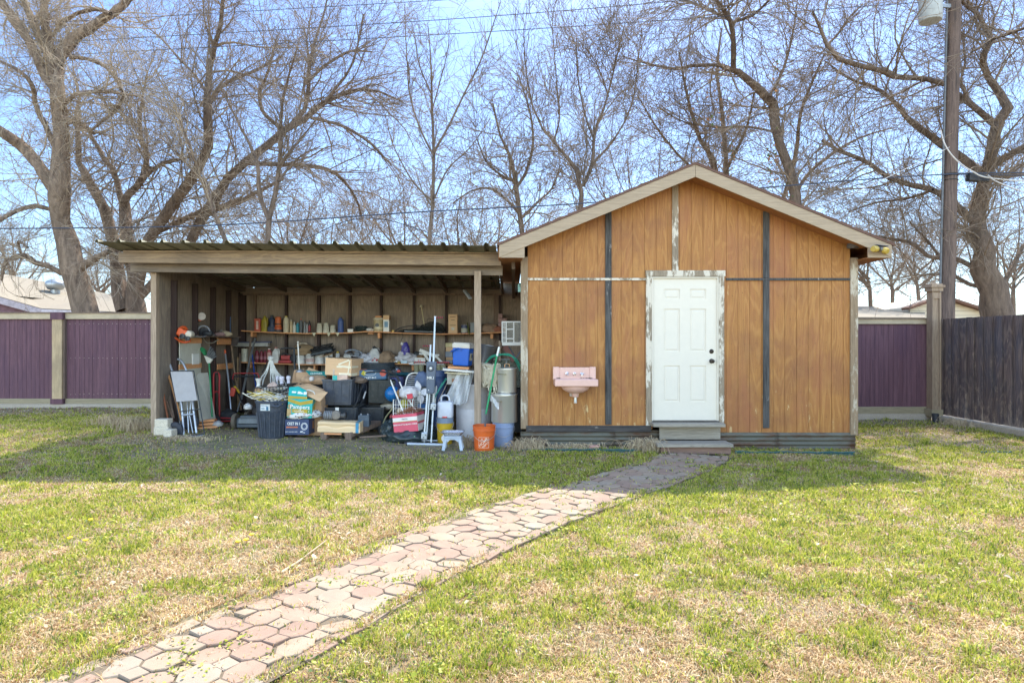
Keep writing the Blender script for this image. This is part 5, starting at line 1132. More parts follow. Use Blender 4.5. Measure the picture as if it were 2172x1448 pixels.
    lump('canvas_bag', 'tan canvas bag slumped on the paint cans', 'bag', shx(643), YS-.02, L(640)+.165, .36, .2, .2, (150, 126, 96), 13, rough=.9)
    lump('cloth_bundle', 'cream and white cloth bundle behind the tan canvas bag', 'cloth', shx(640), YS+.06, L(640)+.27, .22, .12, .13, (190, 176, 154), 14, rough=.9)
    g = 'white paint cans on the lower shelf'
    for x0, x1, top, lab, bd in ((629, 646.5, 751, 'white paint can, leftmost under the canvas bag', None), (648, 667, 750, 'white paint can with red-brown drips', (.2, .55, (206, 176, 168))), (668, 687, 748.5, 'plain white paint can under the folded black tarp', None), (698, 706, 749.5, 'narrow white paint can with a black handle', (.3, .7, (80, 80, 84))), (688.5, 697, 752, 'small dented white can between two wider ones', None)):
        x, y, z, w_, h = on_shelf(0, 0, x0, x1, top); t = thing('paint_can', lab, 'paint can', (x, y, z), 0, g)
        part('body', B().lathe([(w_*.49, 0), (w_*.5, .006), (w_*.49, .012), (w_*.49, h-.012), (w_*.505, h-.006), (w_*.49, h), (w_*.44, h-.004), (0, h-.004)], n=26, cap=False), pm((214, 212, 206), .5, dirt=.3), t, smooth=True)
        part('handle', B().tube(cr([(-w_*.5, 0, h*.75), (-w_*.35, -w_*.4, h*.4), (w_*.35, -w_*.4, h*.4), (w_*.5, 0, h*.75)], 4), .002, 5), M_alu, t)
        if bd: part('paper_label', B().lathe([(w_*.496, bd[0]*h), (w_*.496, bd[1]*h)], n=26, cap=False), pm(bd[2], .6), t)
    O = Vector((shx(687), YS-.05, L(687)+.205)); t = thing('folded_tarp', 'folded black and grey car mats stacked slanting on the white paint cans', 'car mats', O, rot=(14, -12, 0))
    for k, c in enumerate(((62, 66, 72), (104, 114, 122), (56, 60, 64), (38, 40, 44))):
        part('mat', B().box((.012*(-1)**k, 0, .012+.026*k), (.42-.02*k, .22, .02), rot=(0, 0, 3*k)), pm(c, .8), t, bev=.006)
    part('raised_edge', B().tube([(-.19, -.1, .12), (.19, -.1, .12), (.19, .1, .12), (-.19, .1, .12)], .012, 6, closed=True), pm((30, 32, 34), .8), t)
    tag(part('cardboard_piece', B().box((0, 0, 0), (.3, .16, .012), rot=(10, -16, 0)), M_card2), 'brown cardboard sheet under the folded mats', 'cardboard').location = (shx(690), YS-.0, L(690)+.165)
    shelf_lathed('spray_can', 'white spray can with yellow cap on the lower shelf', 'spray can', 0, 712, 720.5, 745, 'spray', (200, 204, 208), capcol=(206, 176, 56))
    # silver saw
    O = Vector((shx(755), YS-.04, L(755)+.14)); t = thing('circular_saw', 'blue-silver circular saw lying over dark cloth on the lower shelf', 'power tool', O, rot=(0, 9, 0))
    part('shoe', B().box((.02, -.05, .02), (.42, .13, .012), rot=(16, 0, 0)), M_alu, t, bev=.003); part('motor', B().lathe([(.05, -.08), (.055, 0), (.045, .09)], (.04, 0, .05), axis='Y', n=18), pm((96, 104, 116), .5), t, smooth=True)
    part('guard', B().tube(cr([(-.2, -.02, .05), (-.12, -.03, .095), (0, -.03, .11), (.12, -.02, .07)], 5), .016, 8), pm((176, 186, 200), .35, .5), t, smooth=True); part('grip', B().bar((.1, 0, .05), (.21, 0, .07), .04, .035), M_blk, t, bev=.01)
    lump('rag', 'dark purple-grey cloth under the circular saw', 'rag', shx(752), YS, L(752), .46, .2, .15, (86, 78, 86), 15, rough=.95)
    lump('wire_bunch', 'white wiring bunch hanging in front of the circular saw', 'wires', shx(741), YS-.14, L(741)+.06, .12, .08, .1, (206, 204, 198), 16, amp=.5)
    lump('plastic_bag', 'cloudy white plastic bag on the lower shelf left of the red and white sack', 'plastic bag', shx(780), YS-.02, L(780), .34, .2, .17, (196, 196, 204), 17, rough=.3, amp=.3, fold=1.6)
    t = lump('sack', 'white sack with black top and red corner leaning on the lower shelf', 'sack', shx(798), YS-.04, L(798)+.0, .22, .16, .28, (206, 206, 204), 18, amp=.2, fold=1.5); part('red_panel', blob(.13, .06, .1, 19, .12), pm((184, 44, 54), .45), t, loc=(-.012, -.055, .03), smooth=True); part('black_top', B().box((.03, -.005, .25), (.2, .1, .05), rot=(0, 38, 0)), M_blk, t, bev=.02)
    lump('paper_bag', 'round crumpled brown paper bag on the lower shelf', 'paper bag', shx(820), YS-.04, L(820), .30, .22, .20, (158, 132, 108), 20, rough=.9, amp=.25, fold=1.6)
    lump('plastic_bag', 'pale lavender plastic bag heap right of the brown paper bag', 'plastic bag', shx(861), YS, L(861)+.02, .33, .2, .18, (200, 196, 200), 21, rough=.35, amp=.3, fold=1.6)
    t = lump('snack_bag', 'shiny purple-blue bag standing on the pale plastic heap', 'bag', shx(860), YS-.02, L(860)+.15, .14, .09, .22, (74, 66, 150), 22, rough=.25, amp=.22, fold=1.5); part('bow', blob(.05, .05, .05, 23, .3), M_white, t, loc=(-.06, -.02, .19))
    tag(part('small_box', B().box((0, 0, 0), (.075, .06, .035), rot=(0, -28, 0)), M_white, bev=.003), 'tiny white tilted box at the front of the lower shelf', 'box').location = (sx(840, 11.87), 11.87, L(840)+.03)
    t = lathed('tape_roll', 'yellow and black tape roll beside the tiny tilted box', 'tape', sx(846, 11.87), 11.87, L(846), .05, .035, 'can', (176, 148, 52)); 
    O = Vector((sx(858, 11.88), 11.88, L(858))); carton('box', 'small silver-blue box lying on the lower shelf before the pale plastic heap', 'box', O, (.12, .08, .055), pm((176, 196, 206), .4, .3))
    x, y, z, w_, h = on_shelf(0, 0, 882.5, 902, 758); t = carton('box', 'white box with red numerals 81 on the lower shelf', 'box', (x, y-.02, z), (w_+.03, .16, h), M_white); text('81', .075, pm((196, 66, 50), .6), t, (-.005, -.082, h*.45)); lump('wicker_basket', 'brown wicker heap on the white numbered box', 'basket', x, y, z+h+.001, .17, .12, .045, (142, 110, 78), 24)
    lump('rag', 'dark grey cloth draped left of the white numbered box', 'rag', shx(882), YS+.05, L(882)+.05, .18, .12, .16, (60, 66, 70), 25)
    O = at(912, 768, 11.7); t = thing('folding_bracket', 'white folding clamp arms crossing behind the exerciser posts', 'clamp', O)
    b = B()
    for p, q, w_ in (((890, 742), (925, 756), .06), ((896, 744), (912, 768), .045), ((922, 752), (938, 769), .04), ((889, 750), (932, 753), .03)): b.bar(at(*p, 11.7)-O, at(*q, 11.72)-O, w_, .04, up=(0, 1, 0))
    part('arms', b, M_white, t, bev=.006)
    g = 'small boxes stacked on the right of the lower shelf'
    for k, (y0, y1, m, lab) in enumerate(((727, 736, pm((196, 184, 140), .6), 'yellow-white small box on top of the narrow stack beside the cooler'), (736, 745, M_card, 'brown small box second in the narrow stack beside the cooler'), (745, 757, pm((126, 136, 150), .5), 'grey-blue small box third in the narrow stack beside the cooler'), (757, 764, M_card2, 'thin brown box fourth in the narrow stack beside the cooler'), (764, 770, pm((120, 132, 144), .5), 'thin grey box at the foot of the narrow stack beside the cooler'))):
        O = at(953+k % 2, y1, 11.95); tag(part('small_box', B().box((0, 0, (y1-y0)*s_/2), (.13, .15, (y1-y0)*s_-.002)), m, bev=.003), lab, 'box', g).location = O
    g = 'yellowed plastic cups hanging under the lower shelf'
    for cx, lab in ((883.5, 'yellowed cup under the lower shelf, left of the pair beside the shelf block'), (894, 'yellowed cup under the lower shelf, right of the pair'), (931, 'yellowed cup under the shelf just right of the exerciser head'), (941, 'yellowed cup under the shelf, farthest right')):
        O = at(cx, 790, 11.8); t = thing('plastic_cup', lab, 'cup', O, 0, g); part('body', B().lathe([(.034, 0), (.04, .006), (.047, .12), (.052, .15), (.048, .15), (.036, .01), (0, .01)], n=20, cap=False), pm((176, 172, 138), .5), t, smooth=True)
    tag(part('cup_rack', B().box((0, 0, 0), (.62, .11, .014)), M_white, bev=.004), 'white plastic rack strip under the lower shelf holding the cups', 'rack').location = at(908, 772.5, 11.78)
    tag(part('putty_knife', B().add([at(865, 769, 11.8), at(877, 767.5, 11.8), at(877, 773, 11.8), at(868, 772.5, 11.8)], [(0, 1, 2, 3)]), M_white, thick=.006), 'white scraper blade poking out over the lower shelf edge', 'scraper')
shelf_items()
# ---------------------------------------------------------------- things on the floor, left part
def obj1(name, label, cat, b, m, O, group=None, **k):
    """a thing that is one mesh; b is built around the origin O"""
    o = part(name, b, m, **k); o.location = O; return tag(o, label, cat, group)
def shift(b, O): b.v = [tuple(Vector(v)-Vector(O)) for v in b.v]; return b
def left_items():
    g = 'pale stone blocks at the left post'
    for (x0, y0, x1, y1, Y, lab, rz) in ((326, 905, 357, 923, 9.2, 'pale stone block, lower left one at the foot of the left post', 4), (347, 911, 366, 927, 9.08, 'small pale stone block lying lowest on the right', -8), (328, 888.5, 357, 905, 9.22, 'pale stone block on top of the pile at the left post', -3)):
        O = Vector(((sx(x0, Y)+sx(x1, Y))/2, Y+.06, sz(y1, Y)+.0)); w_ = sx(x1, Y)-sx(x0, Y); h = sz(y0, Y)-sz(y1, Y)
        b = B(); n = 6
        o = obj1('stone_block', lab, 'stone block', B().box((0, 0, h/2), (w_, .14, h), rot=(0, 0, rz)), K_stone, O, g, bev=.012)
    mw = wood('worn_tool_handle', (156, 108, 66), (186, 136, 88), chips=(120, 84, 58), ca=.6, cb=.7); mg = W_studg
    g = 'wooden poles leaning at the left side wall'
    rod('wooden_pole', 'honey coloured wooden handle leaning, longest of the poles by the left post', 'pole', [(385, 892, 9.5), (366, 822, 9.6), (343, 752, 9.75)], .017, mw, g)
    rod('wooden_pole', 'rough grey-brown stake leaning between two wooden handles', 'pole', [(368, 886, 9.6), (352, 800, 9.75), (346, 770, 9.8)], .02, mg, g)
    rod('wooden_pole', 'reddish curved handle nearest the left post', 'pole', [(357, 892, 9.5), (349, 850, 9.5), (344, 800, 9.6)], .014, pm((140, 84, 56), .7), g)
    rod('wooden_pole', 'dark board leaning upright behind the wooden handles', 'pole', [(352, 880, 9.9), (359, 742, 10.0)], .022, W_stud, g)
    rod('thin_rod', 'thin rusty rod leaning beside the stone blocks', 'rod', [(375, 912, 9.3), (353, 848, 9.5)], .006, pm((110, 82, 66), .8))
    # silver hand truck
    O = at(388, 924, 9.35); O.z = ghf(O.x, O.y); t = thing('hand_truck', 'silver hand truck with arched handle and fat black tyre at the left post', 'hand truck', O)
    q = lambda *p: at(*p)-O
    part('frame', B().tube(cr([q(390, 922, 9.35), q(384, 850, 9.5), q(366, 790, 9.65), q(359, 768, 9.7), q(364, 762, 9.72), q(378, 762, 9.72), q(388, 770, 9.7), q(398, 795, 9.65), q(408, 850, 9.5), q(417, 918, 9.35)], 6), .017, 10), M_alu, t, smooth=True)
    b = B(); b.tube([q(400, 918, 9.35), q(397, 852, 9.48)], .009, 6); b.tube([q(409, 918, 9.35), q(402, 880, 9.43), q(405, 850, 9.48)], .008, 6); b.tube([q(386, 880, 9.42), q(412, 878, 9.42)], .012, 6); part('braces', b, M_alu, t, smooth=True)
    part('toe_plate', B().box(q(408, 924, 9.24), (.28, .2, .012)), M_grey, t, bev=.003)
    for p, lab in (((371, 912, 9.32), 'front wheel'), ((405, 896, 9.75), 'rear wheel')):
        w0 = part('wheel', B().lathe([(.052, -.03), (.085, -.04), (.115, -.028), (.122, 0), (.115, .028), (.085, .04), (.052, .03)], q(*p), axis='Y', n=28, cap=False), pm((58, 62, 72), .75, dirt=.35), t, smooth=True, rot=None)
        part('rim', B().lathe([(.0, -.02), (.02, -.03), (.022, -.012), (.05, -.016), (.056, -.03), (.056, .03), (0, .03)], q(*p), axis='Y', n=24, cap=False), pm((96, 92, 86), .6, .3), w0, smooth=True)
    O = at(393, 852, 9.25); t = thing('folding_stand', 'black wire frame holding a plain grey panel, leaning on the silver hand truck', 'folding stand', O)
    q = lambda *p: at(*p)-O
    b = B(); b.add([q(362, 788, 9.42), q(408, 788, 9.42), q(419, 849, 9.28), q(375, 852, 9.28)], [(0, 1, 2, 3)]); part('panel', b, pm((156, 152, 152), .5, var=.04, dirt=.12), t, thick=.012)
    b = B(); m = .008
    b.tube([q(411, 787, 9.42), q(422, 850, 9.26), q(434, 920, 9.05)], m, 6); b.tube([q(361, 787, 9.43), q(411, 786.5, 9.43)], m, 6); b.tube([q(380, 873, 9.22), q(425, 867, 9.22)], .008, 6); b.tube([q(380, 926, 9.05), q(434, 920, 9.05)], .008, 6)
    b.tube([q(361, 787, 9.43), q(373, 853, 9.28), q(388, 925, 9.06)], .006, 6); part('wire_frame', b, M_blk, t, smooth=True)
    m = pm((196, 192, 178), .7, var=.05, dirt=.2)
    obj1('leaning_board', 'tall cream board standing against the left side wall', 'board', shift(B().box((-5.085, 10.06, .88), (.012, .66, 1.38)), (-5.085, 10.06, .2)), m, (-5.085, 10.06, .2))
    obj1('cover_plate', 'small white cover plate mounted on the tall cream board', 'cover plate', B().box((0, 0, .07), (.012, .22, .17)).box((.008, 0, .07), (.006, .2, .15)), M_white, (-5.07, 10.2, 1.14), bev=.002)
    O = at(432, 893, 10.1); b = B().add([at(414, 792, 10.25), at(440, 790, 10.5), at(457, 890, 10.3), at(424, 893, 9.85)], [(0, 1, 2, 3)]); obj1('leaning_board', 'shorter cream board leaning right of the tall one', 'board', shift(b, O), m, O, thick=.012)
    g = 'scrap boards on the ground beside the boards'
    for k, (y, lab) in enumerate(((908, 'lowest scrap board in the pile under the green broom'), (901, 'middle scrap board in the pile under the green broom'), (894, 'top scrap board in the pile under the green broom'))):
        O = at(436, y, 9.95+.03*k); obj1('scrap_board', lab, 'board', B().box((0, 0, .015), (.36-.03*k, .1, .035), rot=(0, -4, 14-4*k)), W_shelf, O, g, bev=.003)
    # broom
    gm = pm((34, 136, 84), .5); O = at(451, 886, 10.2); t = thing('broom', 'green broom standing upside down against the left side wall', 'broom', O); q = lambda *p: at(*p)-O
    part('shaft', B().tube([q(450, 884, 10.2), q(443.5, 770, 10.35)], .013, 8), gm, t, smooth=True)
    part('bristle_holder', B().add([q(440, 770, 10.35), q(446, 770, 10.35), q(452, 762, 10.36), q(433, 753, 10.36)], [(0, 1, 2, 3)]), pm((206, 204, 192), .6), t, thick=.03)
    part('brush_head', B().add([q(433, 753, 10.35), q(438, 753, 10.35), q(437, 742, 10.38), q(431, 737, 10.4), q(426, 738, 10.4), q(426, 743, 10.38)], [(0, 1, 2, 3, 4, 5)]), gm, t, thick=.05)
    b = B(); rg = random.Random(2)
    for k in range(60):
        f = rg.random(); a = q(438+12*f, 754+7*f, 10.36)+Vector((0, rg.uniform(-.02, .02), 0)); b.bar(a, a+Vector((.06+.03*rg.random(), 0, .02+.12*(1-f)+.02*rg.random())), .003, .003)
    part('bristles', b, pm((112, 118, 122), .8), t)
    # trimmer engine on the side-wall shelf
    O = at(386, 716, 9.75); t = thing('trimmer_engine', 'orange and black trimmer motor hanging over the side wall shelf', 'trimmer', O); q = lambda *p: at(*p)-O
    og = pm((206, 84, 34), .4); dk = pm((48, 50, 54), .5)
    b = blob(.15, .13, .17, 31, .14, sub=3); part('housing', b, og, t, loc=q(388, 712, 9.72)-Vector((0, 0, .02))); part('starter_cover', B().box(q(390, 706, 9.66), (.17, .12, .12), rot=(0, 24, 0)), og, t, bev=.02)
    part('fuel_tank', B().lathe([(.02, -.07), (.055, -.05), (.06, 0), (.05, .06)], q(402, 709, 9.66), axis='Y', n=20), pm((196, 186, 168), .4), t, smooth=True)
    for p, r in (((388, 713, 9.6), .04), ((399, 718, 9.58), .035)): part('starter', B().lathe([(r, 0), (r, -.03), (r*.5, -.034), (r*.45, -.02)], q(*p), axis='Y', n=18), dk, t, smooth=True)
    part('muffler', blob(.12, .1, .09, 33, .2, sub=3), pm((86, 78, 74), .7, .3), t, loc=q(369, 706, 9.75), smooth=True)
    part('throttle', B().tube(cr([q(372, 716, 9.7), q(380, 722, 9.66), q(392, 726, 9.64), q(404, 722, 9.64)], 5), .016, 8), og, t, smooth=True); part('vents', B().box(q(390, 701.5, 9.62), (.03, .01, .03), rot=(0, 20, 0)).box(q(400, 703, 9.62), (.03, .01, .02), rot=(0, 30, 0)), dk, t)
    b = B(); b.tube([q(405, 713, 9.72), q(430, 714, 10.2), q(462, 710, 11.0), q(470, 700, 11.2)], .013, 8); part('shaft', b, M_alu, t, smooth=True)
    O = at(432, 713, 10.4); t = thing('circular_saw', 'grey circular saw with round guard resting on the side wall shelf', 'power tool', O)
    part('guard', B().tube([(math.cos(a)*.1, 0, .07+math.sin(a)*.1) for a in np.linspace(-.3, 3.4, 16)], .012, 7), M_grey, t, smooth=True); part('blade', B().lathe([(.085, 0), (.085, .003)], (0, .01, .06), axis='Y', n=26), pm((110, 112, 116), .3, .8), t)
    part('motor', blob(.18, .14, .1, 35, .12, sub=3), dk, t, loc=(.05, .03, .0), smooth=True); part('cord', B().tube(cr([(.0, -.03, -.0), (.06, -.05, -.09), (.16, -.05, -.11), (.26, -.03, -.05)], 6), .008, 6), pm((120, 112, 96), .6), t, smooth=True)
    lump('work_glove', 'pale tan work glove on the side wall shelf', 'glove', sx(478, 11.2), 11.15, 1.58, .24, .16, .09, (190, 174, 146), 37, rough=.9); lump('work_glove', 'pinkish grey work glove left of the pale tan one', 'glove', sx(468, 11.0), 10.95, 1.58, .18, .14, .07, (156, 124, 120), 38, rough=.9)
    O = at(424, 672, 10.45); t = thing('angle_grinder', 'orange and black grinder with white wheel hanging high on the side wall', 'power tool', O)
    part('wheel', B().lathe([(.02, 0), (.062, .003), (.064, .009), (.02, .011), (.0, .011)], (0, 0, 0), axis='Y', n=24), pm((196, 186, 176), .6), t, smooth=True, rot=(0, 0, 38), loc=(.03, 0, .01)); part('body', B().bar((-.05, .0, .05), (.0, .02, -.07), .05, .05), pm((186, 84, 46), .5), t, bev=.012); part('grip', B().bar((-.07, .0, .03), (-.03, .02, -.085), .035, .04), M_blk, t, bev=.01)
    # red hand truck
    O = at(460, 893, 10.6); O.z = ghf(O.x, O.y); t = thing('hand_truck', 'narrow red hand truck standing before the side wall', 'hand truck', O); q = lambda *p: at(*p)-O
    part('frame', B().tube(cr([q(454, 893, 10.6), q(453, 830, 10.6), q(453, 798, 10.6), q(456, 790.5, 10.6), q(462, 790.5, 10.62), q(465.5, 798, 10.64), q(465, 830, 10.64), q(466, 893, 10.64)], 5), .014, 8), M_red, t, smooth=True)
    part('crossbar', B().tube([q(453, 834, 10.6), q(459, 829, 10.6), q(465, 834, 10.64)], .011, 6), M_red, t, smooth=True); b = B(); b.tube([q(464, 886, 10.5), q(464, 893, 10.5)], .01, 6); part('toe_bar', B().tube([q(464, 886, 10.5), q(505, 887, 10.3)], .012, 6), M_red, t, smooth=True); b.tube([q(466, 893, 10.5), q(503, 892, 10.25)], .012, 6); b.tube([q(452, 890, 10.5), q(468, 890, 10.5)], .014, 6); part('axle', b, M_red, t, smooth=True)
    part('grip', B().tube([q(455.5, 791, 10.6), q(462.5, 791, 10.62)], .018, 8), M_blk, t)
    for p in ((458, 890, 10.45), (472, 889, 10.75)): w0 = part('wheel', B().lathe([(.03, -.018), (.072, -.022), (.08, 0), (.072, .022), (.03, .018)], q(*p), axis='Y', n=22), M_blk, t, smooth=True); part('hub', B().lathe([(.035, -.026), (.01, -.03), (.0, -.03)], q(*p), axis='Y', n=14), M_red, w0)
    rod('long_pole', 'grey pole with orange tip leaning at the side wall', 'pole', [(491, 884, 10.7), (485, 810, 10.9), (478, 750, 11.1)], .015, M_alu, tip=((478, 752, 11.1), (477, 742, 11.12), .018, pm((206, 92, 50), .5), 'tip'))
    t = rod('shovel', 'upturned shovel with grey square blade and blue-grey handle at the wall corner', 'shovel', [(512, 868, 11.0), (499, 800, 11.2), (492, 745, 11.4), (491, 733, 11.45)], .014, pm((142, 118, 94), .7))
    part('blade', B().add([at(490, 733, 11.45)-t.location, at(503, 733, 11.4)-t.location, at(507, 716, 11.42)-t.location, at(492, 713, 11.46)-t.location], [(0, 1, 2, 3)]), pm((110, 112, 116), .4, .6), t, thick=.006)
    rod('thin_rod', 'thin blue rod hooked at the top beside the shovel blade', 'rod', [(489, 716, 11.4), (488.5, 690, 11.5), (489, 672, 11.55)], .008, pm((78, 104, 140), .5))
    g = 'grey steel pipes leaning in the back left corner'
    rod('steel_pipe', 'grey steel pipe leaning right, the upper of the crossing pair', 'pipe', [(512, 846, 10.9), (527, 775, 11.3), (541, 718, 11.7)], .019, K_galv, g); rod('steel_pipe', 'thinner steel pipe crossing behind the first, nearer the floor', 'pipe', [(503, 873, 10.9), (516, 830, 11.1), (524, 795, 11.35)], .013, K_galv, g)
    rod('blue_pole', 'long blue tool handle leaning against the lower shelf', 'handle', [(546, 850, 11.2), (540, 795, 11.5), (535, 752, 11.75)], .014, pm((44, 84, 170), .5))
    for i, (a, b_, lab) in enumerate(((505, 757, 'pale wood stick standing left of the steel pipes'), (510, 749, 'longer wood stick standing just right of the other one'))): rod('wood_stick', lab, 'stick', [(a, 870, 11.9), (a-1, b_, 11.95)], .018, W_studg if i else pm((160, 134, 104), .8), 'wood sticks in the corner')
    # lawn mower
    O = at(540, 903, 10.2); O.z = ghf(O.x, O.y); t = thing('lawn_mower', 'grey-black push mower with red bail bar behind the rubbish bin', 'lawn mower', O); q = lambda *p: at(*p)-O
    dg = pm((74, 84, 94), .45)
    b = B().box((.03, .05, .13), (.46, .5, .1), taper=1.04); b.box((.03, -.14, .19), (.34, .18, .06)); b.box((.03, -.22, .06), (.44, .03, .06)); part('deck', b, dg, t, bev=.02)
    part('rear_flap', B().add([(-.14, -.21, .2), (.2, -.21, .2), (.22, -.25, .1), (-.16, -.25, .1)], [(0, 1, 2, 3)]), pm((112, 118, 120), .5), t, thick=.01)
    part('engine', B().lathe([(.13, .2), (.14, .26), (.13, .31), (.1, .34), (.0, .35)], (.06, .1, 0), n=24), pm((52, 50, 52), .5), t, smooth=True); part('engine_shroud', B().box((.1, .05, .29), (.14, .14, .07)), pm((130, 50, 46), .5), t, bev=.02)
    for p in ((-.235, -.16, .125), (.29, -.16, .125), (-.235, .3, .11)):
        w0 = part('wheel', B().lathe([(.06, -.03), (.115, -.03), (.125, -.02), (.125, .02), (.115, .03), (.06, .03)], p, axis='X', n=26), pm((104, 96, 84), .8), t, smooth=True); part('hub', B().lathe([(.06, -.034), (.03, -.04), (0, -.04)], p, axis='X', n=18), pm((74, 70, 64), .6), w0, smooth=True)
    b = B(); b.tube(cr([q(522, 872, 10.35), q(505, 835, 10.7), q(490, 799, 11.0)], 4), .013, 8); b.tube(cr([q(560, 872, 10.35), q(556, 835, 10.7), q(549, 800, 11.0)], 4), .013, 8); b.tube([q(488, 798, 11.0), q(550, 798, 11.0)], .013, 8); part('handle', b, M_blk, t, smooth=True)
    part('bail_bar', B().tube(cr([q(493, 806, 10.95), q(495, 796, 10.96), q(500, 791.5, 10.96), q(540, 791.5, 10.96), q(547, 793, 10.96), q(549.5, 801, 10.95)], 5), .009, 7), M_red, t, smooth=True)
    part('control_box', B().box(q(494, 831, 10.62), (.08, .06, .15), rot=(0, 14, 0)), pm((190, 70, 54), .5), t, bev=.02); part('throttle_cable', B().tube(cr([q(497, 819, 10.7), q(503, 826, 10.68), q(508, 833, 10.65)], 4), .016, 7), pm((196, 160, 40), .5), t)
    lump('plastic_bag', 'small white plastic bag caught between mower and rubbish bin', 'plastic bag', sx(526, 9.9), 9.9, sz(868, 9.9), .11, .1, .09, (206, 206, 206), 41, rough=.35)
    # rubbish bin
    Y = 9.36; O = Vector((sx(578, Y), Y, ghf(sx(578, Y), Y)-.005)); t = thing('rubbish_bin', 'dark blue-grey round rubbish bin overflowing with old wires', 'rubbish bin', O)
    m = pm((60, 68, 82), .5, dirt=.4, scale=14); H = .535; r = .232
    b = B().lathe([(r*.76, 0), (r*.78, .006), (r*.93, H*.72), (r*.95, H*.735), (r*.95, H*.76), (r*1.0, H*.97)], n=48); part('body', b, m, t, smooth=True)
    part('rim', B().lathe([(r*.95, H*.95), (r*1.04, H*.95), (r*1.06, H), (r*1.0, H+.012), (r*.95, H)], n=48), m, t, smooth=True)
    b = B()
    for k in range(9):
        a = R(200+20*k); b.bar((math.cos(a)*r*.80, math.sin(a)*r*.80, .02), (math.cos(a)*r*.945, math.sin(a)*r*.945, H*.7), .012, .012, up=(0, 1, 0))
    part('ribs', b, m, t)
    b = B(); a0 = R(-58)
    for s in (-1, 1): b.box((math.cos(a0+s*.22)*r*1.1, math.sin(a0+s*.22)*r*1.1, H*.93), (.025, .05, .04), rot=(0, 0, -58+s*12))
    b.tube(cr([(math.cos(a0+x)*r*1.17, math.sin(a0+x)*r*1.17, H*.91-.015*(1-abs(x)*4)) for x in (-.24, -.12, 0, .12, .24)], 4), .014, 8); part('handle', b, m, t, bev=.004)
    st = part('sticker', B().lathe([(r*.985, H*.765), (r*.995, H*.95)], n=120, cap=False), pm((206, 212, 214), .5), t)
    me = st.data; bm = bmesh.new(); bm.from_mesh(me); bmesh.ops.delete(bm, geom=[f for f in bm.faces if not (R(-113) < math.atan2(f.calc_center_median().y, f.calc_center_median().x) < R(-78))], context='FACES'); bm.to_mesh(me); bm.free(); st.data.transform(Matrix.Scale(1.008, 4))
    text('CAUTION', .022, pm((70, 90, 120), .6), t, (math.cos(R(-98))*r*1.01-.006, -r*1.005, H*.905), rot=(84, 0, -6)); part('sticker_print', B().box((.012, -r*1.004, H*.83), (.03, .002, .055), rot=(6, 0, 0)).box((-.052, -r*.995, H*.83), (.05, .002, .012), rot=(6, 0, -8)), pm((60, 110, 140), .6), t)
    rg = random.Random(12); mats = [pm((214, 208, 190), .5), pm((198, 196, 194), .5), pm((206, 182, 84), .5), pm((52, 54, 60), .5)]
    O2 = O+Vector((0, 0, H)); t = thing('wire_tangle', 'tangle of cream, grey and yellow wires heaped in the round rubbish bin', 'wires', O2)
    b = tang(rg, 46, (0, 0, .02), (.50, .42, .12), .0055, [0, 0, 1, 1, 2, 3], b=B(), pts=6); 
    for k in range(16):
        a = rg.uniform(2.4, 4.2); L_ = rg.uniform(.25, .4); p0 = Vector((rg.uniform(-.1, .15), rg.uniform(-.15, 0), .04)); b.tube(cr([p0, p0+Vector((math.cos(a)*L_*.5, -.05, rg.uniform(.04, .11))), p0+Vector((math.cos(a)*L_, -.08, rg.uniform(-.02, .12)))], 6), .006, 6, rg.choice([0, 0, 1, 2]))
    b.tube(cr([Vector((.05, -.1, .05)), Vector((-.05, -.15, .1)), Vector((-.2, -.14, .04)), Vector((-.40, -.1, .12))], 7), .009, 7, 0)
    part('wires', b, mats, t, smooth=True); t = thing('wire_basket', 'black wire basket full of fixtures behind the rubbish bin', 'basket', at(584, 838, 9.9))
    b = B()
    for z in (0, .06, .12): b.tube([(-.28, -.14, z), (.26, -.14, z+.04), (.3, .14, z+.06), (-.26, .14, z+.02)], .007, 6, closed=True)
    for k in range(12): f = k/11; b.tube([(-.28+.54*f, -.14, .0+.04*f), (-.28+.54*f, -.14, .12+.04*f)], .005, 5)
    part('frame', b, M_blk, t); part('contents', tang(rg, 18, (0, 0, .08), (.5, .24, .1), .008, [0, 1, 3]), mats, t); part('crumpled_bag', blob(.14, .12, .12, 43, .25), pm((206, 180, 168), .5), t, loc=(-.02, -.05, .08))
    obj1('cardboard_piece', 'grey cardboard scrap stuck upright behind the wire basket', 'cardboard', B().box((0, 0, 0), (.13, .01, .1), rot=(0, 18, 0)), M_card2, at(549, 830, 9.8)); 
    O = at(574, 760, 10.5); t = thing('white_cables', 'bunch of white cables hanging in arcs from the lower shelf', 'cables', O); b = B(); q = lambda *p: at(*p)-O
    for e in ((548, 822), (556, 818), (580, 818), (584, 815), (590, 816), (596, 812), (600, 818), (574, 822), (607, 816)):
        mx = (574+(e[0]-574)*.35, 785); b.tube(cr([q(574, 758, 10.5), q(*mx, 10.45), q(574+(e[0]-574)*.8, 803, 10.3), q(*e, 10.1)], 6), .011, 7)
    part('cables', b, pm((212, 212, 206), .45), t, smooth=True); part('knot', blob(.08, .07, .07, 45, .3, sub=3), pm((200, 200, 196), .5), t, loc=(0, 0, -.03))
    g = 'bulb fixtures behind the rubbish bin'
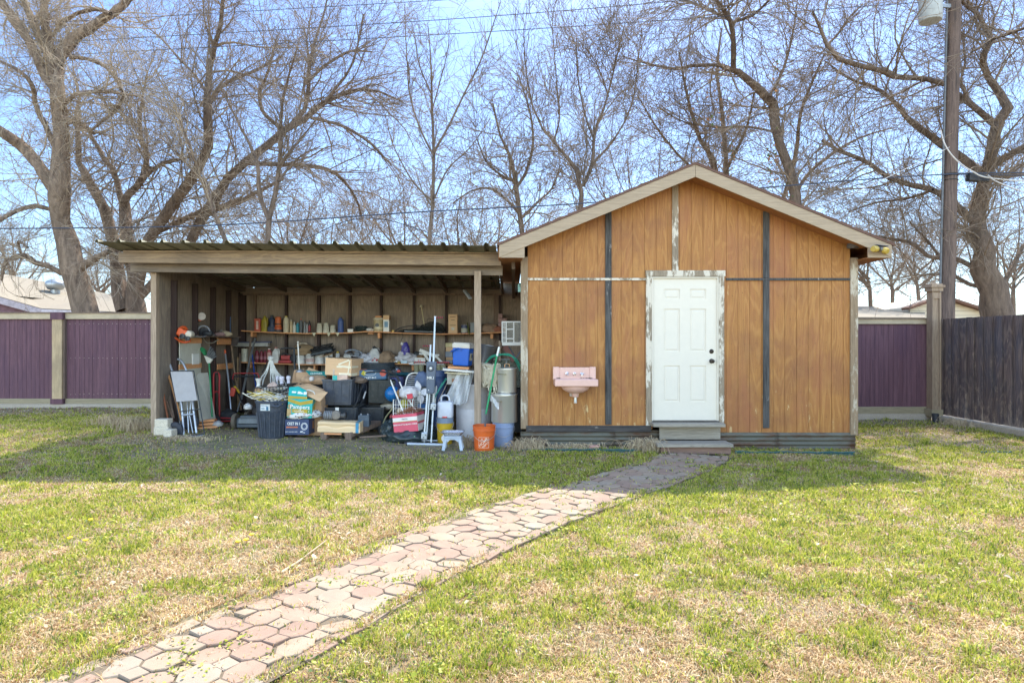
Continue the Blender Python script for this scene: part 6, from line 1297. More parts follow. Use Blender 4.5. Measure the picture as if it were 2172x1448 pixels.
    for (px, py, Y, w_, h, lab) in ((548.5, 821, 10.0, .07, .14, 'white lamp socket with flared top left of the hanging cables'), (597.5, 816, 10.1, .066, .14, 'round white light bulb just right of the hanging cables'), (612, 813, 10.1, .058, .125, 'round white light bulb farthest right behind the bin'), (588, 814, 10.25, .045, .13, 'slim white bulb half hidden between cables')):
        flare = px < 550; O = at(px, py, Y); t = thing('light_bulb' if not flare else 'lamp_socket', lab, 'light bulb' if not flare else 'lamp socket', O, 0, None if flare else g)
        pr = [(.5, 0), (.42, .25), (.42, .6), (.62, .8), (.72, 1), (.6, 1)] if flare else [(.42, 0), (.46, .2), (.38, .42), (.55, .6), (.62, .78), (.52, .93), (.25, 1)]
        part('body', B().lathe([(a*w_, b_*h) for a, b_ in pr], n=20), M_white if flare else pm((214, 212, 226), .3, var=.03, dirt=.05), t, smooth=True)
    t = rod('long_pole', 'black T-shaped handle pole standing behind the open box', 'handle', [(627, 812, 10.4), (625, 775, 10.5), (623.5, 741, 10.55)], .018, M_blk); part('crossbar', B().tube(cr([at(*p)-t.location for p in ((596, 739, 10.5), (612, 738, 10.5), (625, 739, 10.55), (637, 736, 10.5))], 4), .014, 8), M_blk, t, smooth=True)
    rod('black_lever', 'thin black lever slanting before the canisters on the lower shelf', 'lever', [(556, 790, 10.9), (565, 772, 10.9), (573, 757, 10.9)], .01, M_blk)
    t = rod('lamp_stand', 'ornate white lamp stand with dome behind the open box', 'lamp stand', [(637, 805, 10.3), (635, 785, 10.3), (632, 728, 10.3)], .010, M_white); part('dome', B().lathe([(.075, 0), (.06, .035), (.02, .055)], at(636.5, 790, 10.3)-t.location, n=20), M_alu, t, smooth=True)
    b = B(); 
    for dx in (-7, 7): b.tube([at(636.5, 790, 10.3)-t.location, at(636.5+dx, 812, 10.3)-t.location], .007, 6)
    part('leg', b, M_white, t); part('finial', B().lathe([(.012, 0), (.02, .015), (.0, .03)], at(632, 727, 10.3)-t.location, n=12), M_white, t)
left_items()
# ---------------------------------------------------------------- middle pile
def middle_items():
    teal = pm((24, 168, 162), .4, var=.05, dirt=.08); tgold = pm((176, 150, 44), .45, var=.05, dirt=.05); navy = pm((42, 62, 100), .45, var=.06, dirt=.15)
    # navy box
    Y = 9.3; x0, x1 = sx(604, Y), sx(655, Y); z0 = sz(922, Y); z0 = max(z0, ghf(-3.2, 9.4)); zt = sz(889, Y)
    O = Vector(((x0+x1)/2, Y+.2, z0)); w_ = x1-x0; h = zt-z0; t = carton('printed_box', 'dark navy printed box under the spotted blanket, beside the rubbish bin', 'box', O, (w_, .4, h), navy, flaps=False)
    q = lambda: None; text('CKET IN 1', .058, M_text, t, (-.045, -.2015, h*.72), rot=(90, 0, 0), bold=.0008, sxx=.72)
    b = B(); b.tube([(math.cos(a)*.045+.11, -.2018, math.sin(a)*.05+h*.55) for a in np.linspace(0, 6.28, 22)[:-1]], .004, 5, closed=True); b.tube([(math.cos(a)*.032+.11, -.2018, math.sin(a)*.036+h*.55) for a in np.linspace(0, 6.28, 22)[:-1]], .003, 5, closed=True); b.tube(cr([(.09, -.2018, h*.25), (.05, -.2018, h*.2), (.12, -.2018, h*.14)], 4), .004, 5)
    part('hose_drawing', b, M_text, t); part('orange_bar', B().box((-.07, -.2012, h*.5), (.17, .001, .018)), pm((206, 112, 66), .5), t); text('100 FT GARDEN HOSE', .018, M_text, t, (-.08, -.2015, h*.2), rot=(90, 0, 0))
    part('side_print', B().box((w_/2+.0005, .0, h*.55), (.001, .05, .11)), pm((206, 140, 70), .5), t)
    bt = NT('spotted_fleece'); co = bt.co(); v = bt.n('TexVoronoi'); v.inputs['Scale'].default_value = 26; bt.l(co, v.inputs['Vector']); c = bt.mix(bt.ramp(v.outputs['Distance'], .28, .34), (.02, .025, .04), (.72, .70, .68)); c = bt.mix(bt.ramp(bt.noise(co, 9), .60, .63), c, (.45, .2, .1)); bt = bt.fin(c, .9)
    lump('blanket', 'white fleece blanket with black and orange spots between the two boxes', 'blanket', O.x+.02, Y+.2, zt+.001, .50, .42, .12, (200, 200, 200), 51, mat=bt, amp=.16, fold=1.8)
    # teal nappy box
    Y = 9.28; z0 = zt+.15; zt = sz(845, Y); O = Vector((sx(632, Y)-.01, Y+.17, z0)); w_ = .35; h = sz(848, Y)-z0; h = .30
    O.z = sz(886, Y); h = sz(846, Y)-O.z
    t = thing('nappy_box', 'bright teal and gold nappy box with its top panel raised, on the spotted blanket', 'box', O, 6, rot=(0, 4, 8)); d = .3
    part('body', B().box((0, 0, h/2), (w_, d, h)), teal, t, bev=.006); b = B()
    b.add([(-w_/2, -d/2-.001, h), (-w_/2, -d/2-.001, h*.84), (0, -d/2-.006, h*.66), (w_/2, -d/2-.001, h*.8), (w_/2, -d/2-.001, h), (0, -d/2-.006, h*.84)], [(0, 1, 2, 5), (5, 2, 3, 4)]); part('gold_band', b, tgold, t)
    part('raised_flap', B().add([(-w_/2, -d/2+.0, h+.002), (w_/2-.08, -d/2, h+.002), (w_/2-.12, -d/2+.10, h+.12), (-.06, -d/2+.12, h+.17), (-w_/2-.02, -d/2+.12, h+.15)], [(0, 1, 2, 3, 4)]), teal, t, thick=.005)
    part('flap_band', B().add([(-w_/2, -d/2-.004, h+.0), (w_/2-.08, -d/2-.004, h-.0), (w_/2-.09, -d/2+.016, h+.035), (-w_/2-.003, -d/2+.016, h+.035)], [(0, 1, 2, 3)]), tgold, t, thick=.002)
    fl = part('flap_print', B().box((-.09, -.006, 0), (.06, .002, .03)).box((.0, -.006, -.005), (.075, .002, .045)).box((.07, -.006, -.01), (.045, .002, .05)), M_text, t, loc=(-.02, -d/2+.066, h+.085), rot=(-40, 0, 0))
    text('Pampers', .085, M_text, t, (-.0, -d/2-.010, h*.57), rot=(90, 0, 0), bold=.001, sxx=.95)
    part('gold_plate', B().box((.02, -d/2-.0015, h*.36), (w_*.72, .002, h*.2)), tgold, t); text('swaddlers', .036, M_text, t, (-.01, -d/2-.006, h*.36), rot=(90, 0, 0)); part('size_mark', B().box((.13, -d/2-.003, h*.36), (.04, .003, h*.18)), pm((36, 130, 60), .5), t); text('1', .05, M_text, t, (.13, -d/2-.007, h*.36), rot=(90, 0, 0))
    part('photo_patch', B().box((-w_*.42, -d/2-.002, h*.26), (.06, .002, h*.42)).lathe([(.03, 0), (.03, -.002)], (-w_*.40, -d/2-.003, h*.6), axis='Y', n=18), pm((176, 150, 104), .6), t); part('side_band', B().box((w_/2+.001, 0, h*.5), (.001, d*.9, h*.4), rot=(12, 0, 0)), tgold, t)
    # open cardboard behind it
    O = at(664, 890, 9.75); O.z = ghf(O.x, O.y); t = carton('cardboard_box', 'open brown cardboard box with a wide flap hanging right of the nappy box', 'box', O, (.36, .36, .66), M_card2)
    part('flap', B().add([at(632, 822, 9.6)-O, at(655, 817, 9.65)-O, at(695, 832, 9.5)-O, at(678, 852, 9.35)-O, at(650, 838, 9.4)-O], [(0, 1, 2, 3, 4)]), M_card, t, thick=.006); part('flap', B().add([at(622, 818, 9.85)-O, at(655, 813, 9.9)-O, at(688, 826, 9.75)-O, at(640, 824, 9.65)-O], [(0, 1, 2, 3)]), M_card2, t, thick=.006)
    part('strap', B().tube(cr([at(643, 832, 9.5)-O, at(652, 827, 9.45)-O, at(664, 830, 9.4)-O, at(668, 836, 9.4)-O], 5), .007, 6), M_white, t)
    g = 'black storage totes'
    tote('grey-black tote with clean ribbed front, upper left of the tote pile', sx(717, 9.75), 10.03, sz(859, 9.75), .47, .6, sz(804, 9.75)-sz(859, 9.75), rz=-2, col=(70, 76, 88))
    tote('dusty black tote with a white tag, under the grey-black one', sx(722, 9.75), 10.02, .08, .52, .58, sz(863, 9.75)-.085, rz=-1, col=(54, 60, 68)); 
    obj1('paper_tag', 'white paper tag stuck to the lower dusty tote', 'tag', B().box((0, 0, 0), (.052, .002, .1)), M_white, at(715, 871, 9.62))
    tote('tilted black tote under the blue hose bag', sx(798, 10.1), 10.35, sz(856, 10.05), .42, .5, .37, rz=14, col=(58, 64, 66), rot=(0, 5, 14))
    tote('black tote low on the right behind the grey battery', sx(781, 10.0), 10.3, .09, .44, .5, .36, rz=4, col=(50, 55, 62))
    # objects on the totes
    Y = 9.72; zb = sz(806, Y); t = carton('small_carton', 'small pale pink carton with a teal end under the taped box', 'box', Vector((sx(718, Y)+.02, Y+.1, zb)), (sx(727, Y)-sx(695, Y), .2, .075), pm((206, 176, 160), .6)); part('teal_end', B().box((-.075, -.101, .037), (.07, .002, .07)), teal, t)
    Y = 9.8; zb = sz(797, Y); O = Vector((sx(722, Y), Y+.22, zb-.0)); w_ = sx(752, Y)-sx(690, Y); h = sz(760, Y)-zb; t = thing('taped_box', 'large brown box patched with cream tape strips on the upper tote', 'box', O, rot=(0, 3, -14))
    b = B().box((0, 0, h/2), (w_, .40, h)); part('body', b, M_card, t, bev=.01)
    mt = pm((226, 216, 190), .4, var=.04, dirt=.05)
    for (a, c, w0, h0, rr) in ((.1, .80, .2, .025, -24), (.12, .55, .2, .032, 2), (.02, .53, .09, .03, 0), (.12, .12, .2, .04, -2), (.185, .5, .02, h*.86, 6)):
        part('tape', B().box((a, -.2022-.0004*abs(rr), h*c), (w0, .002, h0), rot=(0, rr, 0)), mt, t)
    part('tape', B().box((w_/2+.001, -.08, h*.55), (.002, .2, .03)), mt, t); part('tape', B().box((w_/2+.001, -.1, h*.12), (.002, .19, .04)), mt, t); part('worn_patch', B().box((-.07, -.2025, h*.2), (.035, .002, .09)), pm((214, 190, 170), .6), t)
    O = at(668, 803, 10.3); t = carton('cardboard_box', 'open brown box with a teal lid flap behind the taped box', 'box', O+Vector((-.02, .1, -.45)), (.52, .36, .56), M_card2); part('teal_flap', B().add([at(648, 785.5, 10.15)-t.location, at(662, 787, 10.15)-t.location, at(692, 788, 10.15)-t.location, at(692, 799, 10.1)-t.location, at(668, 798.5, 10.1)-t.location, at(656, 795, 10.1)-t.location], [(0, 1, 2, 3, 4, 5)]), pm((24, 140, 138), .4), t, thick=.004)
    text('CLEANER', .045, M_text, t, at(671, 792, 10.09)-t.location, rot=(90, 0, 2)); part('flap', B().add([at(655, 779, 10.4)-t.location, at(676, 787, 10.3)-t.location, at(648, 787, 10.3)-t.location], [(0, 1, 2)]), M_card, t, thick=.005); part('flap', B().add([at(624, 785, 10.3)-t.location, at(645, 782, 10.4)-t.location, at(646, 812, 10.3)-t.location, at(618, 812, 10.2)-t.location], [(0, 1, 2, 3)]), M_card2, t, thick=.005)
    lump('crumpled_paper', 'crumpled brown paper heap in front of the teal flap', 'paper', sx(668, 10.0), 10.0, sz(814, 10.0), .42, .2, .13, (176, 146, 118), 53, rough=.9)
    obj1('door_knob', 'round pale knob lying on the brown paper heap', 'knob', B().lathe([(.0, -.04), (.03, -.03), (.04, 0), (.03, .03), (.0, .04)], n=20), pm((190, 186, 186), .4), at(661, 803, 9.86), smooth=True)
    # black bin behind
    t = bucket('bin', 'black open bin with rolled rim behind the open brown flap', sx(668, 10.2), 10.25, .08, .5, sz(813, 10.2)-.08, (50, 52, 58), handle=False, cat='bin')
    # blue hose bag and hoses
    O = at(790, 806, 10.05); t = thing('hose_package', 'slate-blue printed hose package with yellow tag on the tilted tote', 'package', O, rot=(0, -2, 4)); h = .17
    part('body', B().box((0, .1, h/2), (.45, .22, h)), pm((70, 104, 136), .45), t, bev=.03); part('yellow_tag', B().box((-.13, -.012, h*.68), (.06, .003, .065), rot=(0, 32, 0)), pm((186, 176, 40), .5), t); text('CKET IN 1', .042, M_text, t, (-.03, -.012, h*.22), rot=(90, 0, 0), bold=.001)
    part('hose_drawing', B().tube([(math.cos(a)*.09-.03, -.0125, math.sin(a)*.035+h*.66) for a in np.linspace(0, 6.28, 24)[:-1]], .003, 5, closed=True), M_text, t); part('red_print', B().lathe([(.05, 0), (.05, -.003)], (.17, -.012, h*.62), axis='Y', n=20), pm((196, 84, 70), .5), t); part('orange_edge', B().box((0, .1, h+.002), (.42, .2, .006)), pm((190, 110, 76), .5), t)
    b = B(); rg = random.Random(6); t = thing('garden_hose', 'flattened coil of black hose above the blue hose package', 'hose', at(795, 779, 10.1))
    for k in range(9): b.tube([(math.cos(a)*(.30+rg.uniform(-.03, .02)), math.sin(a)*.14+.08, .012*k-.03+.01*math.sin(a*2+k)) for a in np.linspace(0, 6.28, 30)[:-1]], .010, 7, closed=True)
    part('coil', b, pm((40, 48, 54), .45), t, smooth=True); part('connector', B().lathe([(.02, 0), (.024, .02), (.02, .05)], (.36, -.02, -.06), axis='X', n=12), pm((176, 70, 60), .5), t)
    part('loose_end', B().tube(cr([(-.15, -.06, -.08), (.1, -.08, -.06), (.24, -.06, -.09), (.34, -.04, -.10)], 6), .011, 7), pm((34, 38, 44), .45), t, smooth=True)
    rod('silver_tube', 'silver tube slanting down from the hose coil to the teal cloth', 'tube', [(808, 774, 10.4), (850, 789, 10.6)], .011, M_alu)
    # kettle, cloth, tubs
    mp = (118, 122, 176)
    t = bucket('tub', 'periwinkle blue plastic tub behind the hand cart', sx(842, 11.0), 11.0, .5, .26, sz(796, 11)-.5, mp, handle=False, cat='tub'); t = bucket('tub', 'slate blue plastic tub right of the periwinkle one', sx(857, 11.2), 11.25, .5, .24, sz(797, 11.2)-.5, (88, 104, 150), handle=False, cat='tub')
    carton('support_crate', 'dark crate under the blue tubs, mostly hidden by the pile', 'crate', (sx(850, 11.1), 11.12, .1), (.5, .5, .4), pm((50, 54, 60), .6))
    O = Vector((sx(842, 11.0), 10.95, sz(795, 11)+.03)); t = thing('kettle', 'dull grey metal kettle on the teal cloth', 'kettle', O); part('body', B().lathe([(.07, 0), (.085, .03), (.08, .08), (.06, .11), (.03, .12)], n=24), t_metal('dull_kettle', (130, 132, 142), (160, 162, 172), (110, 104, 100), .66, .4, .7), t, smooth=True); part('handle', B().tube(cr([(-.05, 0, .11), (-.09, 0, .12), (-.115, 0, .08), (-.08, 0, .04)], 5), .008, 7), M_grey, t, smooth=True)
    lump('cloth', 'dark teal cloth bunched on the periwinkle tub', 'cloth', sx(850, 10.95), 10.95, sz(796, 11)+.0, .34, .2, .06, (38, 96, 108), 55, rough=.9, amp=.3)
    t = thing('ball', 'glossy blue ball wedged above the hand cart', 'ball', at(833, 852, 10.0)); part('body', B().lathe([(.01, 0)]+[(.125*math.sin(a), .125-.125*math.cos(a)) for a in np.linspace(.1, 3.04, 16)], n=32), pm((26, 108, 176), .25), t, smooth=True)
    obj1('wicker_piece', 'small brown wicker lump by the blue ball', 'basket', blob(.1, .1, .13, 57, .2), pm((150, 112, 74), .8), at(847, 845, 9.8), smooth=True)
    # second mower
    O = at(818, 911, 9.75); O.z = ghf(O.x, O.y); t = thing('push_mower', 'old mower with cream wheel hub and red body half hidden by the totes', 'lawn mower', O, 8)
    for p, rr in (((.0, -.05, .1), .105), ((.2, .25, .1), .1)):
        w0 = part('wheel', B().lathe([(.055*1.3, -.022), (rr*.95, -.03), (rr, -.015), (rr, .015), (rr*.95, .03), (.07, .022)], p, axis='Y', n=30), pm((48, 48, 50), .8), t, smooth=True); part('hub', B().lathe([(.072, -.026), (.05, -.032), (.015, -.03), (.012, -.04), (0, -.04)], p, axis='Y', n=24), pm((190, 182, 156), .6), w0, smooth=True)
    part('deck', B().box((.12, .15, .16), (.3, .4, .1)), pm((60, 64, 68), .5), t, bev=.02); part('housing', B().box((.14, .05, .26), (.16, .2, .13)), pm((150, 58, 56), .5), t, bev=.03); part('handle', B().tube(cr([(-.06, .1, .12), (-.0, .1, .28), (.16, .05, .48)], 4), .011, 7), pm((150, 146, 110), .5), t, smooth=True)
    # battery, pump, long box, planks
    t = carton('car_battery', 'slate grey battery standing on the plank by the lower tote', 'battery', at(773, 904, 9.62), (.165, .13, .175), pm((76, 90, 104), .5)); part('terminal', B().lathe([(.012, .175), (.01, .195)], (-.05, 0, 0), n=10), M_grey, t); part('terminal', B().lathe([(.012, .175), (.01, .195)], (.05, 0, 0), n=10), M_grey, t)
    obj1('wood_plank', 'old grey plank slanting under the battery', 'plank', shift(B().bar(at(738, 921, 9.3), at(800, 896, 9.9), .16, .07), at(768, 910, 9.6)), W_studg, at(768, 910, 9.6), bev=.005)
    Y = 9.28; z0 = sz(917, Y); O = Vector((sx(718, Y), Y+.1, z0)); w_ = sx(764, Y)-sx(674, Y); h = sz(894, Y)-z0; t = thing('long_carton', 'long flat cardboard carton with blue end band before the totes', 'box', O, 0, rot=(0, 1.5, 0))
    b = B(); n = 12; g_ = []
    for k in range(n+1):
        x = -w_/2+w_*k/n; s = .012*math.sin(k*.9); g_.append([(x, -.1, .0), (x, -.1, h*.35+s), (x, -.085, h*.5+s*1.6), (x, -.1, h*.75), (x, -.085, h-.01+s*.4), (x, .1, h), (x, .1, 0), (x, -.1, 0)])
    b.sheet(g_); b.add(g_[0][:7], [tuple(range(7))]); b.add(g_[-1][:7], [tuple(range(7))]); part('body', b, wood('kraft_carton', (186, 160, 124), (206, 180, 144), along='X', grain=9, fine=.3), t)
    part('blue_band', B().box((w_/2-.04, -.1015, h/2-.005), (.045, .004, h*.93)).box((w_/2-.04, 0, h+.0015), (.045, .2, .003)), pm((58, 134, 170), .5), t)
    for i, px in enumerate((690, 742)): obj1('support_block', 'short dark wood block under the %s end of the long flat carton' % ('left' if i == 0 else 'right'), 'wood block', B().box((0, 0, 0), (.09, .2, z0-.05)), W_studg, (sx(px, 9.35), 9.36, (z0+.05)/2+.0))
    O = Vector((sx(710, 9.4), 9.42, z0+h+.02)); t = thing('electric_motor', 'grimy electric motor and pump lying on the long flat carton', 'motor', O); mm = pm((84, 84, 86), .6, .3, dirt=.5)
    part('motor', B().lathe([(.03, -.17), (.058, -.16), (.064, -.13), (.064, -.04), (.058, -.02), (.05, -.015), (.05, 0)], (0, 0, .06), axis='X', n=24), mm, t, smooth=True); part('pump_housing', B().lathe([(.05, -.04), (.066, -.03), (.066, .03), (.05, .04)], (.02, -.02, .065), axis='Y', n=20), pm((128, 120, 112), .7), t, smooth=True); part('outlet', B().lathe([(.035, .05), (.035, .13), (.045, .135), (.045, .15), (.0, .15)], (0, 0, .055), axis='X', n=18), mm, t, smooth=True); part('flange', B().lathe([(.05, .15), (.05, .165), (0, .165)], (0, 0, .055), axis='X', n=20), M_blk, t)
    b = B(); 
    for k in range(5): b.lathe([(.066, -.15+.025*k), (.068, -.145+.025*k), (.066, -.14+.025*k)], (0, 0, .06), axis='X', n=24, cap=False)
    part('cooling_fins', b, M_grey, t)
    obj1('brush', 'small brush with white ferrule stuck between the totes', 'brush', shift(B().bar(at(776, 830, 9.7), at(771, 845, 9.7), .03, .02), at(774, 838, 9.7)), M_grey, at(774, 838, 9.7), bev=.004)
    # folding hand cart
    O = at(856, 905, 9.3); t = thing('folding_cart', 'white folding shopping cart with black handle and wire basket', 'shopping cart', O); q = lambda *p: at(*p)-O; b = B()
    b.tube([q(828, 806, 9.5), q(842, 840, 9.4), q(858, 880, 9.2)], .011, 8); b.tube([q(846, 806, 9.6), q(856, 830, 9.5), q(876, 862, 9.35), q(884, 872, 9.3)], .011, 8); part('frame', b, M_white, t, smooth=True)
    part('handle', B().tube(cr([q(830, 812, 9.49), q(824.5, 801, 9.52), q(828, 798.5, 9.53), q(838, 797.5, 9.57), q(842, 799, 9.58), q(848, 809, 9.59)], 4), .017, 8), pm((44, 46, 52), .6), t, smooth=True)
    b = B(); b.tube([q(834.5, 896, 9.25), q(834.5, 847, 9.28), q(875.5, 847, 9.28), q(875.5, 895, 9.25)], .009, 8); 
    for k in range(1, 8): b.tube([q(834.5+5.1*k, 895, 9.3), q(834.5+5.1*k, 847, 9.3)], .0035, 5)
    for y in (858, 866, 876, 886): b.tube([q(834.5, y, 9.3), q(875.5, y, 9.3)], .0035, 5)
    b.tube([q(875.5, 895, 9.3), q(875.5, 850, 9.3), q(879, 841, 9.4), q(890, 840, 9.5), q(892, 850, 9.5), q(891, 890, 9.45)], .007, 7)
    for k in range(4): b.tube([q(879+3.2*k, 890, 9.5), q(879+3.2*k, 842, 9.5)], .003, 5)
    part('basket', b, M_white, t, smooth=True)
    t = lump('cleaning_bottle', 'yellow-green plastic container in the wire cart basket', 'bottle', sx(857, 9.5), 9.5, sz(864, 9.5), .1, .08, .13, (168, 160, 40), 61, amp=.08)
    lump('rag', 'dark navy rag in the wire cart basket', 'rag', sx(846, 9.6), 9.6, sz(866, 9.6), .14, .12, .13, (54, 62, 88), 62, rough=.9); lump('rag', 'pale tan rag at the bottom of the wire cart basket', 'rag', sx(862, 9.55), 9.55, sz(888, 9.55), .28, .14, .17, (176, 156, 132), 63, rough=.9)
    carton('blue_box', 'small bright blue box behind the cart basket', 'box', at(895, 868, 9.8), (.11, .12, .09), pm((30, 104, 176), .4)); 
    lump('plastic_bag', 'full white plastic carrier bag above the cart basket', 'plastic bag', sx(866, 9.5), 9.55, sz(846, 9.5), .27, .22, .19, (208, 204, 206), 64, rough=.35, amp=.16)
    t = carton('red_carton', 'little bright red carton in front of the white carrier bag', 'box', at(870, 845, 9.35), (.085, .06, .07), pm((206, 56, 74), .4), rot=(0, -8, 8))
    lump('rag', 'dark red cloth by the cart basket top', 'rag', sx(872, 9.6), 9.6, sz(858, 9.6), .1, .1, .08, (140, 50, 58), 65, rough=.9)
    # pink printed carton with wood shavings
    O = at(866, 919, 9.12); P0 = lambda *p: at(*p)-O; t = thing('food_carton', 'tilted pink-red and white food carton full of dry twigs', 'carton', O); rr = (0, -6.5, -13)
    w_ = .375; h = .255; d = .3; M0 = Matrix.Translation(Vector((0, .17, .02))) @ euler(rr).to_4x4(); pink = pm((206, 82, 104), .5, var=.05, dirt=.08)
    def pl(n, b, m): b.v = [tuple(M0 @ Vector(v)) for v in b.v]; return part(n, b, m, t)
    b = B()
    for s in (-1, 1): b.box((s*(w_/2-.003), 0, h/2), (.006, d, h)); b.box((0, s*(d/2-.003), h/2), (w_-.013, .006, h))
    b.box((0, 0, .004), (w_-.013, d-.013, .006)); pl('body', b, pink); b = B(); b.box((0, -d/2-.0012, h*.71), (w_-.002, .002, h*.23)); b.box((w_/2+.0012, 0, h*.68), (.002, d-.004, h*.32)); b.box((w_/2+.0012, 0, h*.2), (.002, d-.004, h*.4)); pl('white_panel', b, pm((224, 218, 212), .5, var=.04, dirt=.08))
    pl('gold_line', B().box((0, -d/2-.0025, h*.595), (w_-.002, .002, h*.025)).box((w_/2+.0025, 0, h*.5), (.002, d-.004, h*.02)), pm((190, 166, 70), .5))
    def tl(s, size, m, x, z, **k):
        o = text(s, size, m, t, (0, 0, 0), **k); o.matrix_local = M0 @ Matrix.Translation((x, -d/2-.007, z)) @ Matrix.Rotation(R(90), 4, 'X')
    tl('MEXICAN STYLE BLEND CHEESE', .0255, M_text, 0, h*.42, bold=.0003); tl('FIESTA', .03, pm((90, 90, 110), .6), 0, h*.72)
    b = B(); rg = random.Random(8)
    for k in range(220):
        c = Vector((rg.gauss(.03, .09), rg.uniform(-.13, .12), h-.02+rg.uniform(0, .05))); c.x = max(-.17, min(.17, c.x)); c.z += .05*math.exp(-((c.x-.05)/.09)**2)
        v = Vector((rg.uniform(-1, 1), rg.uniform(-1, 1), rg.uniform(-.3, .7))).normalized()*rg.uniform(.015, .045); b.bar(c-v, c+v, .005, .004)
    b.box((0, 0, h-.05), (w_-.02, d-.02, .05)); pl('dry_twigs', b, pm((150, 100, 74), .85, var=.25))
    # bin bag
    t = lump('bin_bag', 'dark green-black bin bag slumped under the pink food carton', 'bin bag', sx(866, 9.25), 9.32, ghf(-1.5, 9.2)-.01, .62, .5, .2, (44, 56, 60), 66, rough=.28, amp=.2, fold=1.7); part('side_bulge', blob(.3, .34, .3, 67, .2, fold=1.6), pm((44, 56, 60), .28), t, loc=(-.27, .12, 0)); part('side_bulge', blob(.26, .3, .24, 68, .2, fold=1.6), pm((44, 56, 60), .28), t, loc=(.25, .05, 0)); part('green_tag', B().box((.12, -.235, .09), (.045, .004, .05), rot=(0, 30, 0)), pm((120, 196, 140), .5), t)
    # lawn chair
    O = at(885, 862, 9.9); t = thing('lawn_chair', 'folded white-framed garden chair with grey slatted back', 'chair', O); q = lambda *p: at(*p)-O
    part('frame', B().tube(cr([q(856, 865, 9.8), q(859, 825, 9.85), q(863, 803, 9.9), q(870, 793, 9.92), q(884, 791, 9.94), q(905, 795, 9.95), q(920, 800, 9.95), q(926, 815, 9.95), q(922, 862, 9.85)], 6), .011, 8), M_white, t, smooth=True)
    b = B()
    for k in range(16): f = k/15; y = 797+64*f; b.box(q(860+ (892-860)+0, y, 9.9), ((922-862)*9.9/F*(.80+.2*min(1, f*4)), .006, .014))
    part('slats', b, pm((150, 150, 158), .5), t); part('seat_tube', B().tube([q(880, 866, 9.7), q(915, 867, 9.7)], .01, 8), M_white, t)
    # fan
    O = at(889, 833, 9.6); t = thing('fan_blades', 'white four-blade fan rotor before the slatted chair', 'fan', O)
    for a, l in ((100, .19), (10, .17), (-75, .17), (190, .12)):
        n = 10; bl = [(math.sin(math.pi*k/n)*.05+(.012 if k == 0 else 0), l*k/n) for k in range(n+1)]; b = B(); ca, sa = math.cos(R(a)), math.sin(R(a))
        pts = [(u*ca-v*sa, (v*.25), u*sa+v*ca) for v, u in bl]+[(u*ca+v*sa, -(v*.25), u*sa-v*ca) for v, u in bl[::-1][1:-1]]; b.add(pts, [tuple(range(len(pts)))]); part('blade', b, pm((206, 206, 212), .4), t, thick=.003)
    part('hub', B().lathe([(.03, .02), (.03, -.03), (.02, -.04), (0, -.04)], axis='Y', n=18), M_white, t, smooth=True)
middle_items()
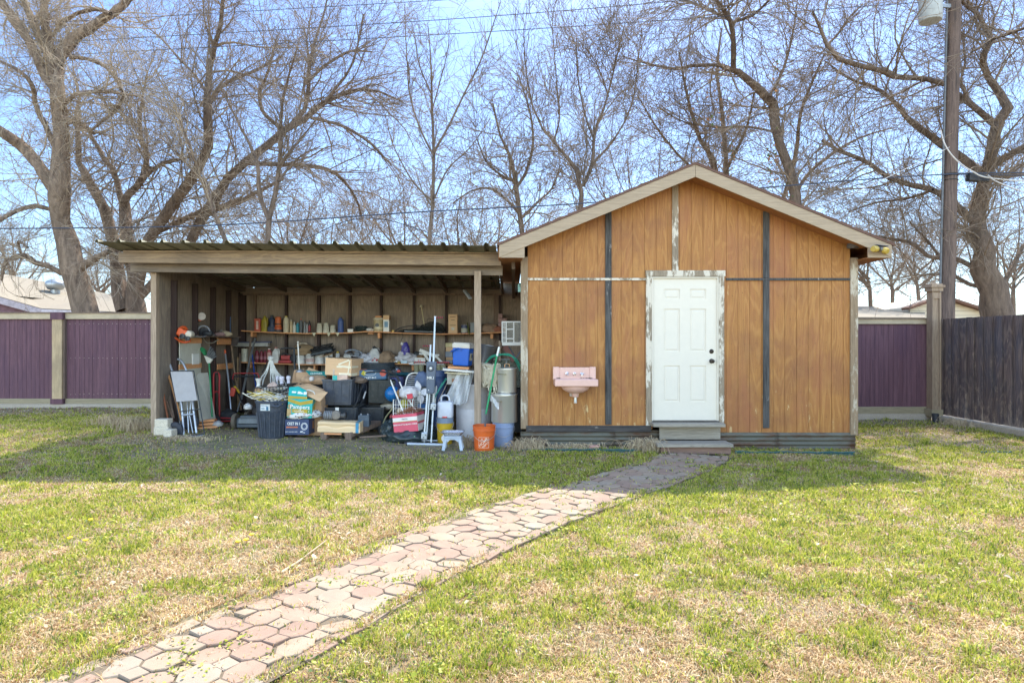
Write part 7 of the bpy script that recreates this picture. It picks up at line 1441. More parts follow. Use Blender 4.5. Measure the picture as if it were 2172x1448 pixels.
# ---------------------------------------------------------------- right part of the lean-to, and things on the orange shed
def right_items():
    # exercise machine
    O = at(908, 942, 9.02); O.z = ghf(O.x, O.y); t = thing('exercise_machine', 'tall folded exerciser with dark grey head and long silver rails', 'exercise machine', O); q = lambda *p: at(*p)-O
    m = pm((176, 184, 194), .35, .4, var=.05, dirt=.12)
    part('base_tube', B().tube([q(863, 941, 8.98), q(940, 943, 8.98)], .023, 12), m, t, smooth=True); part('end_cap', B().tube([q(858, 941, 8.98), q(864, 941, 8.98)], .026, 12), M_blk, t); part('base_tube', B().tube([q(886, 934, 9.1), q(928, 934, 9.1)], .009, 8), m, t)
    b = B(); b.bar(q(909, 832, 9.05), q(902.5, 922, 9.0), .052, .03, up=(0, 1, 0)); part('main_rail', b, m, t, bev=.004); part('rail_groove', B().bar(q(909.3, 834, 9.03), q(903, 915, 8.98), .012, .004, up=(0, 1, 0)), pm((60, 64, 70), .5), t)
    b = B(); b.bar(q(921, 820, 9.12), q(918.5, 870, 9.12), .03, .025, up=(0, 1, 0)); b.bar(q(918.5, 868, 9.12), q(914.5, 938, 9.05), .022, .022, up=(0, 1, 0)); b.bar(q(901, 915, 9.0), q(899.5, 940, 9.0), .012, .012, up=(0, 1, 0)); part('rear_rail', b, m, t, bev=.003)
    for p, w0, h0 in (((900, 924, 8.97), .085, .10), ((919, 862, 9.05), .08, .095)):
        pl = part('joint_plate', B().box(q(*p), (w0, .035, h0), rot=(0, 6, 0)), m, t, bev=.012); part('bolt', B().lathe([(.007, 0), (.007, -.006)], q(p[0]-2, p[1]+3, p[2]-.02), axis='Y', n=10).lathe([(.007, 0), (.007, -.006)], q(p[0]+2.5, p[1]-2, p[2]-.02), axis='Y', n=10), M_blk, pl)
    hd = [q(904, 767, 8.95), q(926, 767, 8.95), q(920, 835, 8.95), q(904, 835, 8.95)]; b = B(); b.add(hd+[v+Vector((0, .07, 0)) for v in hd], [(3, 2, 1, 0), (4, 5, 6, 7), (0, 1, 5, 4), (1, 2, 6, 5), (2, 3, 7, 6), (3, 0, 4, 7)]); part('head_cover', b, pm((82, 94, 112), .45, var=.05, dirt=.15), t, bev=.012)
    dl = part('dial', B().lathe([(.045, .01), (.045, -.004), (.036, -.006), (.034, .004), (.0, .004)], q(913.8, 781, 8.95), axis='Y', n=28), pm((40, 46, 54), .4), t, smooth=True); part('button', B().lathe([(.018, .0), (.018, -.01), (.0, -.012)], q(913.8, 781, 8.95), axis='Y', n=18), M_alu, dl)
    text('MR.I', .054, M_text, t, q(912.8, 801.5, 8.94), rot=(90, 0, 0), bold=.0004); part('logo_dot', B().lathe([(.006, 0), (.006, -.002)], q(909, 827, 8.948), axis='Y', n=10), M_text, t)
    b = B(); b.bar(q(919.5, 768, 9.05), q(923, 672, 9.15), .023, .023, up=(0, 1, 0)); b.box(q(923, 672, 9.15), (.03, .03, .02)); part('upright_post', b, m, t, bev=.003); b = B(); b.bar(q(912, 768, 9.08), q(913.5, 733, 9.12), .021, .021, up=(0, 1, 0)); b.box(q(913.5, 732, 9.12), (.028, .028, .016)); part('upright_post', b, m, t, bev=.003)
    ms = [pm((160, 50, 54), .6), pm((56, 46, 54), .6)]
    for (x0, x1, y, Y) in ((897, 912, 733.5, 9.14), (925, 941, 673.5, 9.16), (879, 903, 768, 9.06), (927, 955, 768.5, 9.06)):
        b = B(); n = max(3, int((x1-x0)/1.9))
        for k in range(n): b.tube([q(x0+(x1-x0)*k/n, y, Y), q(x0+(x1-x0)*(k+1)/n, y, Y)], .011, 8, k % 2)
        part('foam_grip', b, ms, t)
    # bins behind, hose
    bucket('bin', 'dark blue plastic bin behind the exerciser rails', sx(932, 10.0), 10.05, .06, .26, sz(786, 10)-.06, (50, 74, 116), handle=False, cat='bin')
    mg = pm((52, 132, 118), .4); O = at(932, 830, 9.5); b = B()
    for k, (a, c) in enumerate((((918, 852), (946, 802)), ((920, 846), (950, 800)), ((916, 860), (938, 812)))): b.tube(cr([at(*a, 9.4), at((a[0]+c[0])/2-2, (a[1]+c[1])/2+1, 9.5), at(*c, 9.6)], 5), .009, 7)
    obj1('green_hose', 'green hose strands slanting up behind the water jug', 'hose', shift(b, O), mg, O, smooth=True)
    g = 'thin poles leaning behind the water jug'
    for k, (a, c, cc) in enumerate((((930, 850), (949, 812), (176, 160, 150)), ((937, 848), (953, 818), (70, 72, 78)))): rod('thin_pole', 'thin %s pole leaning behind the water jug' % ('pale' if k == 0 else 'dark'), 'pole', [(*a, 9.6), (*c, 9.8)], .007, pm(cc, .6), g)
    # jug on yellow bucket
    Y = 9.2; bz = ghf(sx(943, Y), Y); zt = sz(885, Y); t = bucket('bucket', 'yellow bucket with grey rim and white swirl under the water jug', sx(943.5, Y), Y+.02, bz, .25, zt-bz, (190, 156, 34), (112, 128, 148))
    part('white_swirl', B().lathe([(.06, 0), (.06, -.003), (.0, -.003)], (.02, -.118, .09), axis='Y', n=24), M_white, t)
    O = Vector((sx(944.5, Y), Y+.02, zt+.002)); t = thing('water_jug', 'translucent square water jug with loop handle on the yellow bucket', 'jug', O); mj = pm((196, 200, 212), .3, var=.04, dirt=.1); h = sz(850, Y)-zt
    part('body', B().lathe([(.105, 0), (.112, .012), (.112, h*.86), (.1, h*.95), (.05, h)], n=32, sq=4, ay=.85), mj, t, smooth=True); part('handle', B().tube(cr([(-.06, 0, h-.01), (-.058, 0, h+.05), (-.03, 0, h+.075), (.02, 0, h+.075), (.05, 0, h+.05), (.06, 0, h-.01)], 5), .013, 8), mj, t, smooth=True); part('red_spout', B().box((.0, -.1, .012), (.07, .01, .02)), pm((206, 84, 84), .4), t, bev=.004)
    # step stool with foil tray
    Y = 8.72; O = Vector((sx(961, Y), Y, ghf(sx(961, Y), Y))); t = thing('step_stool', 'small light grey plastic step stool in front of the yellow bucket', 'stool', O); m = pm((168, 180, 196), .45, var=.05, dirt=.15); zt = sz(923, Y)-O.z; b = B()
    b.box((0, 0, zt-.012), (.24, .2, .024)); part('top', b, m, t, bev=.006)
    for sxx in (-1, 1):
        for sy in (-1, 1):
            lg = B(); a = (sxx*.095, sy*.08, zt-.02); c = (sxx*.125, sy*.1, 0); lg.bar(a, c, .045, .03, up=(0, 1, 0)); part('leg', lg, m, t, bev=.008)
    for s in (-1, 1):
        n = 10; pts = [(-.09, zt-.02)]+[(-.075+.15*k/n, zt-.045-.035*abs(2*k/n-1)**3) for k in range(n+1)]+[(.09, zt-.02)]; part('arched_apron', B().prism(pts, s*.088-.006, s*.088+.006), m, t)
    O2 = Vector((O.x+.0, Y, O.z+zt+.002)); t = thing('foil_tray', 'crinkled aluminium foil tray on the grey step stool', 'tray', O2); ft = NT('aluminium_foil'); co = ft.co(); ft.bump(ft.noise(co, 45, 6, .8), 1.0, .02); ft = ft.fin(lin((214, 214, 220)), .22, 1)
    def rr(w_, d, z): return [(x*w_/2, y*d/2, z) for x, y in ((-1, -.8), (-.8, -1), (.8, -1), (1, -.8), (1, .8), (.8, 1), (-.8, 1), (-1, .8))]
    b = B(); V = rr(.22, .17, 0)+rr(.285, .23, .05)+rr(.315, .26, .055); b.add(V, [tuple(range(7, -1, -1))]+[(j*8+i, j*8+(i+1) % 8, j*8+8+(i+1) % 8, j*8+8+i) for j in range(2) for i in range(8)]); part('body', b, ft, t, thick=.0012)
    part('white_lining', blob(.25, .19, .03, 71, .1, sub=3), pm((206, 206, 220), .5), t, loc=(0, 0, .018))
    # white tub and sheet
    Y = 9.62; x = sx(1006, Y); O = Vector((x, Y, .02)); zt = sz(813, Y)-.02; t = thing('plastic_drum', 'large pale white drum behind the middle post', 'drum', O); b = B().lathe([(.255, 0), (.27, .01), (.272, zt*.55), (.268, zt*.56), (.272, zt*.57), (.275, zt*.97), (.282, zt*.98), (.28, zt), (.0, zt)], n=44); part('body', b, pm((196, 194, 198), .5, var=.05, dirt=.2), t, smooth=True)
    O = at(975, 800, 9.4); b = B(); rg = random.Random(4); g_ = []
    for i in range(15):
        f = i/14; row = []
        for j in range(19):
            u = j/18; xa = 972+ (1006-972)*u; xb = 948+(992-948)*u+6*math.sin(u*3); xx = xa+(xb-xa)*f; yy = 787+f*(50+26*(1-abs(u-.5)*2)**.6)+4*math.sin(u*9); row.append(at(xx, yy, 9.36-.06*f+.022*math.sin(u*30+f*3)+.015*math.sin(u*71+f*2))-O)
        g_.append(row)
    obj1('plastic_sheet', 'crumpled clear plastic sheet draped down from under the blue cooler', 'plastic sheet', B().sheet(g_), M_film, O, smooth=True)
    obj1('plastic_sheet', 'wisp of torn clear plastic on the big pot handle', 'plastic sheet', B().sheet([[Vector((.02*i, .02*math.sin(i*1.3+j), .03*j-.02*i+.01*math.sin(j*2+i))) for i in range(7)] for j in range(4)]), M_film, at(1040, 850, 8.8), smooth=True)
    # shelf of boards and cooler
    zt = sz(790, 9.5); t = carton('clear_bin', 'cloudy clear bin on the white drum, under the white boards', 'bin', (sx(975, 9.6), 9.65, sz(814, 9.6)), (.36, .3, zt-sz(814, 9.6)-.005), pm((170, 172, 170), .3)); part('contents', B().box((-.06, -.151, .06), (.1, .002, .05)), pm((160, 116, 90), .7), t)
    obj1('white_board', 'white foam board lying under the cooler, tilted to the left', 'board', B().box((0, 0, 0), (.46, .32, .03), rot=(0, 5, 6)), M_white, at(972, 785, 9.45), bev=.003); obj1('cream_board', 'thin cream board under the white foam board', 'board', B().box((0, 0, 0), (.36, .28, .02), rot=(0, 3, -4)), pm((206, 196, 166), .6), at(972, 790.5, 9.45), bev=.003)
    obj1('wood_board', 'tan wood board directly under the blue cooler', 'board', B().box((0, 0, 0), (.31, .3, .035), rot=(0, 3, 0)), W_shelf, at(974, 779, 9.5), bev=.003)
    Y = 9.33; z0 = sz(776.5, Y); O = Vector((sx(979, Y), Y+.15, z0+.004)); h = sz(739, Y)-z0; t = thing('cool_box', 'bright blue cool box with white lid on the stacked boards', 'cool box', O, rot=(0, 3, -16)); blue = pm((18, 92, 190), .4, var=.04, dirt=.06)
    part('body', B().box((0, 0, h/2), (.27, .2, h), taper=.9), blue, t, bev=.016); part('lid', B().box((0, 0, h+.035), (.275, .205, .07)).box((0, 0, h+.075), (.25, .18, .015)), pm((206, 200, 190), .45, var=.04, dirt=.1), t, bev=.012)
    part('handle', B().tube(cr([(.0, -.115, h*.96), (-.05, -.125, h*.98), (-.1, -.13, h*.86), (-.145, -.12, h*.80), (-.15, 0, h*.8)], 5), .011, 8).lathe([(.022, 0), (.022, -.02)], (-.0, -.1, h*.94), axis='Y', n=18), pm((20, 80, 170), .4), t, smooth=True)
    part('side_label', B().box((.131, 0, h*.52), (.003, .1, h*.42), rot=(0, 3, 0)), pm((206, 200, 170), .5), t); part('label_mark', B().box((.1345, .02, h*.56), (.002, .035, h*.2), rot=(0, 3, 0)), M_blk, t)
    # steel tub, rope, crate, hose
    O = at(1026, 772, 9.8); t = thing('steel_tub', 'slanted galvanised tub right of the cooler behind the post', 'tub', O, rot=(0, 12, 0)); part('body', B().lathe([(.11, 0), (.165, .29), (.175, .3), (.16, .3), (.105, .01), (0, .01)], n=32, cap=False), t_metal('tub_zinc', (150, 152, 156), (180, 182, 186), (130, 128, 124), .6, .35, .8), t, smooth=True)
    rg = random.Random(15); O = at(1040, 796, 9.22); t = thing('rope_bundle', 'big tangled bundle of cream rope hanging right of the middle post', 'rope', O); mr = pm((206, 196, 174), .85, var=.1, dirt=.1)
    part('rope', tang(rg, 75, (0, 0, 0), (.30, .2, .34), .0048, pts=8), mr, t, smooth=True); b = B()
    for k in range(9): x = rg.uniform(-.04, .14); b.tube(cr([(x, -.05, -.1), (x+rg.uniform(-.03, .03), -.08, -.2), (x+rg.uniform(-.04, .05), -.06, -.2-rg.uniform(.03, .1))], 5), .0045, 5)
    part('loose_ends', b, mr, t, smooth=True)
    O = at(1072, 822, 9.85); t = thing('glass_tank', 'greenish glass tank with pale frame behind the rope and pots', 'glass tank', O); q = lambda *p: at(*p)-O; b = B(); boxpx(b, 1036, 822, 1108, 762, 9.85, .3, O=O); part('glass', b, M_glassg, t)
    b = B(); 
    for p, r_ in (((1036, 762, 9.84), (1108, 762, 9.84)), ((1036, 786, 9.84), (1074, 786, 9.84)), ((1075, 762, 9.84), (1069, 800, 9.84)), ((1036, 762, 9.84), (1036, 822, 9.84))): b.bar(q(*p), q(*r_), .02, .02, up=(0, 1, 0))
    part('frame', b, pm((150, 158, 158), .5), t); O2 = Vector((O.x, 10.05, .08)); carton('support_crate', 'dark box under the greenish glass tank', 'crate', O2, (.5, .35, O.z-.09), pm((56, 58, 62), .7))
    b = B(); O = at(1066, 752, 9.45)
    for k, dy in enumerate((0, 3)): b.tube(cr([at(1028, 772+dy, 9.5), at(1040, 757+dy, 9.48), at(1058, 751.5+dy*.6, 9.45), at(1080, 754-dy, 9.42), at(1094, 760+dy*2, 9.4), at(1104, 777+dy*3, 9.4)], 6), .011, 8)
    obj1('green_hose', 'green hose arching over the glass tank and pots', 'hose', shift(b, O), pm((36, 140, 112), .4), O, smooth=True)
    # pots and buckets
    Y = 9.12; x = sx(1068, Y); bz = 0.0; zt = sz(897, 9.0); bucket('bucket', 'pale blue-grey bucket under the large steel pot', x-.0, Y, bz, .315, zt-bz, (140, 156, 188), handle=True)
    def pot(name, label, x, y, z, w_, h, lid):
        t = thing(name, label, 'pot', (x, y, z)); r = w_/2; part('body', B().lathe([(r*.98, 0), (r, .01), (r, h-.006), (r*1.02, h), (r*.97, h), (r*.96, .02), (0, .02)], n=48, cap=False), M_steel, t, smooth=True)
        for a in (-118, 62):
            ca, sa = math.cos(R(a)), math.sin(R(a)); k = part('handle', B().tube(cr([(ca*r+.06*sa, sa*r-.06*ca, h*.8), (ca*(r+.045)+.05*sa, sa*(r+.045)-.05*ca, h*.82), (ca*(r+.045)-.05*sa, sa*(r+.045)+.05*ca, h*.82), (ca*r-.06*sa, sa*r+.06*ca, h*.8)], 5), .006, 8), pm((196, 186, 150), .3, .9), t, smooth=True)
        if lid:
            l = part('lid', B().lathe([(r*1.03, h+.001), (r*1.03, h+.012), (r*.9, h+.022), (r*.3, h+.032), (0, h+.034)], n=48), M_steel, t, smooth=True); part('lid_handle', B().tube(cr([(-.035, 0, h+.028), (-.03, 0, h+.07), (0, 0, h+.08), (.03, 0, h+.07), (.035, 0, h+.028)], 5), .006, 8), pm((196, 150, 110), .3, .9), l, smooth=True)
        return t
    x = sx(1071, Y)-.01; z1 = zt+.003; h1 = sz(836, 9.0)-z1-.02; pot('stock_pot', 'large dented steel stock pot on the pale blue-grey bucket', x, Y+.02, z1, .37, h1, True); z2 = z1+h1+.036; pot('stock_pot', 'smaller lidded steel pot standing on the large stock pot', x+.04, Y+.03, z2, .27, sz(783, 9.15)-z2, True)
    Y = 8.72; x = sx(1027, Y); bz = ghf(x, Y)-.003; h = sz(901, Y)-bz; og = (206, 94, 34); t = bucket('bucket', 'bright orange bucket with white store lettering and wire handle', x, Y, bz, .315, h, og)
    mw = pm((232, 206, 186), .5, var=.02, dirt=.0); G = B(); s = .072
    def onb(u, v):                                       # wrap flat artwork round the bucket's front
        r = .1578*(.845+.125*((v+.13)/h))+.0012; a = -math.pi/2+u/r; return (math.cos(a)*r, math.sin(a)*r, v+.13)
    def wrap(o):
        mw_ = o.matrix_basis.copy(); me = o.data
        bm = bmesh.new(); bm.from_mesh(me); bmesh.ops.subdivide_edges(bm, edges=[e for e in bm.edges if e.calc_length() > .02], cuts=2); bm.to_mesh(me); bm.free()
        for v in me.vertices:
            p = mw_ @ v.co; v.co = onb(p.x, p.z)
        o.matrix_basis = Matrix.Identity(4)
    b = B()
    for i in range(9):
        f = -1+2*i/8; e = .004
        for (u0, v0, u1, v1) in ((f*s, -s, (f+.25)*s, -s+e), (f*s, s-e, (f+.25)*s, s), (-s, f*s, -s+e, (f+.25)*s), (s-e, f*s, s, (f+.25)*s)):
            if max(u1, v1) > s+.001: continue
            b.add([(u0, 0, v0), (u1, 0, v0), (u1, 0, v1), (u0, 0, v1)], [(0, 1, 2, 3)])
    o = part('logo_frame', b, mw, t); wrap(o); o.location.z = -.0
    for st_, sz_, du, dv in (('THE', .030, -.034, .030), ('HOME', .056, -.004, .003), ('DEPOT', .036, .026, -.029)):
        o = text(st_, sz_, mw, t, (0, 0, 0), depth=0, bold=.0005, shear=.0); o.matrix_basis = Matrix.Translation((du, 0, dv)) @ Matrix.Rotation(R(90), 4, 'X') @ Matrix.Rotation(R(42), 4, 'Z'); wrap(o)
    O = at(1028, 905, 8.72); t = thing('mop', 'long green pole with pale top standing in the orange bucket', 'pole', O); q = lambda *p: at(*p)-O
    gm = pm((22, 140, 84), .4); part('shaft', B().tube([q(1030.5, 878, 8.74), q(1054, 755, 9.0)], .0135, 10), gm, t, smooth=True); part('lower_rod', B().tube([q(1026.5, 925, 8.70), q(1031, 877, 8.74)], .011, 8).tube([q(1029, 925, 8.72), q(1031.5, 880, 8.74)], .005, 6), pm((80, 78, 84), .5), t, smooth=True); part('grip', B().tube([q(1054, 756, 9.0), q(1058.5, 736, 9.05)], .014, 10), M_white, t, smooth=True)
    # window sash and bits above
    Y = 9.5; O = at(1085, 733, Y); t = thing('window_sash', 'white window sash with divided panes hanging by the shed wall', 'window', O); b = B(); 
    def fr(x0, y0, x1, y1, d=.03): boxpx(b, x0, y0, x1, y1, Y, d, O=O)
    fr(1064, 681, 1107, 684); fr(1065, 725.5, 1107, 732.5); fr(1064, 684, 1066.5, 725.5); fr(1088.5, 684, 1091, 725.5); fr(1072.5, 684, 1075, 725.5); fr(1104, 684, 1107, 725.5)
    for y in (697, 717): fr(1075, y, 1088.5, y+2.2, .026)
    for y in (693.5, 704, 715): fr(1066.5, y, 1072.5, y+1.2, .02)
    for x_ in (1068.2, 1070.4): fr(x_, 684, x_+.7, 725.5, .018)
    part('frame', b, pm((206, 206, 202), .45, var=.04, dirt=.1), t); b = B(); boxpx(b, 1066, 684, 1105, 726, Y+.012, .003, O=O); gl = NT('dusty_pane'); gl.fin(lin((96, 104, 108)), .15); gl.b.inputs['Alpha'].default_value = .5; part('pane', b, gl.m, t)
    g = 'rough sticks standing behind the mop'
    for k, (a, c, lab) in enumerate((((1060, 766), (1060.5, 723), 'rough tan stick standing just left of the sash'), ((1052, 770), (1065.5, 726), 'rough darker stick crossing left of the sash'))): rod('rough_stick', lab, 'stick', [(*a, 9.7), (*c, 9.8)], .02, W_post if k == 0 else W_studg, g)
    O = at(1080, 752, 9.75); obj1('reddish_board', 'reddish board slanting under the white sash', 'board', shift(B().bar(at(1071, 733, 9.8), at(1092, 765, 9.7), .1, .02, up=(0, 1, 0)), O), pm((134, 92, 84), .8), O); O = at(1097, 750, 9.7); obj1('grey_angle', 'thin grey metal angle slanting right under the sash', 'metal angle', shift(B().bar(at(1106, 742, 9.7), at(1094, 760, 9.7), .02, .02).bar(at(1079, 734, 9.7), at(1094, 760, 9.72), .014, .02), O), pm((96, 104, 120), .5, .5), O)
    t = tag(part('flood_lamp', B().bar(at(985, 616, 10.5), at(998, 633, 10.3), .06, .04), M_grey, bev=.012), 'grey tube fixture hanging slanted from the rafters left of the post', 'light fixture')
    O = at(1103, 619, 9.25); t = thing('outlet_box', 'small mint green electrical box on the shed corner under the roof', 'electrical box', O); b = B(); boxpx(b, 1098.5, 602, 1107, 619, 9.22, .06, O=O); part('body', b, pm((150, 196, 186), .5), t, bev=.004)
    part('hook', B().tube([at(1103, 602, 9.21)-O, at(1102, 608, 9.2)-O], .003, 5), M_blk, t)
right_items()
def shed_things():
    pink = pm((216, 176, 164), .28, var=.03, dirt=.05); Y0 = 8.97; cx = sx(1218.5, 8.9); O = Vector((cx, Y0, sz(806, 8.9))); t = thing('wall_sink', 'pink wall-hung basin with three chrome taps on the orange shed wall', 'sink', O)
    w_ = 92*8.85/F; bh = sz(779, 8.9)-sz(806, 8.9)
    part('backsplash', B().box((0, -.03, bh/2), (w_-.012, .06, bh)).box((-w_/2+.045, -.04, bh/2+.005), (.085, .075, bh+.004)).box((w_/2-.045, -.04, bh/2+.005), (.085, .075, bh+.004)), pink, t, bev=.008)
    rim = B(); d = .36; z1 = sz(804, 8.65)-O.z; z0 = sz(819, 8.65)-O.z
    rim.box((0, -.02-d+.03, (z0+z1)/2), (w_*.97, .06, z1-z0)); 
    for s in (-1, 1): rim.box((s*(w_*.97/2-.04), -.05-d/2+.03, (z0+z1)/2), (.08, d-.06, z1-z0))
    rim.box((0, -.1, (z0+z1)/2), (w_*.97-.162, .1, z1-z0-.004)); part('rim', rim, pink, t, bev=.012)
    part('bowl', B().lathe([(.0, z0-.105), (.05, z0-.103), (.11, z0-.09), (.17, z0-.055), (.195, z0-.02), (.2, z0+.01), (.19, z1-.01), (.18, z1-.01), (.12, z0-.06), (0, z0-.08)], (0, -.21, 0), n=40, ay=.72, cap=False), pink, t, smooth=True)
    part('drain_cup', B().lathe([(.04, z0-.155), (.045, z0-.15), (.05, z0-.11), (.06, z0-.1)], (0, -.2, 0), n=24), pink, t, smooth=True); part('waste_pipe', B().lathe([(.022, z0-.24), (.024, z0-.23), (.02, z0-.225), (.019, z0-.15)], (0, -.2, 0), n=18), pm((214, 208, 196), .4, .3), t, smooth=True)
    part('wall_bracket', B().box((-.05, -.06, z0-.13), (.03, .12, .05)), pm((206, 190, 180), .5), t)
    ch = pm((206, 206, 210), .15, 1, var=.02, dirt=0)
    for dx, hz, rot in ((-.105, bh*.52, 30), (0, bh*.5, 0), (.103, bh*.5, 0)):
        tp = part('tap' if dx else 'spout_control', B().lathe([(.022, 0), (.022, -.012), (.012, -.016), (.011, -.045), (0, -.05)], (dx, -.06, hz), axis='Y', n=20), ch, t, smooth=True)
        if dx:
            for a in range(4): part('spoke', B().tube([(dx, -.1, hz), (dx+math.cos(R(a*90+rot))*.026, -.1, hz+math.sin(R(a*90+rot))*.026)], [.006, .0085], 8), ch, tp, smooth=True)
        else: part('lever', B().tube([(dx, -.1, hz+.012), (dx, -.105, hz-.024)], [.012, .007], 10), ch, tp, smooth=True)
    rg = random.Random(3); b = B()
    for x0, x1 in ((-.25, -.205), (.08, .24)):
        for k in range(9): x = rg.uniform(x0, x1); b.box((x, -.09+rg.uniform(-.02, .02), z1+.004), (rg.uniform(.01, .03), .015, .006), rot=(0, 0, rg.uniform(0, 90)))
    part('debris', b, pm((70, 64, 56), .9), t)
    # flood light
    O = at(1864, 530, 8.6); t = thing('flood_light', 'twin-head yellowed flood light under the right roof corner', 'flood light', O); yl = pm((186, 158, 66), .4, var=.08, dirt=.15); q = lambda *p: at(*p)-O
    part('base', B().box((0, .0, .02), (.09, .04, .06)), pm((60, 60, 70), .5), t, bev=.01)
    for p, r_ in (((1854, 528, 8.52), (1861, 528, 8.57)), ((1880, 532.5, 8.52), (1872, 530, 8.57))):
        b = B(); a, c = q(*p), q(*r_); h_ = part('lamp_head', B().tube([c, c.lerp(a, .3), a, a+(a-c)*.35], [.022, .042, .046, .034], 20), yl, t, smooth=True)
    part('sensor', B().lathe([(.0, -.05), (.02, -.045), (.028, -.03), (.028, 0)], (.01, -.03, -.0), axis='Y', n=18), pm((110, 104, 96), .3), t, smooth=True); part('cover', B().box((.03, -.01, .055), (.16, .06, .008), rot=(0, 6, 0)), pm((52, 54, 74), .5), t)
    t = tag(part('junction_box', blob(.17, .12, .1, 81, .2, sub=3), pm((96, 90, 88), .6), None), 'dusty grey lamp fixture tucked under the right roof slope at the wall corner', 'light fixture'); t.location = at(1811, 527, 8.9)
    # stone, edging, weeds, twigs
    obj1('pink_stone', 'small pink brick lying before the corrugated skirt', 'brick', B().box((0, 0, .03), (.135, .09, .065), rot=(0, 0, 8)), t_conc('pink_rubble', (176, 128, 118), (206, 160, 146)), (sx(1260, 8.75), 8.76, .0), bev=.012)
    for (x0, x1, Y, lab) in ((1105, 1362, 8.62, 'dark teal plastic edging strip half buried left of the steps'), (1560, 1812, 8.5, 'dark teal plastic edging strip half buried right of the steps'), (2078, 2145, 8.6, 'short dark teal edging strip near the right fence')):
        b = B(); P = [(sx(x0, Y)+ (sx(x1, Y)-sx(x0, Y))*k/16, Y+.015*math.sin(k*.9+x0)) for k in range(17)]
        b.sheet([[(x, y, ghf(x, y)-.02) for x, y in P], [(x, y, ghf(x, y)+.028+.006*math.sin(i*2.1)) for i, (x, y) in enumerate(P)]]); b.tube([(x, y, ghf(x, y)+.028+.006*math.sin(i*2.1)) for i, (x, y) in enumerate(P)], .009, 6)
        tag(part('edging_strip', b, pm((44, 84, 84), .6, dirt=.4), thick=.004), lab, 'garden edging', 'teal garden edging')
    mdry = [pm((190, 172, 142), .9, var=.15, dirt=0), pm((156, 136, 110), .9, var=.15, dirt=0)]
    def clump(label, x, y, w_, d, h, n, seed, arch=1.0, group='dry weed clumps'):
        rg = random.Random(seed); O = Vector((x, y, ghf(x, y))); b = B()
        for k in range(n):
            px, py = rg.gauss(0, w_/5), rg.gauss(0, d/5); a = rg.uniform(0, 6.28); L_ = rg.uniform(.4, 1)*h; c, s = math.cos(a), math.sin(a); sp = rg.uniform(.1, .9)*arch
            b.tube(cr([(px, py, -.01), (px+c*L_*.25*sp, py+s*L_*.25*sp, L_*.6), (px+c*L_*.7*sp, py+s*L_*.7*sp, L_*(1-.3*sp)), (px+c*L_*1.1*sp, py+s*L_*1.1*sp, L_*(1-.85*sp))], 3), [.0032]*6+[.002]*4, 4, rg.choice([0, 0, 1]), cap=False)
        t = thing('weed_clump', label, 'dry plant', O, 0, group); part('stems', b, mdry, t)
    clump('dry tan weed clump growing left of the left lean-to post', sx(290, 9.7), 9.7, .9, .5, .26, 260, 1); clump('low dry weeds farther left, between fence post and lean-to', sx(235, 10.2), 10.2, .8, .4, .22, 160, 2)
    clump('tangled dry weed clump at the shed corner beside the blue-grey bucket', sx(1122, 8.72), 8.72, .55, .35, .20, 300, 3, 1.5); clump('dry weed tangle just left of the wooden steps', sx(1368, 8.68), 8.68, .55, .3, .22, 240, 4, 1.4); clump('thin dry weeds before the skirt, under the sink', sx(1215, 8.75), 8.78, 1.1, .25, .11, 220, 5, 1.4); clump('sparse dry weeds between the grey stool and the orange bucket', sx(990, 8.95), 8.98, .3, .2, .2, 70, 6, 1.2); clump('dry weeds at the foot of the right dark fence', 8.1, 11.6, .5, 1.0, .16, 180, 7, 1.2)
    clump('flattened dry weeds before the stone blocks', sx(400, 8.95), 8.95, .9, .3, .07, 200, 9, 1.8)
    b = B().tube(cr([at(600, 1218, 4.1), at(612, 1200, 4.2), at(626, 1190, 4.33), at(650, 1168, 4.5)], 5), [.007]*9+[.004]*7, 6); 
    for i, v in enumerate(b.v): pass
    P = cr([(-1.47, 4.06, .02), (-1.42, 4.22, .03), (-1.40, 4.34, .035), (-1.34, 4.56, .06)], 5); obj1('fallen_twig', 'pale bent twig lying on the lawn left of the path', 'twig', B().tube(P, [.007]*8+[.004]*8, 6), pm((186, 164, 140), .8), (0, 0, 0), smooth=True)
    rg = random.Random(10); g = 'dandelions in the lawn'; my = pm((226, 196, 26), .6, var=.05, dirt=0)
    for i, (px, py, lab) in enumerate(((148, 1146, 'dandelion flower nearest the left edge of the lawn'), (181, 1151, 'dandelion flower second from the left edge'), (192, 1107, 'dandelion flower farthest back in the left lawn'), (505, 1154, 'dandelion flower left of a close pair by the twig'), (522, 1150, 'dandelion flower right of the close pair by the twig'), (533, 1139, 'dandelion flower behind the close pair by the twig'))):
        Y = 1.47*F/(py-CY); x = sx(px, Y); t = thing('dandelion', lab, 'flower', (x, Y, ghf(x, Y)), 0, g); part('stem', B().tube([(0, 0, 0), (.004, 0, .035)], .0018, 5), GM[0], t); part('flower_head', B().lathe([(.004, .033), (.017, .040), (.018, .046), (.008, .05), (0, .05)], n=14), my, t)
shed_things()

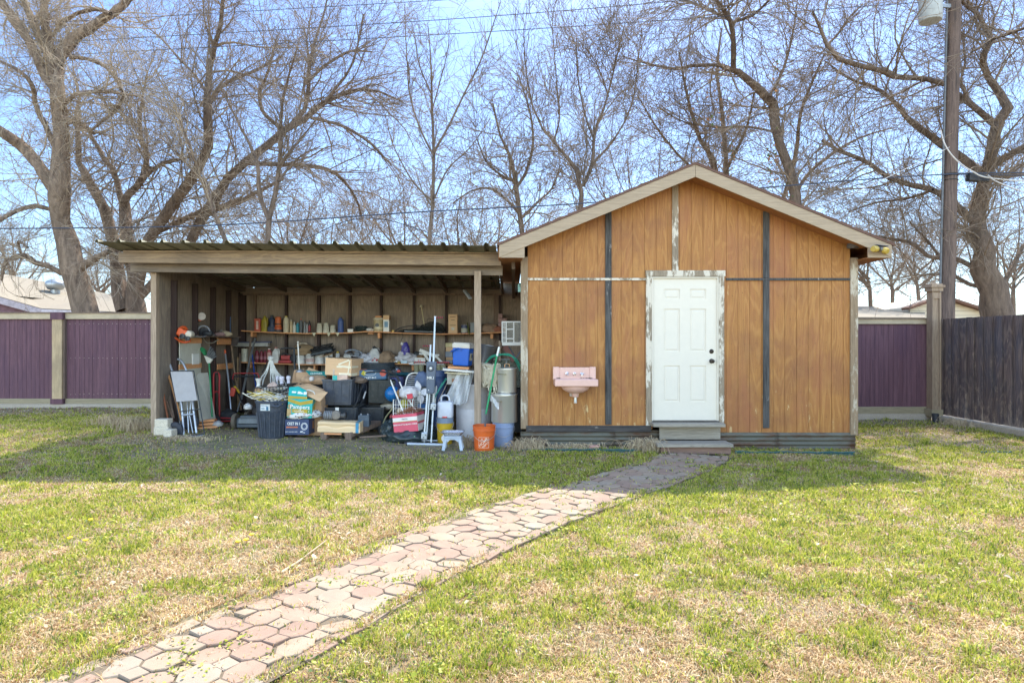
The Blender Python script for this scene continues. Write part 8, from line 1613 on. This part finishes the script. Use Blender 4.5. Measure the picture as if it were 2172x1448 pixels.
# ---------------------------------------------------------------- smaller odds and ends in the pile
def fill():
    L2 = [('cardboard_piece', 'flattened brown cardboard leaning behind the tall lamp stand', 'cardboard', (606, 842, 10.9), (.3, .02, .5), M_card2, (-8, 0, 10)),
          ('cardboard_piece', 'torn brown cardboard flap lying between taped box and hose coil', 'cardboard', (768, 781, 10.2), (.2, .22, .012), M_card, (10, -12, 20)),
          ('wood_offcut', 'short pale wood offcut lying on the dirt before the long flat carton', 'wood', (706, 921, 9.1), (.24, .05, .02), W_shelf, (0, 3, 12)),
          ('wood_offcut', 'thin grey wood offcut on the dirt right of the rubbish bin', 'wood', (640, 931, 9.0), (.2, .04, .018), W_studg, (0, 0, -20)),
          ('wood_offcut', 'long grey lath lying flat on the floor behind the mower wheel', 'wood', (800, 926, 9.2), (.5, .05, .02), W_studg, (0, 0, 24)),
          ('toolbox', 'dark red metal toolbox behind the left mower', 'toolbox', (560, 880, 10.9), (.35, .2, .2), pm((120, 44, 42), .45), (0, 0, 8)),
          ('plastic_crate', 'dark grey crate under the lower shelf behind the hanging cables', 'crate', (590, 850, 11.5), (.5, .35, .5), pm((58, 60, 66), .6), (0, 0, -4)),
          ('plastic_crate', 'slate blue crate behind the upper grey-black tote', 'crate', (742, 830, 11.2), (.6, .35, .9), pm((66, 76, 92), .6), (0, 0, 4)),
          ('plastic_crate', 'dark green crate behind the slatted garden chair', 'crate', (900, 850, 11.0), (.55, .35, .8), pm((46, 66, 60), .6), (0, 0, -5)),
          ('folded_blanket', 'folded maroon cloth on the slate blue crate', 'cloth', (742, 0, 11.15), (.4, .28, .08), pm((104, 52, 60), .9), (0, 0, 8)),
          ('magazine_stack', 'stack of pale magazines beside the ball and tubs', 'magazines', (812, 0, 10.6), (.2, .26, .1), pm((186, 176, 160), .7), (0, 0, 14))]
    for nm, lab, cat, (px, py, Y), d, m, rot in L2:
        x = sx(px, Y)
        if py == 0: z = {742: .98, 812: .52}[px]+d[2]/2
        else: z = max(sz(py, Y), ghf(x, Y)+.0) if py > 900 else ghf(x, Y)
        z = z if py == 0 else z+d[2]/2
        tag(part(nm, B().box((0, 0, 0), d, rot=(rot[0], rot[1], 0)), m, None, bev=.006 if d[2] > .05 else 0, loc=(x, Y, z), rot=(0, 0, rot[2])), lab, cat)
    rg = random.Random(77)
    for (nm, lab, cat, px, py, Y, w_, d, h, col, sd) in (
        ('rag', 'grey-brown rag drooping off the hose package onto the tilted tote', 'rag', 762, 812, 9.95, .2, .14, .09, (120, 104, 92), 201), ('rag', 'faded blue cloth stuffed behind the fan rotor', 'rag', 896, 820, 9.85, .2, .15, .22, (92, 108, 140), 202),
        ('rag', 'off-white towel heap beside the support crate of the tubs', 'rag', 826, 868, 10.3, .22, .2, .12, (190, 184, 172), 203), ('plastic_bag', 'black plastic bag slumped between red hand truck and mower', 'plastic bag', 484, 893, 10.7, .26, .22, .18, (46, 48, 52), 204),
        ('plastic_bag', 'small clear-grey bag at the foot of the scrap boards', 'plastic bag', 462, 904, 10.0, .14, .12, .08, (176, 176, 176), 205), ('dirt_clod', 'rusty brown lump on the floor under the upright pole', 'lump', 498, 898, 10.3, .12, .1, .06, (120, 78, 52), 206)):
        x = sx(px, Y); z = max(sz(py, Y), ghf(x, Y)); lump(nm, lab, cat, x, Y, z, w_, d, h, col, sd, rough=.8, amp=.28, fold=1.5, sub=3)
    O = at(760, 830, 9.72); b = B(); b.tube(cr([at(773, 812, 9.9), at(764, 832, 9.8), at(757, 852, 9.72), at(748, 866, 9.7)], 5), .008, 6); b.tube(cr([at(778, 815, 9.95), at(775, 838, 9.85), at(764, 858, 9.75)], 5), .006, 6); obj1('cord', 'two dark cords hanging between the stacked totes', 'cord', shift(b, O), M_blk, O, smooth=True)
    for (a, c, lab) in (((583, 706), (586, 742), 'dark cord hanging under the upper shelf by the blue sander'), ((853, 706), (851, 722), 'black cord dangling from the netting over the shelf edge'), ((1051, 712), (1049, 728), 'short wire dangling under the right end of the upper shelf')):
        O = at(*a, 11.84); obj1('hanging_cord', lab, 'cord', B().tube(cr([Vector((0, 0, 0)), (at(*c, 11.82)-O)*.5+Vector((.02, 0, 0)), at(*c, 11.82)-O], 5), .004, 5), M_blk, O, 'cords dangling from the upper shelf')
    # nails along battens and siding, each board's own fixings in one part of the shed
    sh = [o for o in C.objects if o.name == 'shed'][0]; b = B()
    for x in np.arange(.30, 4.75, .165):
        for z in (.42, .75, 1.1, 1.45, 1.8, 2.15, 2.5, 2.8, 3.1, 3.4):
            if z < TR(x)-.2 and not (1.93 < x < 3.05 and z < 2.6): b.box((x+rg.uniform(-.03, .03)-2.5, 8.9935-9, z+rg.uniform(-.03, .03)), (.007, .003, .007))
    part('nail_heads', b, pm((64, 46, 36), .6), sh)
    f = [o for o in C.objects if o.get('label', '').startswith('purple picket fence with pale')][0]; b = B()
    for x in np.arange(-9.0, -5.4, .095):
        for z in (.42, 1.15, 1.85): b.box((x+rg.uniform(-.01, .01)-f.location.x, 12.969-f.location.y, z+rg.uniform(-.01, .01)), (.011, .004, .011))
    part('nail_heads', b, pm((176, 160, 150), .5, .3), f)
fill()
